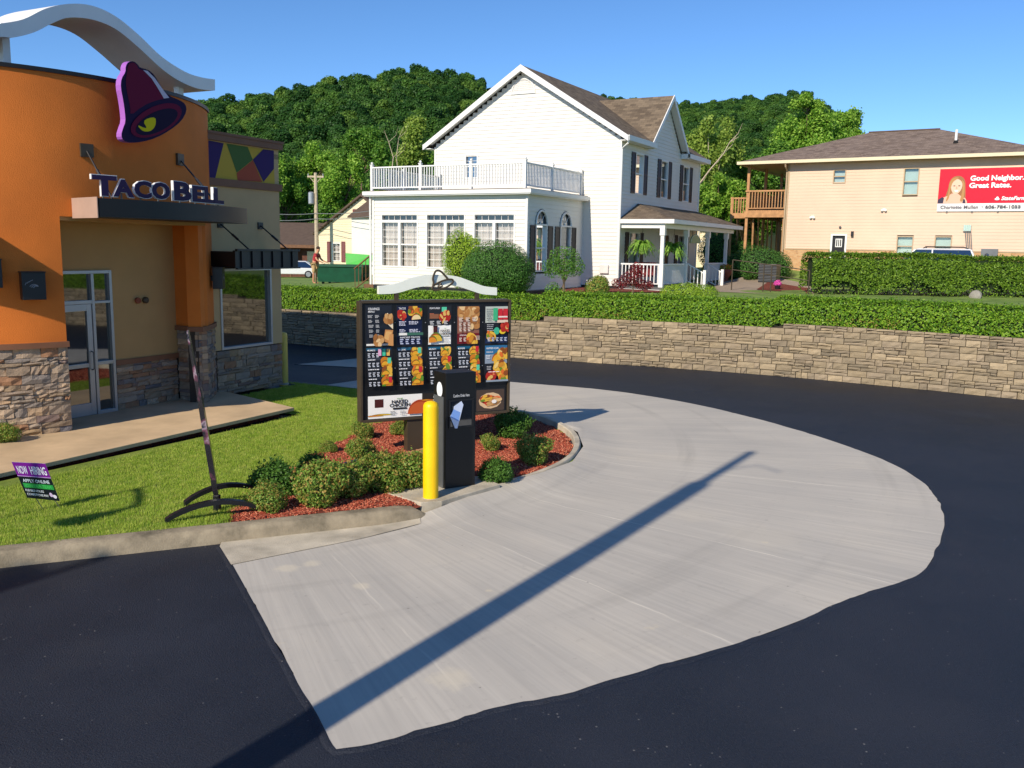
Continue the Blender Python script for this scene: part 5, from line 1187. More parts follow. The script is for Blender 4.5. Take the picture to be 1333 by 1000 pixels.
for a, b in sw:
    window(HS, f_sf, a+.03, b-.03, 2.52, 2.72, 6, 1, sash=False, inner='dark_interior', pane='glass_clear', fw=.04)
    c = (a+b)/2; window(HS, f_sf, a+.03, c-.06, .76, 2.42, 3, 6); window(HS, f_sf, c+.06, b-.03, .76, 2.42, 3, 6)
for a, b in arch:
    w_ = window(HS, f_ss, a+.05, b-.05, .72, 2.36, 2, 2, inner='curtain', fw=.05, pane='glass_clear', muntin=False)
    c = (a+b)/2; r = (b-a)/2-.03; P_ = [(c+r*math.cos(t), 2.40+.48*math.sin(t)) for t in np.linspace(0, math.pi, 15)]
    MB().poly([f_ss(s, z, -.05) for s, z in P_]).build('pane', 'glass_sky', w_, recalc=False)
    m = MB(); m.tube([f_ss(c+(r+.03)*math.cos(t), 2.39+.51*math.sin(t), .02) for t in np.linspace(0, math.pi, 17)], .045, 6); m.pbox(f_ss, a, b, 2.37, 2.42, -.05, .03); m.build('arch_trim', 'white_trim', w_)
    m = MB()
    for t in (.8, math.pi/2, math.pi-.8): m.tube([f_ss(c, 2.42, -.03), f_ss(c+r*math.cos(t), 2.40+.48*math.sin(t), -.03)], .012, 4)
    m.build('muntin', 'white_trim', w_)
    m = MB(); m.tube([f_ss(c+(r+.085)*math.cos(t), 2.38+.565*math.sin(t), .012) for t in np.linspace(0, math.pi, 17)], .018, 6); m.build('arch_edge', 'shutter_black', w_)
for a, b in ((-4.53, -4.14), (-3.12, -2.72), (-2.52, -2.11), (-1.05, -.66)): shutter(HS, f_ss, a, b, .67, 2.36)
# deck slab, rail
m = MB(); m.box(-8.68, -1.3, -5.02, 0, 3.42, 3.46); m.box(-8.72, -1.26, -5.06, -.02, 3.46, 3.60); m.build('deck_eave', 'white_trim', HS)
m = MB(); m.box(-8.6, -1.36, -4.95, -.02, 3.60, 3.63); m.build('deck_floor', 'brown_roof', HS)
rail = MB()
def rail_bar(x0, y0, x1, y1, z0, z1, w=.03):
    a = np.array([x0, y0]); b = np.array([x1, y1]); d = (b-a)/np.linalg.norm(b-a); n_ = np.array([-d[1], d[0]])*w
    q_ = [a-n_, b-n_, b+n_, a+n_]; return [(*p, z0) for p in q_]+[(*p, z1) for p in q_]
for A in ((-8.41, -4.83, -1.62, -4.83), (-1.62, -4.83, -1.62, -.1), (-8.41, -4.83, -8.41, -.1)):
    rail.add(rail_bar(*A, 4.49, 4.54, .04), MB.BOXF); rail.add(rail_bar(*A, 3.72, 3.77, .025), MB.BOXF)
rl_o = rail.build('railing', 'white_trim', HS)
pm = MB(); pm.box(-.05, .05, -.05, .05, 0, 1.0); pm.box(-.065, .065, -.065, .065, 1.0, 1.03); pm.ico((0, 0, 1.08), .055, 1); pme = pm.mesh('post'); pme.materials.append(MATS['white_trim'])
bm_ = MB(); bm_.box(-.016, .016, -.016, .016, 0, .72); bme = bm_.mesh('baluster'); bme.materials.append(MATS['white_trim'])
def sub(name, me, loc, par, sc=None, rz=0):
    o = bpy.data.objects.new(name, me); COL.objects.link(o); o.parent = par; o.location = loc; o.rotation_euler = (0, 0, rz)
    if sc: o.scale = sc
    return o
for x in (-8.41, -6.12, -3.87, -1.62): sub('post', pme, (x, -4.83, 3.6), rl_o)
for y in (-2.7, -.15): sub('post', pme, (-1.62, y, 3.6), rl_o); sub('post', pme, (-8.41, y, 3.6), rl_o)
for x in np.arange(-8.30, -1.7, .118): sub('baluster', bme, (x, -4.83, 3.77), rl_o)
for y in np.arange(-4.72, -.2, .118): sub('baluster', bme, (-1.62, y, 3.77), rl_o); sub('baluster', bme, (-8.41, y, 3.77), rl_o)
# gable window, louvre, meter vent
window(HS, f_gab, -7.12, -6.57, 4.48, 5.40, 2, 4, inner='dark_interior', pane='glass_sky')
m = MB(); c = -4.39; P_ = [(c+.5*math.cos(t), 7.84+.48*math.sin(t)) for t in np.linspace(0, math.pi, 17)]
m.prism(P_, lambda s, z: f_gab(s, z, .0), lambda s, z: f_gab(s, z, .03)); lv = m.build('gable_vent', 'curtain', HS)
m = MB(); m.tube([f_gab(c+.53*math.cos(t), 7.83+.51*math.sin(t), .03) for t in np.linspace(0, math.pi, 17)], .04, 6); m.pbox(f_gab, c-.57, c+.57, 7.76, 7.84, .0, .05)
for z in np.arange(7.92, 8.28, .07): w = .48*math.sqrt(max(0, 1-((z-7.84)/.48)**2)); m.pbox(f_gab, c-w, c+w, z, z+.015, .03, .04)
m.build('vent_trim', 'white_trim', lv)
m = MB(); m.pbox(f_gab, -.72, -.34, .58, .92, .0, .12); m.build('utility_box', 'curtain', HS, bevel=.03)
# main roof
sl = 2.97/4.75
def zr(x): return 8.85-sl*abs(x-CX)
def roof_uv(co, n): return (co.y, abs(co.x-CX)*1.18)
m = MB(); th = .12
def slope(m, xa, xb, ya, yb): m.add([(xa, ya, zr(xa)), (xb, ya, zr(xb)), (xb, yb, zr(xb)), (xa, yb, zr(xa)), (xa, ya, zr(xa)-th), (xb, ya, zr(xb)-th), (xb, yb, zr(xb)-th), (xa, yb, zr(xa)-th)], MB.BOXF)
slope(m, CX-4.78, CX, -.34, 10.36)
slope(m, CX, .42, -.34, 2.85); slope(m, CX, .0, 2.85, 7.15); slope(m, CX, .42, 7.15, 10.36)
m.build('roof', 'shingle_brown', HS, uvfn=roof_uv)
m = MB()                                                # white rake and eave boards
for sgn in (-1, 1):
    xe = CX+sgn*4.78; m.add([(CX, -.37, zr(CX)+.01), (xe, -.37, zr(xe)+.01), (xe, -.37, zr(xe)-.2), (CX, -.37, zr(CX)-.24), (CX, -.33, zr(CX)+.01), (xe, -.33, zr(xe)+.01), (xe, -.33, zr(xe)-.2), (CX, -.33, zr(CX)-.24)], MB.BOXF)
m.build('rake_fascia', 'white_trim', HS)
for fb in ((CX+4.40, CX+4.80, -.30, 2.80, 5.70, 5.73), (CX+4.40, CX+4.80, 7.2, 10.3, 5.70, 5.73), (CX-4.80, CX-4.40, -.30, 10.3, 5.70, 5.73), (.40, .45, -.3, 2.82, 5.73, 5.90), (.40, .45, 7.18, 10.3, 5.73, 5.90), (CX-4.83, CX-4.78, -.3, 10.3, 5.73, 5.90)): m = MB(); m.box(*fb); m.build('eave_board', 'white_trim', HS)
# soffit under gable overhang
m = MB()
for sgn in (-1, 1): xe = CX+sgn*4.5; m.add([(CX, -.33, zr(CX)-.15), (xe, -.33, zr(xe)-.15), (xe, -.01, zr(xe)-.15), (CX, -.01, zr(CX)-.15)], [(0, 1, 2, 3)])
m.build('soffit', 'white_trim', HS)
# cross gable
zc_ = 8.15; xb_ = CX+(8.85-zc_)/sl
m = MB()
for sgn in (-1, 1):
    ft = 5.0+sgn*2.3; zf = 5.98; xv = CX+(8.85-zf)/sl
    m.add([(.3, 5.0, zc_), (.3, ft, zf), (xv, ft, zf), (xb_, 5.0, zc_), (.3, 5.0, zc_-.1), (.3, ft, zf-.1), (xv, ft, zf-.1), (xb_, 5.0, zc_-.1)], MB.BOXF)
m.build('cross_roof', 'shingle_brown', HS, uvfn=lambda co, n: (co.x, abs(co.y-5)*1.37))
m = MB()
for sgn in (-1, 1):
    ft = 5.0+sgn*2.34; zf = 5.95; m.add([(.3, 5.0, zc_+.02), (.3, ft, zf), (.3, ft, zf-.2), (.3, 5.0, zc_-.2), (.34, 5.0, zc_+.02), (.34, ft, zf), (.34, ft, zf-.2), (.34, 5.0, zc_-.2)], MB.BOXF)
    m.add([(.02, 5.0, zc_-.13), (.3, 5.0, zc_-.13), (.3, ft, zf-.12), (.02, ft, zf-.12)], [(0, 1, 2, 3)])
m.box(.02, .34, 7.1, 7.32, 5.68, 5.9); m.box(.02, .34, 2.68, 2.9, 5.68, 5.9); m.build('rake_board', 'white_trim', HS)
m = MB(); m.add([f_side(4.75, 7.15, .03), f_side(5.25, 7.15, .03), f_side(5.0, 7.55, .03)], [(0, 1, 2)]); m.pbox(f_side, 4.72, 5.28, 7.11, 7.15, .01, .05); m.build('gable_vent', 'curtain', HS, recalc=False)
# side windows
for a, b in side_w:
    window(HS, f_side, a+.04, b-.04, SZ[0]+.04, SZ[1]-.04, 2, 1, inner='curtain', muntin=False)
for a in (1.07, 4.09, 7.06): shutter(HS, f_side, a, a+.42, *SZ); shutter(HS, f_side, a+1.38, a+1.80, *SZ)
for a, b in ((1.14, 2.26), (7.24, 8.26)): window(HS, f_side, a, b, .7, 2.2, 2, 1, inner='curtain', muntin=False)
for a in (.68, 2.33, 6.75, 8.35): shutter(HS, f_side, a, a+.38, .66, 2.24)
m = MB(); m.pbox(f_side, 5.0, 5.95, .12, 2.2, -.06, -.02); m.build('front_door', 'wood_dark', HS); m = MB(); m.pbox(f_side, 4.92, 5.0, .12, 2.26, 0, .04); m.pbox(f_side, 5.95, 6.03, .12, 2.26, 0, .04); m.pbox(f_side, 4.92, 6.03, 2.2, 2.28, 0, .042); m.build('door_casing', 'white_trim', HS)
# downspout
m = MB(); m.tube([(.43, -.22, 5.78), (.36, -.2, 5.6), (.06, -.06, 5.42), (.06, -.06, .1)], .04, 6); m.tube([(-8.5, -4.84, 3.42), (-8.5, -4.84, 0)], .045, 6); m.build('downspout', 'white_trim', HS)
# porch
PO = MB(); PO.box(.04, 2.05, .05, 9.6, -.35, .04); po = PO.build('porch_base', 'white_trim', HS); m = MB(); m.box(.04, 2.12, .0, 9.66, .04, .10); m.build('porch_floor', 'steel', HS)
m = MB(); v_ = [(2.28, -.02, 2.73), (2.28, 9.9, 2.73), (.03, 9.9, 3.42), (.03, 1.95, 3.42), (.03, -.02, 2.73)]
m.add(v_+[(p[0], p[1], p[2]-.06) for p in v_], [(0, 1, 2, 3), (0, 3, 4), (5, 8, 7, 6), (5, 9, 8), (0, 5, 6, 1), (1, 6, 7, 2), (4, 9, 5, 0)]); m.build('porch_roof', 'shingle_brown', HS, uvfn=lambda co, n: (co.y, co.x*1.05) if n.x > .1 else (co.x, co.y*1.06))
m = MB(); m.box(2.2, 2.3, -.06, 9.92, 2.56, 2.72); m.box(.03, 2.2, -.06, .04, 2.56, 2.72); m.box(.03, 2.2, 9.82, 9.92, 2.56, 2.72); m.box(1.7, 1.9, .06, 9.8, 2.38, 2.55); m.box(.03, 1.7, .06, .24, 2.38, 2.55); m.box(.04, 2.18, .05, 9.8, 2.56, 2.60); m.build('porch_beam', 'white_trim', HS)
for y in (.15, 3.0, 6.0, 8.9):
    m = MB(); m.box(1.71, 1.89, y-.09, y+.09, .1, 1.0); m.box(1.73, 1.87, y-.07, y+.07, 1.0, 2.1); m.box(1.70, 1.90, y-.1, y+.1, 2.1, 2.38); m.build('porch_post', 'white_trim', HS, bevel=.008)
bp = MB(); bp.box(-.018, .018, -.018, .018, 0, .7); bpm = bp.mesh('baluster'); bpm.materials.append(MATS['white_trim'])
m = MB(); m.box(.05, 1.7, .12, .18, .95, 1.01); m.box(.05, 1.7, .13, .17, .21, .25); m.box(1.77, 1.83, .25, 2.9, .95, 1.01); m.box(1.78, 1.82, .25, 2.9, .21, .25); m.box(1.77, 1.83, 6.1, 8.8, .95, 1.01); m.box(1.78, 1.82, 6.1, 8.8, .21, .25); pr_ = m.build('porch_railing', 'white_trim', HS)
for x in np.arange(.16, 1.68, .15): sub('baluster', bpm, (x, .15, .25), pr_)
for y in list(np.arange(.36, 2.9, .14))+list(np.arange(6.2, 8.8, .14)): sub('baluster', bpm, (1.8, y, .25), pr_)
# steps and their hand rails
m = MB()
for i in range(3): m.box(2.05, 2.25+.18*(2-i), 3.3, 5.6, -.4, -.28+.16*i-.02)
m.build('steps', 'concrete_old', HS)
for y in (3.15, 5.75):
    m = MB(); m.tube([(1.85, y, 1.0), (2.6, y, .6)], .03, 6); m.tube([(1.85, y, .3), (2.6, y, -.1)], .025, 6); m.box(2.55, 2.67, y-.06, y+.06, -.42, .75); sr = m.build('step_railing', 'white_trim', HS)
    for x in np.arange(2.0, 2.55, .16): o = sub('baluster', bpm, (x, y, .28-(x-1.85)*.53), sr)
# back stairs with brown rail at the far end of the sunroom
p0 = Vector((-8.45, -3.2, .95)); m = MB()
for i in range(6): m.box(-8.5-.27*(i+1), -8.5-.27*i, -3.6, -2.5, -.5, .62-.17*i)
m.build('back_steps', 'wood_dark', HS)
m = MB(); m.tube([(-8.5, -3.65, 1.75), (-10.3, -3.65, .55)], .035, 5); m.tube([(-8.5, -3.65, .85), (-10.3, -3.65, -.3)], .03, 5)
for i in range(10): x = -8.55-.19*i; m.tube([(x, -3.65, .83-(.19*i)*.64), (x, -3.65, 1.73-(.19*i)*.667)], .02, 4)
m.build('back_railing', 'wood_dark', HS)
def hloc(x, y, z=0): v = HSm @ Vector((x, y, z)); return (v.x, v.y, v.z)
# ---- things on the porch
def fern(loc, label, r=.42):
    f = thing('hanging_fern', label, 'fern', loc, random.random(), 'ferns hanging from the porch'); V = []
    for i in range(120):
        a = random.random()*6.28; up = random.uniform(.1, 1.5); L = r*random.uniform(.45, 1.2); P_ = []
        for t in np.linspace(0, 1, 9): P_.append(np.array([math.cos(a)*L*t, math.sin(a)*L*t, up*L*t*1.1-1.5*L*t*t*(.7+.3*up)]))
        sdv = np.array([-math.sin(a), math.cos(a), 0])
        for k in range(8):
            w = .05*(1-k/8.5)+.010; d = (P_[k+1]-P_[k])
            for sg in (-1, 1): V += [P_[k], P_[k]+d*.9, P_[k]+d*1.2+sdv*sg*w-np.array([0, 0, .02]), P_[k]+d*.4+sdv*sg*w*.9-np.array([0, 0, .015])]
    link_mesh('fronds', quads_mesh('fronds', np.array(V), 'fern_leaf'), None, f)
    MB().lathe([(.09, -.22), (.15, -.05), (.14, -.04), (.0, -.05)], 12).build('basket', 'wood_dark', f)
    m = MB()
    for k in range(3): a = k*2.09; m.tube([(.14*math.cos(a), .14*math.sin(a), -.05), (0, 0, .55)], .005, 4)
    m.tube([(0, 0, .55), (0, 0, .93)], .006, 4); m.build('hanger', 'black_metal', f); return f
fern(hloc(.85, .45, 1.72), 'bright green fern hanging at the gable end of the porch', .54); fern(hloc(1.75, 1.6, 1.68), 'green fern hanging between the first two porch posts', .56)
sg_ = thing('porch_sign', 'pale green arched hanging sign between porch posts', 'sign', hloc(1.8, 4.2, 1.85), math.radians(-29))
m = MB(); m.prism([(.72*math.cos(t), .38*math.sin(t)) for t in np.linspace(0, math.pi, 15)], lambda s, z: (.02, s, z), lambda s, z: (-.02, s, z)); plain('sage', '9aa070', .6, var=.05); m.build('panel', 'sage', sg_)
m = MB(); m.tube([(.03, .66*math.cos(t), .34*math.sin(t)+.015) for t in np.linspace(.05, math.pi-.05, 15)], .012, 5); m.build('border', 'curtain', sg_); m = MB(); m.tube([(0, -.4, .28), (0, -.4, .56)], .008, 4); m.tube([(0, .4, .28), (0, .4, .56)], .008, 4); m.build('chain', 'black_metal', sg_)
tb = thing('porch_bench', 'dark red porch bench behind the white railing', 'bench', hloc(.75, .9, .1), math.radians(-29))
plain('dark_red', '6a1c20', .6, var=.1); m = MB(); m.box(-.45, .45, -.22, .22, .38, .44); m.build('seat', 'dark_red', tb); m = MB(); m.box(-.45, .45, .2, .25, .44, .95); m.build('backrest', 'dark_red', tb)
for x in (-.4, .4):
    for y in (-.18, .2): MB().box(x-.03, x+.03, y-.03, y+.03, -.005, .38).build('leg', 'dark_red', tb)
def planter(loc, label, kind):
    p = thing('planter', label, 'planter', loc)
    if kind == 'barrel': MB().lathe([(.26, 0), (.31, .2), (.32, .35), (.29, .52), (.25, .52), (.24, .45), (0, .45)], 16).build('pot', 'barrel', p)
    else: MB().lathe([(.2, 0), (.12, .1), (.12, .2), (.28, .45), (.31, .5), (.31, .62), (.26, .62), (0, .56)], 16).build('pot', 'terracotta', p)
    P_, D_ = lump_pts(500, [((0, 0, .62), (.3, .3, .18)), ((.12, .05, .7), (.2, .2, .15)), ((-.12, -.08, .68), (.2, .2, .15))]); link_mesh('foliage', leaf_mesh('foliage', P_, D_, .07, 'bush_leaf_lime'), None, p)
    P_, D_ = lump_pts(120, [((0, 0, .74), (.28, .28, .12))]); link_mesh('flowers', leaf_mesh('flowers', P_, D_, .06, 'flower'), None, p)
a_ = at(921, 372, 1.55); planter((a_[0], a_[1], zt(a_[0], a_[1])-.02), 'wooden barrel planter with yellow flowers by the porch steps', 'barrel'); a_ = at(944, 372, 1.55); planter((a_[0], a_[1], zt(a_[0], a_[1])-.02), 'urn planter with orange flowers beyond the barrel planter', 'urn')
# ---- garden plants before the house
def bush(name, label, loc, lobes, n, leaf, mat, cat='bush', core=True, group=None):
    b = thing(name, label, cat, loc, 0, group); P_, D_ = lump_pts(int(n*1.5), lobes, .22, 1.5); k_ = P_[:, 2] > 0; P_, D_ = P_[k_], D_[k_]
    link_mesh('foliage', leaf_mesh('foliage', P_, D_, leaf*(.7+.6*RNG.random(len(P_))), mat), None, b)
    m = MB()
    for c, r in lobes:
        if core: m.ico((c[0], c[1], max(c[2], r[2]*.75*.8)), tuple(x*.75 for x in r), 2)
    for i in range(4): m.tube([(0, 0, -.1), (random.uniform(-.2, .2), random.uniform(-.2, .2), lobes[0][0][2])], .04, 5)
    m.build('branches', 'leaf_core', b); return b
def gp_(px, py, z): p = at(px, py, z); return (p[0], p[1], zt(p[0], p[1])-.03)
p = at(648, 386, 1.4); bl_ = (p[0], p[1], zt(p[0], p[1])-.03)
bush('bush', 'big dark green clipped ball bush before the sunroom', bl_, [((0, .2, .98), (1.25, 1.15, 1.0)), ((.5, 0, .8), (.85, .9, .82)), ((-.55, .1, .8), (.8, .9, .82))], 15000, .055, 'bush_leaf_dark')
p = at(607, 380, 1.45); bush('bush', 'lime green bush behind the dark ball bush', (p[0], p[1], zt(p[0], p[1])-.03), [((0, 0, 1.2), (.95, .85, 1.25)), ((.25, 0, 1.55), (.7, .7, .8))], 9000, .06, 'bush_leaf_lime')
p = at(777, 386, 1.5); bush('bush', 'small round green bush between weeping tree and porch', (p[0], p[1], zt(p[0], p[1])-.03), [((0, 0, .4), (.45, .42, .42)), ((.1, 0, .55), (.3, .3, .3))], 2600, .05, 'shrub_leaf')
p = at(895, 390, 1.45); bush('bush', 'low spreading bright green bush below the porch rail', (p[0], p[1], zt(p[0], p[1])-.03), [((0, 0, .22), (.7, .5, .34)), ((.5, 0, .2), (.6, .4, .3)), ((-.5, 0, .2), (.5, .4, .28))], 3500, .05, 'bush_leaf_lime', core=False)
p = at(990, 372, 1.6); bush('bush', 'broad green bush beside the wooden balcony posts', (p[0]+.3, p[1]+2, zt(p[0], p[1])-.03), [((0, 0, .8), (1.3, 1.0, .95)), ((.9, .2, .7), (.9, .9, .8)), ((-.9, .2, .6), (.9, .9, .75))], 9000, .07, 'bush_leaf_dark')
p = at(955, 366, 1.65); bush('bush', 'dark bush in shade at the far end of the porch', (p[0], p[1]+3.5, zt(p[0], p[1]+3.5)-.03), [((0, 0, 1.1), (1.2, 1.0, 1.2)), ((1.2, .2, .8), (1.1, .9, .9))], 7000, .07, 'bush_leaf_dark')
def small_tree(name, label, loc, h, lobes, n, leaf, mat, bark='bark', droop=0., branches=6):
    t_ = thing(name, label, 'tree', loc); P_, D_ = lump_pts(n, lobes, .6, .3)
    V = leaf_arrays(P_, D_, leaf*(.7+.6*RNG.random(len(P_)))); link_mesh('crown', quads_mesh('crown', V, mat), None, t_)
    m = MB(); zc = lobes[0][0][2]; m.tube([(0, 0, -.15), (.02, .01, h*.4), (0, .02, zc)], [.05*h/1.6, .04*h/1.6, .02*h/1.6], 7)
    for i in range(branches): c, r = lobes[i % len(lobes)]; a = random.random()*6.28; m.tube([(0, 0, h*random.uniform(.35, .6)), (c[0]*.5+r[0]*.3*math.cos(a), c[1]*.5+r[1]*.3*math.sin(a), c[2]*.9), (c[0]+r[0]*.6*math.cos(a), c[1]+r[1]*.6*math.sin(a), c[2]+r[2]*.2)], [.02*h/1.6, .014*h/1.6, .006], 5)
    m.build('trunk', bark, t_); return t_
p = at(733, 386, 1.5); small_tree('weeping_tree', 'small weeping tree before the arched sunroom windows', (p[0], p[1], zt(p[0], p[1])-.03), 1.5, [((0, 0, 1.5), (.55, .55, .4)), ((.4, 0, 1.2), (.35, .4, .35)), ((-.4, .1, 1.15), (.38, .4, .38)), ((0, -.35, 1.1), (.4, .35, .35)), ((-.35, 0, .35), (.3, .3, .3))], 3200, .06, 'weep_leaf')
p = at(823, 388, 1.48); small_tree('red_maple', 'small red-leaved maple before the porch rail', (p[0], p[1], zt(p[0], p[1])-.03), .9, [((0, 0, .75), (.42, .4, .28)), ((.4, 0, .5), (.35, .35, .18)), ((-.4, 0, .55), (.35, .35, .2)), ((.1, 0, 1.05), (.25, .25, .2))], 2200, .055, 'red_leaf')
mb_ = [gp_(*p) for p in ((690, 392, 1.4), (930, 392, 1.4))]
bed2 = [hloc(-1.5, -4.6), hloc(-1.5, -.1), hloc(.1, -.1), hloc(.1, .0), hloc(2.2, .0), hloc(2.6, -.9), hloc(.5, -2.2), hloc(-.6, -4.9)]
struct(sheet('house_mulch', [p[:2] for p in bed2], lambda x, y: zt(x, y)+.02, 'mulch_soil', .5))
# ================================================================== TAN BUILDING
TE = at(1019, 350, 2.3)
TB_ = thing('apartment_building', 'tan two-storey sided building with billboard, hip roof and wooden balcony', 'building', tuple(TE), math.radians(-121.3))
TBm = Matrix.Translation(TB_.location) @ Matrix.Rotation(math.radians(-121.3), 4, 'Z'); TBi = TBm.inverted()
tN = np.array([math.cos(math.radians(121.3)), -math.sin(math.radians(121.3)), 0])
def tpx(px, py, x=0.): P = TBi @ Vector(on_plane(px, py, np.array(TBm @ Vector((x, 0, 0))), tN)); return P.y, P.z
f_tf = lambda s, z, d: (d, s, z); f_tl = lambda s, z, d: (-s, -d, z)
Dp = 9.2; L = tpx(1224, 168.5, -Dp/2)[0]+tpx(1131, 173, -Dp/2)[0]+2.45-.5; print('building length', L)
def rect_px(a, b, c, d): y0, z1 = tpx(a, b); y1, z0 = tpx(c, d); return (y0, y1, z0, z1)
W1 = rect_px(1085.5, 221, 1100.5, 238.5); W2 = rect_px(1177.5, 219, 1194.5, 254); W3 = rect_px(1168, 307.5, 1187.5, 331); W4 = rect_px(1217.5, 307.5, 1237.5, 331); W3 = (W3[0], W3[1], .75, W3[3]); W4 = (W4[0], W4[1], .75, W3[3])
dy0, dz1 = tpx(1083.5, 306); dy1, _ = tpx(1101.5, 306); DR = (dy0, dy1, .02, dz1)
m = MB(); siding(m, f_tf, (0, L), 1.0, 5.3, [W1, W2, W3, W4, DR], h=.15, lip=.014); siding(m, f_tl, (0, Dp), 1.0, 5.3, [(1., 1.9, 2.9, 4.9)], h=.15, lip=.014); stuff(m.build('siding', 'tan_siding', TB_, recalc=False))
m = MB(); m.box(-Dp, -.2, .2, L, -.3, .0); m.box(-Dp-.1, -Dp, 0, L, -.3, 5.3); m.box(-Dp, 0, L-.1, L, -.3, 5.3); m.box(-Dp, -.3, .3, L, 2.6, 2.7); m.box(-Dp, -.1, .1, L, 5.25, 5.3); m.build('rear_wall', 'tan_trim', TB_)
uvb = lambda co, n: (co.y if abs(n.x) > .5 else co.x, co.z)
m = MB()
segs = [(0, DR[0]), (DR[1], W3[0]), (W3[1], W4[0]), (W4[1], L)]
for a, b in segs: m.box(-.1, .05, a, b, -1., 1.0)
for w in (W3, W4): m.box(-.1, .05, w[0], w[1], -1., w[2])
m.box(-Dp, -.1, -.05, .05, -1., 1.0); m.build('brick_base', 'thin_brick', TB_, uvfn=uvb)
for tb2 in ((-.01, .07, .07, DR[0]-.07, 1.0, 1.05), (-.01, .07, DR[1]+.07, W3[0]-.06, 1.0, 1.05), (-.01, .07, W4[1]+.06, L, 1.0, 1.05), (-.02, .035, -.03, .06, 1.0, 5.25)): m = MB(); m.box(*tb2); m.build('trim_board', 'tan_trim', TB_)
for w, inn, sash in ((W1, 'blind', True), (W2, 'blind', True), (W3, 'blind', True), (W4, 'blind', True)): window(TB_, f_tf, w[0]+.04, w[1]-.04, w[2]+.04, w[3]-.04, 1, 1, frame='tan_trim', fw=.05, inner=inn, muntin=False, sash=sash)
m = MB(); m.pbox(f_tf, DR[0]+.03, DR[1]-.03, .02, DR[3]-.03, -.08, -.02); dr_ = m.build('door', 'shutter_black', TB_)
a, b = DR[0]+.2, DR[1]-.2; m = MB()
for i in range(3): u = a+(b-a)*i/3+.02; v = a+(b-a)*(i+1)/3-.02; m.pbox(f_tf, u, v, DR[3]-.55, DR[3]-.22, -.02, -.012)
m.build('pane', 'glass_sky', dr_)
m = MB()
for k in ((a-.03, b+.03, DR[3]-.59, DR[3]-.55), (a-.03, b+.03, DR[3]-.22, DR[3]-.18), (a-.03, a+.01, DR[3]-.55, DR[3]-.22), (b-.01, b+.03, DR[3]-.55, DR[3]-.22), ((2*a+b)/3-.02, (2*a+b)/3+.02, DR[3]-.55, DR[3]-.22), ((a+2*b)/3-.02, (a+2*b)/3+.02, DR[3]-.55, DR[3]-.22)): m.pbox(f_tf, *k, -.02, .0)
m.build('lite_frame', 'white_trim', dr_)
m = MB()
for i in (0, 1): u = DR[0]+.14+i*.35; m.pbox(f_tf, u, u+.28, .3, 1.0, -.02, -.006)
m.build('raised_panel', 'shutter_black', dr_)
m = MB(); m.pbox(f_tf, DR[0]-.06, DR[0]+.03, .02, DR[3]+.04, -.05, .06); m.pbox(f_tf, DR[1]-.03, DR[1]+.06, .02, DR[3]+.04, -.05, .06); m.pbox(f_tf, DR[0]+.03, DR[1]-.03, DR[3]-.03, DR[3]+.04, -.05, .06); m.build('door_casing', 'white_trim', TB_)
# roof
rz = 0; yA, zA = tpx(1131, 173, -Dp/2); yB, zB = tpx(1224, 168.5, -Dp/2); zr_ = (zA+zB)/2; ev = .55; ze = 5.38
YL = -2.45; YR = yB+(yA-YL); V_ = [(ev, YL, ze), (ev, YR, ze), (-Dp-ev, YR, ze), (-Dp-ev, YL, ze), (-Dp/2, yA, zr_), (-Dp/2, yB, zr_)]
m = MB(); m.add(V_, [(0, 1, 5, 4), (1, 2, 5), (2, 3, 4, 5), (3, 0, 4)]); m.build('roof', 'shingle_right', TB_, uvfn=lambda co, n: (co.y, abs(co.x+Dp/2)*1.1) if abs(n.x) > abs(n.y) else (co.x, co.y*1.1))
m = MB(); m.box(-Dp-ev+.02, ev-.02, YL+.02, YR-.02, ze-.06, ze-.02); m.build('soffit', 'tan_trim', TB_)
m = MB(); m.box(ev-.02, ev+.06, YL-.06, YR+.06, ze-.14, ze+.01); m.box(-Dp-ev-.06, ev-.02, YL-.06, YL+.02, ze-.14, ze+.01); m.box(-Dp-ev-.06, ev-.02, YR-.02, YR+.06, ze-.14, ze+.01); m.build('gutter', 'cream_siding', TB_)
m = MB(); m.tube([(ev, -.06, ze-.1), (ev-.1, -.06, ze-.3), (.1, -.06, ze-.5), (.08, -.06, .0)], .045, 6); m.build('downspout', 'tan_trim', TB_)
sl2 = (zr_-ze)/(Dp/2+ev); yp, zp_ = tpx(1244, 186, -1.6); zb0 = ze+sl2*(ev+1.6); m = MB(); m.tube([(-1.6, yp, zb0-.1), (-1.6, yp, zb0+.62)], .06, 8); vp = m.build('vent_pipe', 'white_paint', TB_); MB().lathe([(.13, -.02), (.07, .12), (.065, .12)], 8, (-1.6, yp, zb0)).build('flashing', 'rubber', vp)
m = MB(); m.tube([(-Dp/2, yA, zr_+.01), (-Dp/2, yB, zr_+.01)], .06, 6); m.build('ridge_cap', 'brown_roof', TB_)
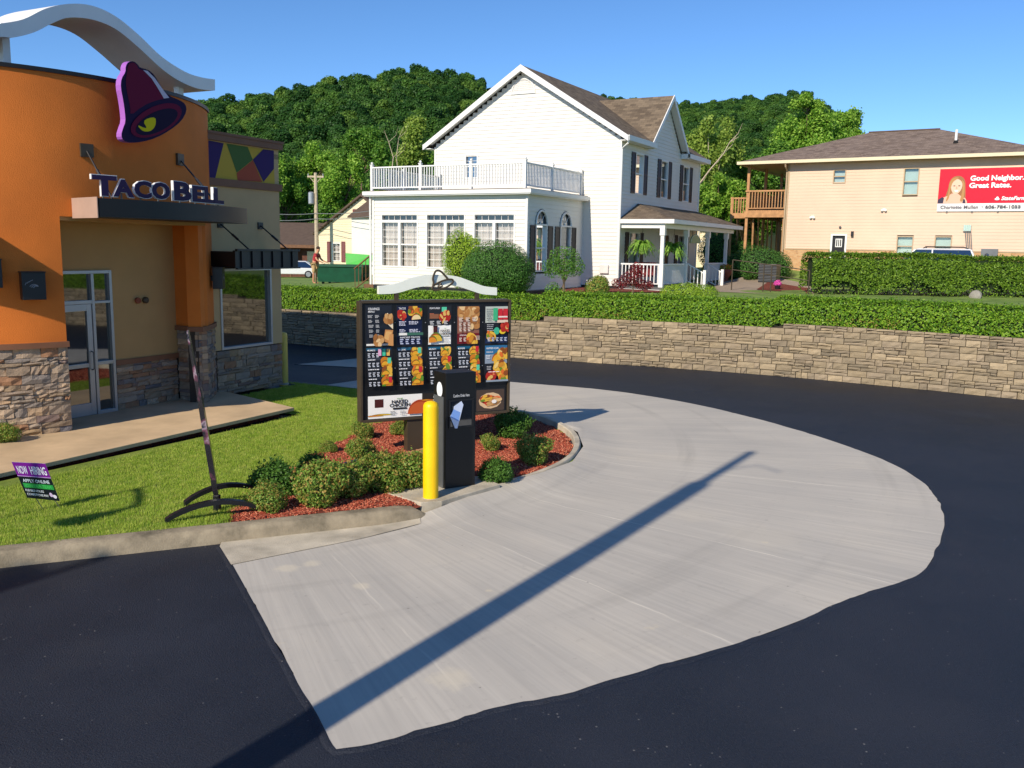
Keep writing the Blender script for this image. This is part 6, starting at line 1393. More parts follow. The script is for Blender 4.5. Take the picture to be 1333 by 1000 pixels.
# flood lights, lantern, meter
for px, py in ((1058, 283), (1151, 273.5)):
    y, z = tpx(px, py); m = MB(); m.pbox(f_tf, y-.06, y+.06, z-.05, z+.07, .0, .06); m.ico((.11, y-.08, z-.02), .07, 1); m.ico((.11, y+.08, z-.02), .07, 1); m.build('flood_light', 'white_paint', TB_)
y, z = tpx(1110, 304); m = MB(); m.pbox(f_tf, y-.06, y+.06, z-.15, z+.1, .0, .14); m.build('door_lantern', 'black_metal', TB_); y, z = tpx(1094, 296); MB().ico((.06, y, z), .07, 1).build('camera_dome', 'steel', TB_)
y, z = tpx(1278, 324); y2, z2 = tpx(1299, 332); m = MB(); m.pbox(f_tf, y, y2, z2-.2, z, .06, .3); m.pbox(f_tf, y+.1, y2-.1, -.3, z2-.2, .08, .2); mt_ = m.build('meter_cabinet', 'steel', TB_); MB().ico((.32, y+.25, z2-.02), .1, 1).build('meter_dial', 'glass_sky', mt_)
# bundle of conduit
for i in range(4):
    y, z = tpx(1256+2.5*i, 293); y2, z2 = tpx(1263+2*i, 330); m = MB(); m.tube([(.1, y2, z2-.8), (.1, y, z)], .022, 6); cd_ = m.build('conduit', 'steel', TB_); m = MB(); m.tube([(.1, y, z-.28), (.1, y, z)], .045, 8); m.build('conduit_cap', 'blind', cd_)
# ---- billboard
yl_, zt_b = tpx(1224.5, 220.5); _, zb_b = tpx(1220, 275.5); yr_ = yl_+4.05
BB = thing('billboard', 'red insurance billboard with smiling woman, fixed to the tan wall', 'billboard', tuple(TBm @ Vector((.03, (yl_+yr_)/2, zb_b))), math.radians(-121.3))
hw = (yr_-yl_)/2; bh = zt_b-zb_b
m = MB(); m.box(-.02, .05, -hw, hw, 0, bh); m.build('panel', 'white_paint', BB)
pr = Print(lambda s, t, dd: (.051+dd, s-hw, t)); pr.step = .003; wq = 2*hw
pr.rect(0, .36, wq, bh, 'd8112c')
px_ = lambda x: (x-150)/(1010-150)*wq; pz_ = lambda y: .36+(460-y)/(460-148)*(bh-.36)     # from the enlarged view of the panel
S = lambda P: [(px_(x), pz_(y)) for x, y in P]
pr.poly([tuple(p) for p in smooth_poly(S([(205, 458), (215, 400), (235, 330), (240, 270), (265, 225), (310, 210), (355, 222), (382, 262), (388, 330), (395, 400), (392, 458)]), 1)], '9a6a40')
pr.poly(S([(150, 458), (152, 440), (200, 405), (250, 385), (270, 370), (325, 372), (350, 392), (395, 415), (412, 445), (412, 458)]), 'e0b49a')
pr.poly(S([(150, 458), (152, 425), (188, 400), (205, 410), (200, 458)]), '3a3044'); pr.poly(S([(372, 458), (378, 420), (392, 425), (400, 458)]), '3a3044')
pr.poly([tuple(p) for p in smooth_poly(S([(255, 300), (262, 262), (290, 240), (325, 242), (355, 270), (360, 310), (345, 350), (318, 375), (292, 378), (268, 352)]), 2)], 'e8bfa4')
pr.poly([tuple(p) for p in smooth_poly(S([(242, 330), (240, 280), (262, 235), (300, 222), (330, 232), (300, 245), (270, 270), (258, 320), (252, 400), (235, 440), (222, 440), (235, 390)]), 1)], 'b4844e'); pr.poly([tuple(p) for p in smooth_poly(S([(345, 245), (375, 270), (382, 330), (384, 400), (372, 445), (345, 440), (358, 390), (364, 320), (356, 270)]), 1)], 'b4844e')
for ex in (288, 332): pr.ell(px_(ex), pz_(302), .05, .022, '5a4034', n=10)
pr.poly([tuple(p) for p in smooth_poly(S([(290, 340), (308, 344), (330, 338), (322, 354), (308, 358), (296, 352)]), 1)], 'f4ece8'); pr.poly(S([(306, 305), (312, 305), (318, 328), (304, 328)]), 'd8a488')
k_ = (bh-.36)/(460-148)
pr.text(px_(424), pz_(258), 'Good Neighbor.', 62*k_, 'fbf4f4', .035, width=px_(880)-px_(424)); pr.text(px_(420), pz_(322), 'Great Rates.', 62*k_, 'fbf4f4', .035, width=px_(780)-px_(420))
pr.text(px_(705), pz_(434), 'StateFarm', 46*k_, 'fbf4f4', .03, width=px_(912)-px_(705), shear=.2); pr.ell(px_(670), pz_(425), .10, .05, 'fbf4f4', n=14); pr.ell(px_(672), pz_(413), .05, .05, 'fbf4f4', n=12)
pr.text(px_(180), .13, 'Charlotte Mullen', .20, '6a6066', .025, width=px_(515)-px_(180)); pr.ell(px_(548), .2, .025, .025, '4a4448', n=8); pr.text(px_(575), .13, '606-784-1055', .20, '4a4448', .025, width=px_(875)-px_(575)); pr.build('print', BB)
m = MB()
for s in (-1.6, -.55, .5, 1.6): m.box(-.02, .07, s-.03, s+.03, -.04, .02)
m.build('clip', 'steel', BB)
# ---- wooden balcony with stair
BL = thing('wooden_balcony', 'honey coloured wooden balcony and stair at the end of the tan building', 'balcony', tuple(TBm @ Vector((0, -.3, 0))), math.radians(-121.3))
dk = 2.62; yo = -1.75
def rpost(x, y, z0, z1, name='post', w=.07): m = MB(); m.box(x-w, x+w, y-w, y+w, z0, z1); return m.build(name, 'wood', BL, bevel=.006)
for x in (-.1, -3.2, -6.4, -9.0): rpost(x, yo, -.5, 5.3); rpost(x-.05, .18, -.5, dk)
m = MB(); m.box(-.02, .05, yo-.12, .25, dk-.02, dk+.3); m.box(-9.1, -.02, yo-.13, yo-.07, dk-.02, dk+.3); m.build('rim_joist', 'wood', BL)
for i in range(22): m = MB(); y = yo-.05+i*.09; m.box(-9.0, .04, y, y+.082, dk+.3, dk+.34); m.build('deck_board', 'wood', BL)
m = MB(); m.box(-.08, .03, yo-.1, .25, dk+1.28, dk+1.36); m.box(-.05, .0, yo, .25, dk+.42, dk+.47); m.box(-9.0, -.08, yo-.09, yo+.02, dk+1.28, dk+1.36); m.box(-9., -.08, yo-.05, yo, dk+.42, dk+.47); bral = m.build('rail', 'wood', BL)
bw = MB(); bw.box(-.022, .022, -.022, .022, 0, .84); bwm = bw.mesh('baluster'); bwm.materials.append(MATS['wood'])
for y in np.arange(yo+.1, .2, .15): sub('baluster', bwm, (-.02, y, dk+.45), bral)
for x in np.arange(-8.9, -.2, .2): sub('baluster', bwm, (x, yo-.02, dk+.45), bral)
# landing jutting out to the side + stair posts
m = MB(); m.box(-1.6, -.35, yo-.95, yo-.13, dk-.05, dk+.22); m.box(-.41, -.33, yo-.95, yo-.13, dk+.95, dk+1.02); m.box(-1.6, -.35, yo-.99, yo-.92, dk+.95, dk+1.02); ld = m.build('landing', 'wood', BL)
for y in np.arange(yo-.85, yo-.15, .14): sub('baluster', bwm, (-.37, y, dk+.2), ld)
for y in (yo-.92,): rpost(-.37, y, -.5, dk+1.05, w=.05); rpost(-1.55, y, -.5, dk+1.05, w=.05)
m = MB()
for i in range(12): m.box(-1.5-.26*(i+1), -1.5-.26*i, yo-.9, yo-.2, dk-.08-.2*i, dk-.03-.2*i)
m.tube([(-1.5, yo-.9, dk-.15), (-4.6, yo-.9, -.2)], .09, 4); m.tube([(-1.5, yo-.2, dk-.15), (-4.6, yo-.2, -.2)], .09, 4); m.build('stair', 'wood', BL)
m = MB()
for i in range(9): x = -.4-i*.9; m.tube([(x, yo+.3, -.3), (x-.1*(i % 2), yo+.25, dk)], .045, 4)
for i in range(3): m.tube([(-2.-2*i, .1, .0), (-3.2-2*i, .1, dk)], .05, 4)
m.build('brace', 'wood', BL)
m = MB(); m.box(-Dp, -.2, .23, .25, -.3, dk); m.build('back_panel', 'wood_dark', BL)
# ---- metal handrail with sloping path
def z_at(p): return zt(p[0], p[1])
pa = at(952, 378, 1.55); pb = at(1052, 384, 1.5); pz1 = zt(*pa[:2]); pz2 = zt(*pb[:2])
HR = thing('handrail', 'grey two-bar metal handrail beside the path below the balcony', 'handrail', (*(pa[:2]*.5+pb[:2]*.5), (pz1+pz2)/2))
q0 = np.array(HR.location); m = MB(); dist_ = np.linalg.norm(pa[:2])
up = lambda p, hgt: (p[0]-q0[0], p[1]-q0[1], zt(p[0], p[1])-q0[2]+hgt)
m.tube([up(pa, 1.25), up(pa*.5+pb*.5, 1.12), up(pb, .95)], .022, 6); m.tube([up(pa, .85), up(pa*.5+pb*.5, .72), up(pb, .55)], .02, 6); m.build('bar', 'bronze', HR)
for t in (.0, .42, .52, 1.): p = pa*(1-t)+pb*t; MB().tube([up(p, -.1), up(p, 1.24-.3*t)], .025, 6).build('post', 'bronze', HR)
pth = [at(*p, 1.55)[:2] for p in ((930, 380), (1060, 384), (1055, 376), (985, 370), (930, 374))]
struct(sheet('path', [tuple(p) for p in pth], lambda x, y: zt(x, y)+.015, 'asphalt_path', .6))
mb2 = [at(*p, 1.57)[:2] for p in ((985, 377), (1050, 381), (1052, 377), (1000, 373))]; struct(sheet('side_mulch', [tuple(p) for p in mb2], lambda x, y: zt(x, y)+.03, 'mulch_soil', .5))
a_ = at(1004, 372, 1.7); m = MB(); bx_ = thing('air_conditioner', 'dark grey air conditioner box beneath the wooden balcony', 'air conditioner', (a_[0]+.6, a_[1]+2.5, zt(a_[0]+.6, a_[1]+2.5)-.02), math.radians(-30)); m.box(-.4, .4, -.4, .4, 0, .85); m.build('case', 'black_metal', bx_, bevel=.02)
m = MB()
for z in np.arange(.08, .8, .07): m.box(-.41, .41, -.41, .41, z, z+.02)
m.build('louvre', 'steel', bx_)
plain('pink_plastic', 'e858b8', .5); a_ = at(1012, 376, 1.6); fw_ = thing('pink_flower_pot', 'bright pink flower clump in pot beside the handrail post', 'flower pot', (a_[0], a_[1], zt(a_[0], a_[1])-.01)); MB().lathe([(.09, 0), (.13, .2), (0, .2)], 10).build('pot', 'rubber', fw_); P_, D_ = lump_pts(260, [((0, 0, .28), (.16, .15, .14))]); link_mesh('flowers', leaf_mesh('flowers', P_, D_, .06, 'pink_plastic'), None, fw_)
# spotlight-like rock
a_ = at(1270, 390, 1.45); rk = MB().ico((0, 0, 0), (.24, .2, .22), 2); rk.v = [(x*(1+.25*math.sin(7*y+3*z)), y*(1+.2*math.sin(9*x)), z*(1+.15*math.cos(5*x+y))) for x, y, z in rk.v]; o = rk.build('boulder', 'rock'); o.location = (a_[0], a_[1], zt(a_[0], a_[1])+.1); tag(o, 'grey angular boulder at the foot of the tall hedge', 'boulder')
# ================================================================== CARS
def car(name, label, loc, rz, body, suv=False, dark_top=False):
    c = thing(name, label, 'car', loc, rz); Lc, Wc = (4.6, 1.85); hb, hr = (.95, 1.68) if suv else (.85, 1.42)
    prof = [(-2.3, .35), (-2.3, .75), (-2.2, hb), (-.9 if suv else -1.0, hb+.06), (2.1, hb+.03), (2.28, .8), (2.3, .35)]
    if suv: prof = [(-2.3, .4), (-2.3, .85), (-2.1, 1.0), (-1.05, 1.06), (2.2, 1.04), (2.3, .9), (2.3, .4)]
    m = MB(); n_ = len(prof)
    m.prism(prof, lambda x, z: (x, -.92, z), lambda x, z: (x, .92, z)); m.build('body', body, c, bevel=.06)
    g = [(-1.05, hb), (-.35, hr), (1.2 if not suv else 1.9, hr), (2.0 if not suv else 2.2, hb)]; A = [(x, s_*(.86 if z < 1.2 else .70), z) for s_ in (-1, 1) for x, z in g]
    MB().add(A, [(0, 1, 5, 4), (1, 2, 6, 5), (2, 3, 7, 6), (0, 3, 2, 1), (4, 5, 6, 7)]).build('glasshouse', 'glass_dark', c)
    m = MB(); m.add([(g[1][0]-.05, -.72, hr-.02), (g[2][0]+.05, -.72, hr-.02), (g[2][0]+.05, .72, hr-.02), (g[1][0]-.05, .72, hr-.02), (g[1][0]+.1, -.6, hr+.05), (g[2][0]-.05, -.6, hr+.05), (g[2][0]-.05, .6, hr+.05), (g[1][0]+.1, .6, hr+.05)], MB.BOXF)
    for s_ in (-1, 1):
        for (xa, za, xb2, zb3) in ((g[0][0], hb, g[1][0], hr), (g[3][0], hb, g[2][0], hr), (.35, hb, .35, hr)): m.tube([(xa, s_*.88, za), (xb2, s_*.72, zb3)], .04, 5)
    m.build('roof', 'car_dark' if dark_top else body, c, bevel=.02)
    if suv:
        for s_ in (-1, 1): MB().tube([(g[1][0]+.3, s_*.6, hr+.04), (g[1][0]+.4, s_*.6, hr+.12), (1.6, s_*.6, hr+.12), (1.8, s_*.6, hr+.04)], .025, 5).build('roof_rack', 'black_metal', c)
    for x in (-1.45, 1.42):
        for s_ in (-1, 1):
            w = MB().lathe([(.0, -.1), (.3, -.1), (.34, -.07), (.34, .07), (.3, .1), (0, .1)], 18).build('wheel', 'rubber', c); w.rotation_euler = (math.pi/2, 0, 0); w.location = (x, s_*.84, .34); r_ = MB().lathe([(0, -.115), (.2, -.115), (.22, -.1), (.22, .1), (.2, .115), (0, .115)], 12).build('rim', 'alu', w)
    for s_ in (-1, 1): m = MB(); m.box(-2.33, -2.2, s_*.75-.13, s_*.75+.13, .68, .82); m.build('headlight', 'glass_sky', c); m = MB(); m.box(2.24, 2.33, s_*.75-.12, s_*.75+.12, .7, .85); m.build('tail_light', 'dark_red', c)
    return c
a_ = aty(381, 359, 78); car('parked_car', 'white sedan parked before the low brown building', (a_[0], a_[1], zt(a_[0], a_[1])-.02), math.radians(8), 'car_white')
a_ = aty(1203, 340, 41.6); car('parked_suv', 'white suv with dark roof parked behind the tall hedge', (a_[0], a_[1], zt(a_[0], a_[1])-.02), math.radians(-28), 'car_white', True, False)
# ================================================================== BACKGROUND HOUSES
a_ = at(414, 352, 1.3)
NH = thing('house', 'cream gabled house with maroon shutters behind the white house', 'house', (a_[0], a_[1], zt(a_[0], a_[1])-.05), math.radians(-20)); nO = np.array(NH.location)
NHm = Matrix.Translation(NH.location) @ Matrix.Rotation(math.radians(-20), 4, 'Z'); NHi = NHm.inverted(); nN = np.array([-math.sin(math.radians(20)), -math.cos(math.radians(20)), 0])
def npx(px, py): P = NHi @ Vector(on_plane(px, py, nO, nN)); return P.x, P.z
xe, ze_ = npx(413.5, 303); xa_, za_ = npx(472, 256); f_n = lambda s, z, d: (s, -d, z)
xr2 = 2*xa_-xe; 
def nspan(z): 
    if z < ze_: return (xe, xr2)
    k = max(0, 1-(z-ze_)/(za_-ze_)); return (xa_-(xa_-xe)*k, xa_+(xa_-xe)*k)
w0 = npx(432.8, 316.5); w1 = npx(443.4, 340)
m = MB(); siding(m, f_n, nspan, 0, za_-.1, [(w0[0], w1[0], w1[1], w0[1])], h=.16); m.box(xe, xe+.1, .05, 8, 0, ze_); m.box(xr2-.1, xr2, .05, 8, 0, ze_); stuff(m.build('siding', 'cream_siding', NH, recalc=False))
window(NH, f_n, w0[0]+.04, w1[0]-.04, w1[1]+.04, w0[1]-.04, 2, 4, inner='curtain')
s0 = npx(426, 314.5); s1 = npx(431, 341.5); shutter(NH, f_n, s0[0], s1[0], s1[1], s0[1], 'shutter_maroon'); s0 = npx(444.6, 314.5); s1 = npx(450, 341.5); shutter(NH, f_n, s0[0], s1[0], s1[1], s0[1], 'shutter_maroon')
s0 = npx(459.4, 272.4); s1 = npx(464.4, 293); shutter(NH, f_n, s0[0], s1[0], s1[1], s0[1], 'shutter_maroon')
s0 = npx(465.5, 279); s1 = npx(476, 293); m = MB(); m.pbox(f_n, s0[0], s1[0], s1[1], s0[1], .0, .03); m.build('upper_window', 'white_trim', NH); m = MB(); m.pbox(f_n, s0[0]+.06, s1[0]-.06, s1[1]+.3, s0[1]-.06, .03, .036); m.build('pane', 'glass_sky', NH)
s0 = npx(465.5, 286); s1 = npx(472, 293.5); m = MB(); m.pbox(f_n, s0[0], s1[0], s1[1], s0[1], .0, .35); ac_ = m.build('window_air_conditioner', 'steel', NH); m = MB(); m.pbox(f_n, s0[0]+.04, s1[0]-.04, s1[1]+.05, s0[1]-.05, .35, .36); m.build('grille', 'black_metal', ac_)
sn = (za_-ze_)/(xa_-xe); m = MB()
for sg in (-1, 1):
    A = [(xa_, za_+.02), (xa_+sg*(xa_-xe+.25), ze_-.25*sn+.02)]; m.add([(A[0][0], -.3, A[0][1]), (A[1][0], -.3, A[1][1]), (A[1][0], 8.2, A[1][1]), (A[0][0], 8.2, A[0][1]), (A[0][0], -.3, A[0][1]+.14), (A[1][0], -.3, A[1][1]+.14), (A[1][0], 8.2, A[1][1]+.14), (A[0][0], 8.2, A[0][1]+.14)], MB.BOXF)
m.build('roof', 'brown_roof', NH)
an = npx(473, 284); an2 = npx(492, 284); m = MB(); m.box(an[0], an2[0]+1, -1.6, -.05, 0, an[1]); m.build('annex', 'white_siding', NH); m = MB(); m.add([(an[0]-.2, -1.8, an[1]+.05), (an2[0]+1, -1.8, an[1]+.08), (an2[0]+1, 0, an[1]+1.6), (an[0]+1, 0, an[1]+1.6), (an[0]-.2, -1.8, an[1]-.05), (an2[0]+1, -1.8, an[1]-.02), (an2[0]+1, 0, an[1]+1.45), (an[0]+1, 0, an[1]+1.45)], MB.BOXF); m.build('annex_roof', 'brown_roof', NH)
a_ = aty(388, 350, 84); LBd = thing('low_building', 'long low brown brick building with dark roof and open carport', 'building', (a_[0]-1.5, a_[1], zt(a_[0], a_[1])-.05), math.radians(-6)); LBd.scale = (1.25, 1.25, 1.3)
m = MB(); m.box(-9, 1.5, 1.2, 7, 0, 2.3); m.box(1.5, 3.2, .2, 7, 0, 2.3); m.build('wall', 'brown_brick', LBd); m = MB(); m.add([(-9.5, -.6, 2.3), (3.8, -.6, 2.3), (3.8, 7.5, 2.3), (-9.5, 7.5, 2.3), (-8, 3.4, 4.0), (2.5, 3.4, 4.0)], [(0, 1, 5, 4), (1, 2, 5), (2, 3, 4, 5), (3, 0, 4), (0, 3, 2, 1)]); m.build('roof', 'brown_roof', LBd)
m = MB(); m.box(-9.4, 3.7, -.62, -.5, 2.14, 2.36); m.build('fascia', 'wood_dark', LBd)
for x in (-5, -2, .8): m = MB(); m.box(x-.06, x+.06, -.4, -.28, 0, 2.25); m.build('post', 'wood_dark', LBd)
m = MB(); m.box(1.9, 2.8, .17, .21, .9, 1.9); m.build('window', 'glass_sky', LBd)
a_ = aty(930, 300, 62); CH = thing('house', 'cream sided house half hidden by trees beyond the porch', 'house', (a_[0]-1, a_[1], zt(a_[0], a_[1])-.1), math.radians(-25)); m = MB(); siding(m, lambda s, z, d: (s, -d, z), (-5, 6), 0, 3.6, h=.16); m.box(-5, 6, .06, 7, 0, 3.6); stuff(m.build('siding', 'cream_siding', CH, recalc=False))
m = MB(); m.add([(-5.4, -.4, 3.55), (6.4, -.4, 3.55), (6.4, 7.4, 3.55), (-5.4, 7.4, 3.55), (-5.4, 3.5, 5.4), (6.4, 3.5, 5.4)], [(0, 1, 5, 4), (2, 3, 4, 5), (1, 2, 5), (3, 0, 4), (0, 3, 2, 1)]); m.build('roof', 'brown_roof', CH); window(CH, lambda s, z, d: (s, -d-.06, z), 0, 1.1, 1.2, 2.5, 2, 2, inner=None, pane='glass_sky', proud=.06)
# ================================================================== DUMPSTER, PERSON, POLE
a_ = at(447, 369, 1.15); DU = thing('dumpster', 'dark green metal dumpster with raised bright green lid', 'dumpster', (a_[0], a_[1], zt(a_[0], a_[1])-.02), math.radians(-6))
m = MB(); m.add([(-1.1, -.7, .12), (1.1, -.7, .12), (1.1, .75, .12), (-1.1, .75, .12), (-1.25, -.85, .95), (1.25, -.85, .95), (1.25, .8, .95), (-1.25, .8, .95)], [(0, 3, 2, 1), (0, 1, 5, 4), (1, 2, 6, 5), (2, 3, 7, 6), (3, 0, 4, 7)]); m.build('bin', 'dumpster_green', DU)
m = MB(); m.box(-1.3, 1.3, -.9, -.84, .9, 1.0); m.box(-1.3, 1.3, .8, .86, .9, 1.0); m.box(-1.32, -1.24, -.9, .86, .9, 1.0); m.box(1.24, 1.32, -.9, .86, .9, 1.0); m.build('rim', 'dumpster_green', DU)
for s_ in (-1, 1): m = MB(); m.box(s_*1.2-.06, s_*1.2+.06, -.6, .6, .4, .55); m.build('lift_pocket', 'dumpster_green', DU)
for s_ in (-.9, .9):
    for y in (-.55, .55): m = MB(); m.lathe([(0, -.03), (.07, -.03), (.07, .03), (0, .03)], 10); w = m.build('caster', 'rubber', DU); w.rotation_euler = (math.pi/2, 0, 0); w.location = (s_, y, .07)
m = MB(); m.add([(-.1, .84, 1.0), (1.25, .84, .98), (1.3, 1.1, 1.5), (-.2, 1.1, 1.58), (-.1, .9, 1.0), (1.25, .9, .98), (1.3, 1.16, 1.5), (-.2, 1.16, 1.58)], MB.BOXF); m.build('lid', 'lid_green', DU)
def skin_mesh(name, joints, edges, radii, mat, parent, root=0):
    me = bpy.data.meshes.new(name); me.from_pydata(joints, edges, []); me.update(); o = bpy.data.objects.new(name, me); COL.objects.link(o)
    md = o.modifiers.new('s', 'SKIN'); md.use_smooth_shade = True
    for i, r in enumerate(radii): me.skin_vertices[0].data[i].radius = (r, r); me.skin_vertices[0].data[i].use_root = (i == root)
    ss = o.modifiers.new('d', 'SUBSURF'); ss.levels = 1; ss.render_levels = 1
    bpy.context.view_layer.update(); ev_ = o.evaluated_get(bpy.context.evaluated_depsgraph_get()); m2 = bpy.data.meshes.new_from_object(ev_); bpy.data.objects.remove(o)
    m2.materials.clear(); m2.materials.append(MATS[mat])
    for p in m2.polygons: p.use_smooth = True
    return link_mesh(name, m2, None, parent)
a_ = at(410.5, 371, 1.2); PE = thing('person', 'person in red shirt and khaki shorts leaning over the dumpster', 'person', (a_[0], a_[1], zt(a_[0], a_[1])-.0), math.radians(-10))
J = [(0, 0, .92), (.02, 0, 1.15), (.08, 0, 1.38), (.13, 0, 1.5), (.18, 0, 1.6), (.19, 0, 1.70),                 # pelvis..head
     (-.02, -.1, .9), (-.03, -.11, .5), (-.06, -.11, .08), (.08, -.11, .03), (-.02, .1, .9), (.02, .11, .5), (-.02, .11, .08), (.12, .11, .03),
     (.1, -.2, 1.4), (.2, -.25, 1.15), (.42, -.22, 1.05), (.50, -.22, 1.03), (.1, .2, 1.4), (.22, .25, 1.16), (.44, .22, 1.06), (.52, .22, 1.04)]
Ed = [(0, 1), (1, 2), (2, 3), (3, 4), (4, 5), (0, 6), (6, 7), (7, 8), (8, 9), (0, 10), (10, 11), (11, 12), (12, 13), (2, 14), (14, 15), (15, 16), (16, 17), (2, 18), (18, 19), (19, 20), (20, 21)]
Rd_ = [.14, .13, .14, .055, .09, .085, .085, .06, .042, .035, .085, .06, .042, .035, .06, .045, .032, .03, .06, .045, .032, .03]
skin_mesh('body', J, Ed, Rd_, 'skin', PE)
skin_mesh('shirt', [J[0], J[1], J[2], (.11, 0, 1.45), J[14], (.16, -.23, 1.26), J[18], (.17, .23, 1.27)], [(0, 1), (1, 2), (2, 3), (2, 4), (4, 5), (2, 6), (6, 7)], [.155, .15, .158, .075, .075, .065, .075, .065], 'shirt_red', PE)
skin_mesh('shorts', [(0, 0, .95), J[6], (-.03, -.11, .52), J[10], (.02, .11, .52)], [(0, 1), (1, 2), (0, 3), (3, 4)], [.155, .105, .085, .105, .085], 'khaki', PE)
m = MB(); m.ico((.17, 0, 1.71), (.1, .085, .09), 2); m.build('hair', 'hair', PE, smooth=True)
for s_ in (-1, 1):
    m = MB()
    for i in range(4): y = s_*.22-.03+.02*i; m.tube([(.50, y, 1.03), (.56, y, 1.02), (.60, y, .985)], .009, 5)
    m.tube([(.50, s_*.22-s_*.03, 1.03), (.535, s_*.22-s_*.065, 1.01)], .01, 5); m.build('fingers', 'skin', PE)
a_ = at(413, 362, 1.3); up_ = aty(412, 306, 62); UP = thing('utility_pole', 'wooden utility pole with crossarm and transformer behind the cream house', 'utility pole', (up_[0], up_[1], zt(up_[0], up_[1])-.1)); uh = aty(411, 225, 62)[2]-UP.location.z
MB().tube([(0, 0, -.2), (0, 0, uh)], [.16, .11], 8).build('pole', 'bark_pale', UP); m = MB(); m.box(-.55, .55, -.06, .06, uh-.32, uh-.2); m.tube([(-.4, 0, uh-.3), (0, 0, uh-.75)], .03, 4); m.tube([(.4, 0, uh-.3), (0, 0, uh-.75)], .03, 4); m.build('crossarm', 'bark_pale', UP)
MB().lathe([(0, -.4), (.18, -.4), (.2, -.35), (.2, .35), (.12, .42), (0, .42)], 12, (-.3, -.1, uh-1.7)).build('transformer', 'alu', UP)
for x in (-.5, 0, .5): MB().lathe([(.04, 0), (.05, .05), (.03, .1), (.05, .14), (0, .18)], 8, (x, 0, uh-.2)).build('insulator', 'alu', UP)
wl_ = aty(300, 279, 66); wr_ = aty(486, 283, 60)
for k, dz in enumerate((0, -.55)):
    A = aty(330, 276+9*k, 64); Mi = aty(412, 278+7*k, 61.8); Bq = aty(500, 272+7*k, 58); m = MB(); m.tube([A*(1-t)+Mi*t-np.array([0, 0, .5*t*(1-t)]) for t in np.linspace(0, 1, 6)]+[Mi*(1-t)+Bq*t-np.array([0, 0, .5*t*(1-t)]) for t in np.linspace(.15, 1, 6)], .02, 4)
    me_ = m.mesh('cable'); me_.transform(Matrix.Translation(-UP.location)); o = link_mesh('cable', me_, 'alu', UP)
# ================================================================== TREES
def tree(label, px, py, Y, wpx, hpx, mat, n, leaf, group=None, name='tree', bare=False, seed=0, lob=9, gap=.5, bark='bark'):
    """px, py: pixel of the crown's centre; wpx, hpx: crown size in pixels; Y: distance"""
    R = random.Random(seed); c = aty(px, py, Y); k = Y/F_PX; rw, rh = wpx*k/2, hpx*k/2; gz_ = zt(c[0], c[1]); t_ = thing(name, label, 'tree', (c[0], c[1], gz_-.05), 0, group); cz = c[2]-gz_
    lobes = []
    for i in range(int(lob*1.9)):
        while True:
            u, v, w = R.uniform(-1, 1), R.uniform(-1, 1), R.uniform(-1, 1)
            if u*u+v*v+w*w < 1: break
        s = R.uniform(.16, .34); lobes.append(((u*rw*.78, v*rw*.7, cz+w*rh*.78), (rw*s, rw*s, rh*s*.85)))
    n = int(n*2.4); leaf *= .68; P_, D_ = lump_pts(n, lobes, .75, .45)
    # branchlets: pull leaves to small clusters for an uneven outline
    cl_ = P_[RNG.integers(0, len(P_), max(60, n//45))]; idx = ((P_[:, None, :]-cl_[None, :60, :])**2).sum(2).argmin(1) if len(cl_) > 0 else 0
    P_ = P_+(cl_[:60][idx]-P_)*.12+RNG.normal(size=P_.shape)*rw*.055
    link_mesh('crown', leaf_mesh('crown', P_, D_, leaf*(.6+.8*RNG.random(len(P_))), mat, .7), None, t_)
    m = MB(); tr = max(.08, rw*.05); m.tube([(0, 0, -.3), (.05, 0, max(.3, (cz-rh)*.6)), (0, .05, cz-rh*.45), (.05, 0, cz-rh*.1)], [tr, tr*.8, tr*.5, tr*.2], 7)
    for c2, r2 in lobes: b = (0, .02, cz-rh*R.uniform(.3, .8)); m.tube([b, ((b[0]+c2[0])*.5, (b[1]+c2[1])*.5, (b[2]+c2[2])*.5+.1), c2], [tr*.45, tr*.3, tr*.1], 5)
    m.build('trunk', bark, t_)
    return t_
GL = 'trees at the foot of the wooded hill'
for i, (px, py, Y, w, h, mt, n, lb) in enumerate(((372, 258, 100, 75, 120, 'tree_leaf_b', 9000, 'dark green tree right behind the low brown building roof'), (445, 240, 92, 80, 110, 'tree_leaf_a', 9000, 'bright tree directly above the cream house roof slope'), (498, 232, 74, 75, 100, 'tree_leaf_b', 9000, 'green tree behind the corner post of the roof deck'), (402, 225, 104, 80, 90, 'tree_leaf_a', 8000, 'bright tree behind the top of the wooden utility pole'), (545, 190, 80, 70, 80, 'tree_leaf_c', 7000, 'yellow green tree above the roof deck against the white gable'), (336, 235, 98, 80, 120, 'tree_leaf_a', 8000, 'bright tree beside the restaurant wall with triangles'), (470, 195, 98, 80, 80, 'tree_leaf_b', 7000, 'green tree on the lower hill behind the bare trees'), (335, 295, 96, 70, 60, 'tree_leaf_b', 6000, 'low tree behind the awning end of the restaurant'), (425, 290, 90, 60, 60, 'tree_leaf_b', 6000, 'low tree between utility pole and cream house'), (590, 215, 78, 70, 100, 'tree_leaf_b', 5000, 'green tree mostly hidden behind the white gable wall'))): tree(lb, px, py, Y, w, h, mt, n, .34, GL, seed=i)
tree('loose yellow green tree with pale bare limbs right of the white house', 925, 205, 60, 92, 150, 'tree_leaf_c', 9000, .25, seed=21, lob=12, bark='bark_pale')
tree('tall bright green tree standing behind the tan building roof', 1040, 190, 66, 130, 110, 'tree_leaf_a', 16000, .27, seed=22, lob=16)
tree('round topped green tree rising above the tan roof ridge', 1095, 172, 68, 70, 70, 'tree_leaf_a', 6500, .25, seed=27, lob=8)
tree('green tree behind the wooden balcony beside the porch roof', 965, 275, 58, 110, 100, 'tree_leaf_b', 12000, .25, seed=23, lob=12)
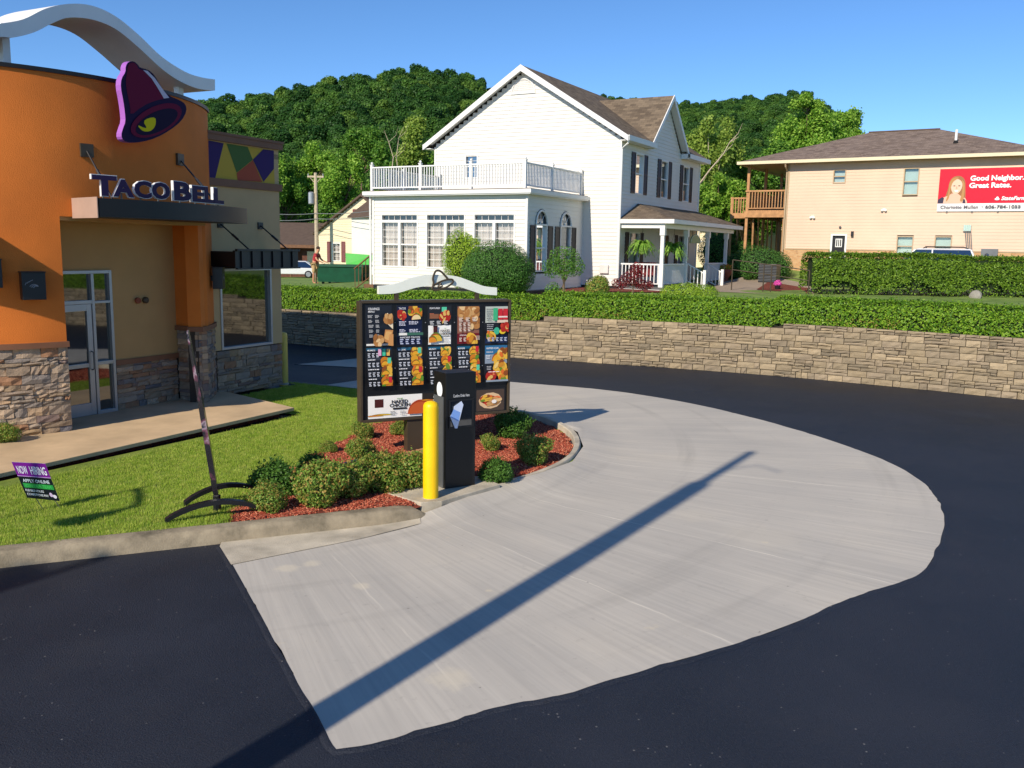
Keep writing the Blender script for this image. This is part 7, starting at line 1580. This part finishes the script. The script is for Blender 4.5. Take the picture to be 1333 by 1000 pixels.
tree('low leafy green tree right beyond the far porch corner', 935, 262, 55, 70, 80, 'tree_leaf_a', 8000, .22, seed=24, lob=9)
tree('leafy tree between the balcony and the pale limbed tree', 990, 225, 62, 90, 110, 'tree_leaf_b', 10000, .27, seed=25, lob=10)
tree('upright green tree whose thin top stands above the far ridge', 1052, 135, 64, 44, 46, 'tree_leaf_a', 2200, .24, seed=26, lob=6)
# bare fallen-looking limbs
def limb(pts, Y, r, name, label):
    W_ = [aty(px, py, Y) for px, py in pts]; b = W_[0]; t_ = thing(name, label, 'tree', (b[0], b[1], zt(b[0], b[1])-.1)); O_ = np.array(t_.location)
    m = MB(); m.tube([(0, 0, -.2), tuple(W_[0]-O_)], [r*1.3, r*1.2], 7); m.tube([tuple(w-O_) for w in W_], [r*1.2-r*.95*i/(len(W_)-1) for i in range(len(W_))], 6)
    for i in range(1, len(W_)-1): w = W_[i]-O_; m.tube([tuple(w), (w[0]+.5, w[1]+.2, w[2]+.5), (w[0]+.7, w[1], w[2]+1.1)], [r*.5, r*.35, r*.1], 5)
    m.build('trunk', 'bark_pale', t_)
limb([(902, 300), (906, 245), (925, 220), (942, 200), (950, 185), (962, 178)], 54, .05, 'bare_tree', 'bare pale leaning tree beside the far corner of the white house')
limb([(508, 240), (512, 205), (506, 185), (500, 170)], 66, .035, 'bare_tree', 'thin bare grey tree above the roof deck railing')
limb([(520, 240), (516, 205), (519, 180), (526, 165)], 66.5, .03, 'bare_tree', 'forked bare tree standing next to the thin bare tree')
# ================================================================== HILL WITH FOREST
SKL = [(200, 130), (275, 126), (300, 123), (345, 116), (380, 111), (430, 93), (480, 94), (540, 83), (590, 89), (640, 102), (700, 118), (760, 120), (800, 124), (885, 130), (930, 126), (990, 117), (1030, 117), (1060, 134), (1100, 172), (1130, 200), (1300, 225), (1500, 230)]
SX = np.array([p[0] for p in SKL], float); SY = np.array([p[1] for p in SKL], float)
def ridge(az):
    px = 666.5+F_PX*math.tan(az); py = np.interp(px, SX, SY); t = min(1, max(0, (px-640)/140)); D_ = 175+75*t*t*(3-2*t); d = ray(px, py); return D_, CAM_H+d[2]/math.hypot(d[0], d[1])*D_
TREE_H = 8.5
def hill_z(r, az):
    D_, zt3 = ridge(az); zb3 = 1.6; top = zt3-TREE_H*.55; t = (r-108)/(D_-108)
    if t <= 0: return zb3
    if t <= 1: return zb3+(top-zb3)*(t**.85)
    return top-(t-1)*30
rows = []; azs = np.linspace(-.62, .75, 70); rs = np.r_[np.linspace(104, 260, 26), 300, 420]
V = [(r*math.sin(a), r*math.cos(a), hill_z(r, a)-.2 if r > 108 else .0) for a in azs for r in rs]; k = len(rs)
fs = [(i*k+j, (i+1)*k+j, (i+1)*k+j+1, i*k+j+1) for i in range(len(azs)-1) for j in range(k-1)]
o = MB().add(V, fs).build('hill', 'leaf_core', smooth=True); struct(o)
leafy('forest_leaf_b', ['2e5424', '3a622c', '487032', '567e38'], .4, 'both'); leafy('forest_leaf_c', ['466c2c', '567c32', '688c3a', '7a9a42'], .4, 'both')
def crown_proto(seed, n=2600, leaf=.52):
    R = random.Random(seed); lobes = [((0, 0, 5.), (2.2, 2.2, 2.6))]
    for i in range(11):
        a = R.random()*6.28; rr_ = R.uniform(.8, 2.3); z = R.uniform(2.5, 7.3); s = R.uniform(.9, 1.5); lobes.append(((rr_*math.cos(a)*(1-.06*z), rr_*math.sin(a)*(1-.06*z), z), (s, s, s*.9)))
    P_, D_ = lump_pts(n, lobes, .5, .7); return leaf_mesh('forest_crown', P_, D_, leaf*(.6+.7*RNG.random(len(P_))), ('forest_leaf', 'forest_leaf_b', 'forest_leaf_c')[seed], .75)
for s in range(3):
    pts = []; 
    while len(pts) < 2100:
        a = random.uniform(-.50, .52); D_, _ = ridge(a); r = math.sqrt(random.uniform(106**2, (D_+4)**2)); pts.append((r*math.sin(a), r*math.cos(a), hill_z(r, a)-.6))
    n = len(pts); scatter('forest', pts, np.c_[np.zeros(n), np.zeros(n), RNG.random(n)*6.28], (.32+.36*RNG.random(n)**1.5), proto_obj('forest_crown', crown_proto(s)))
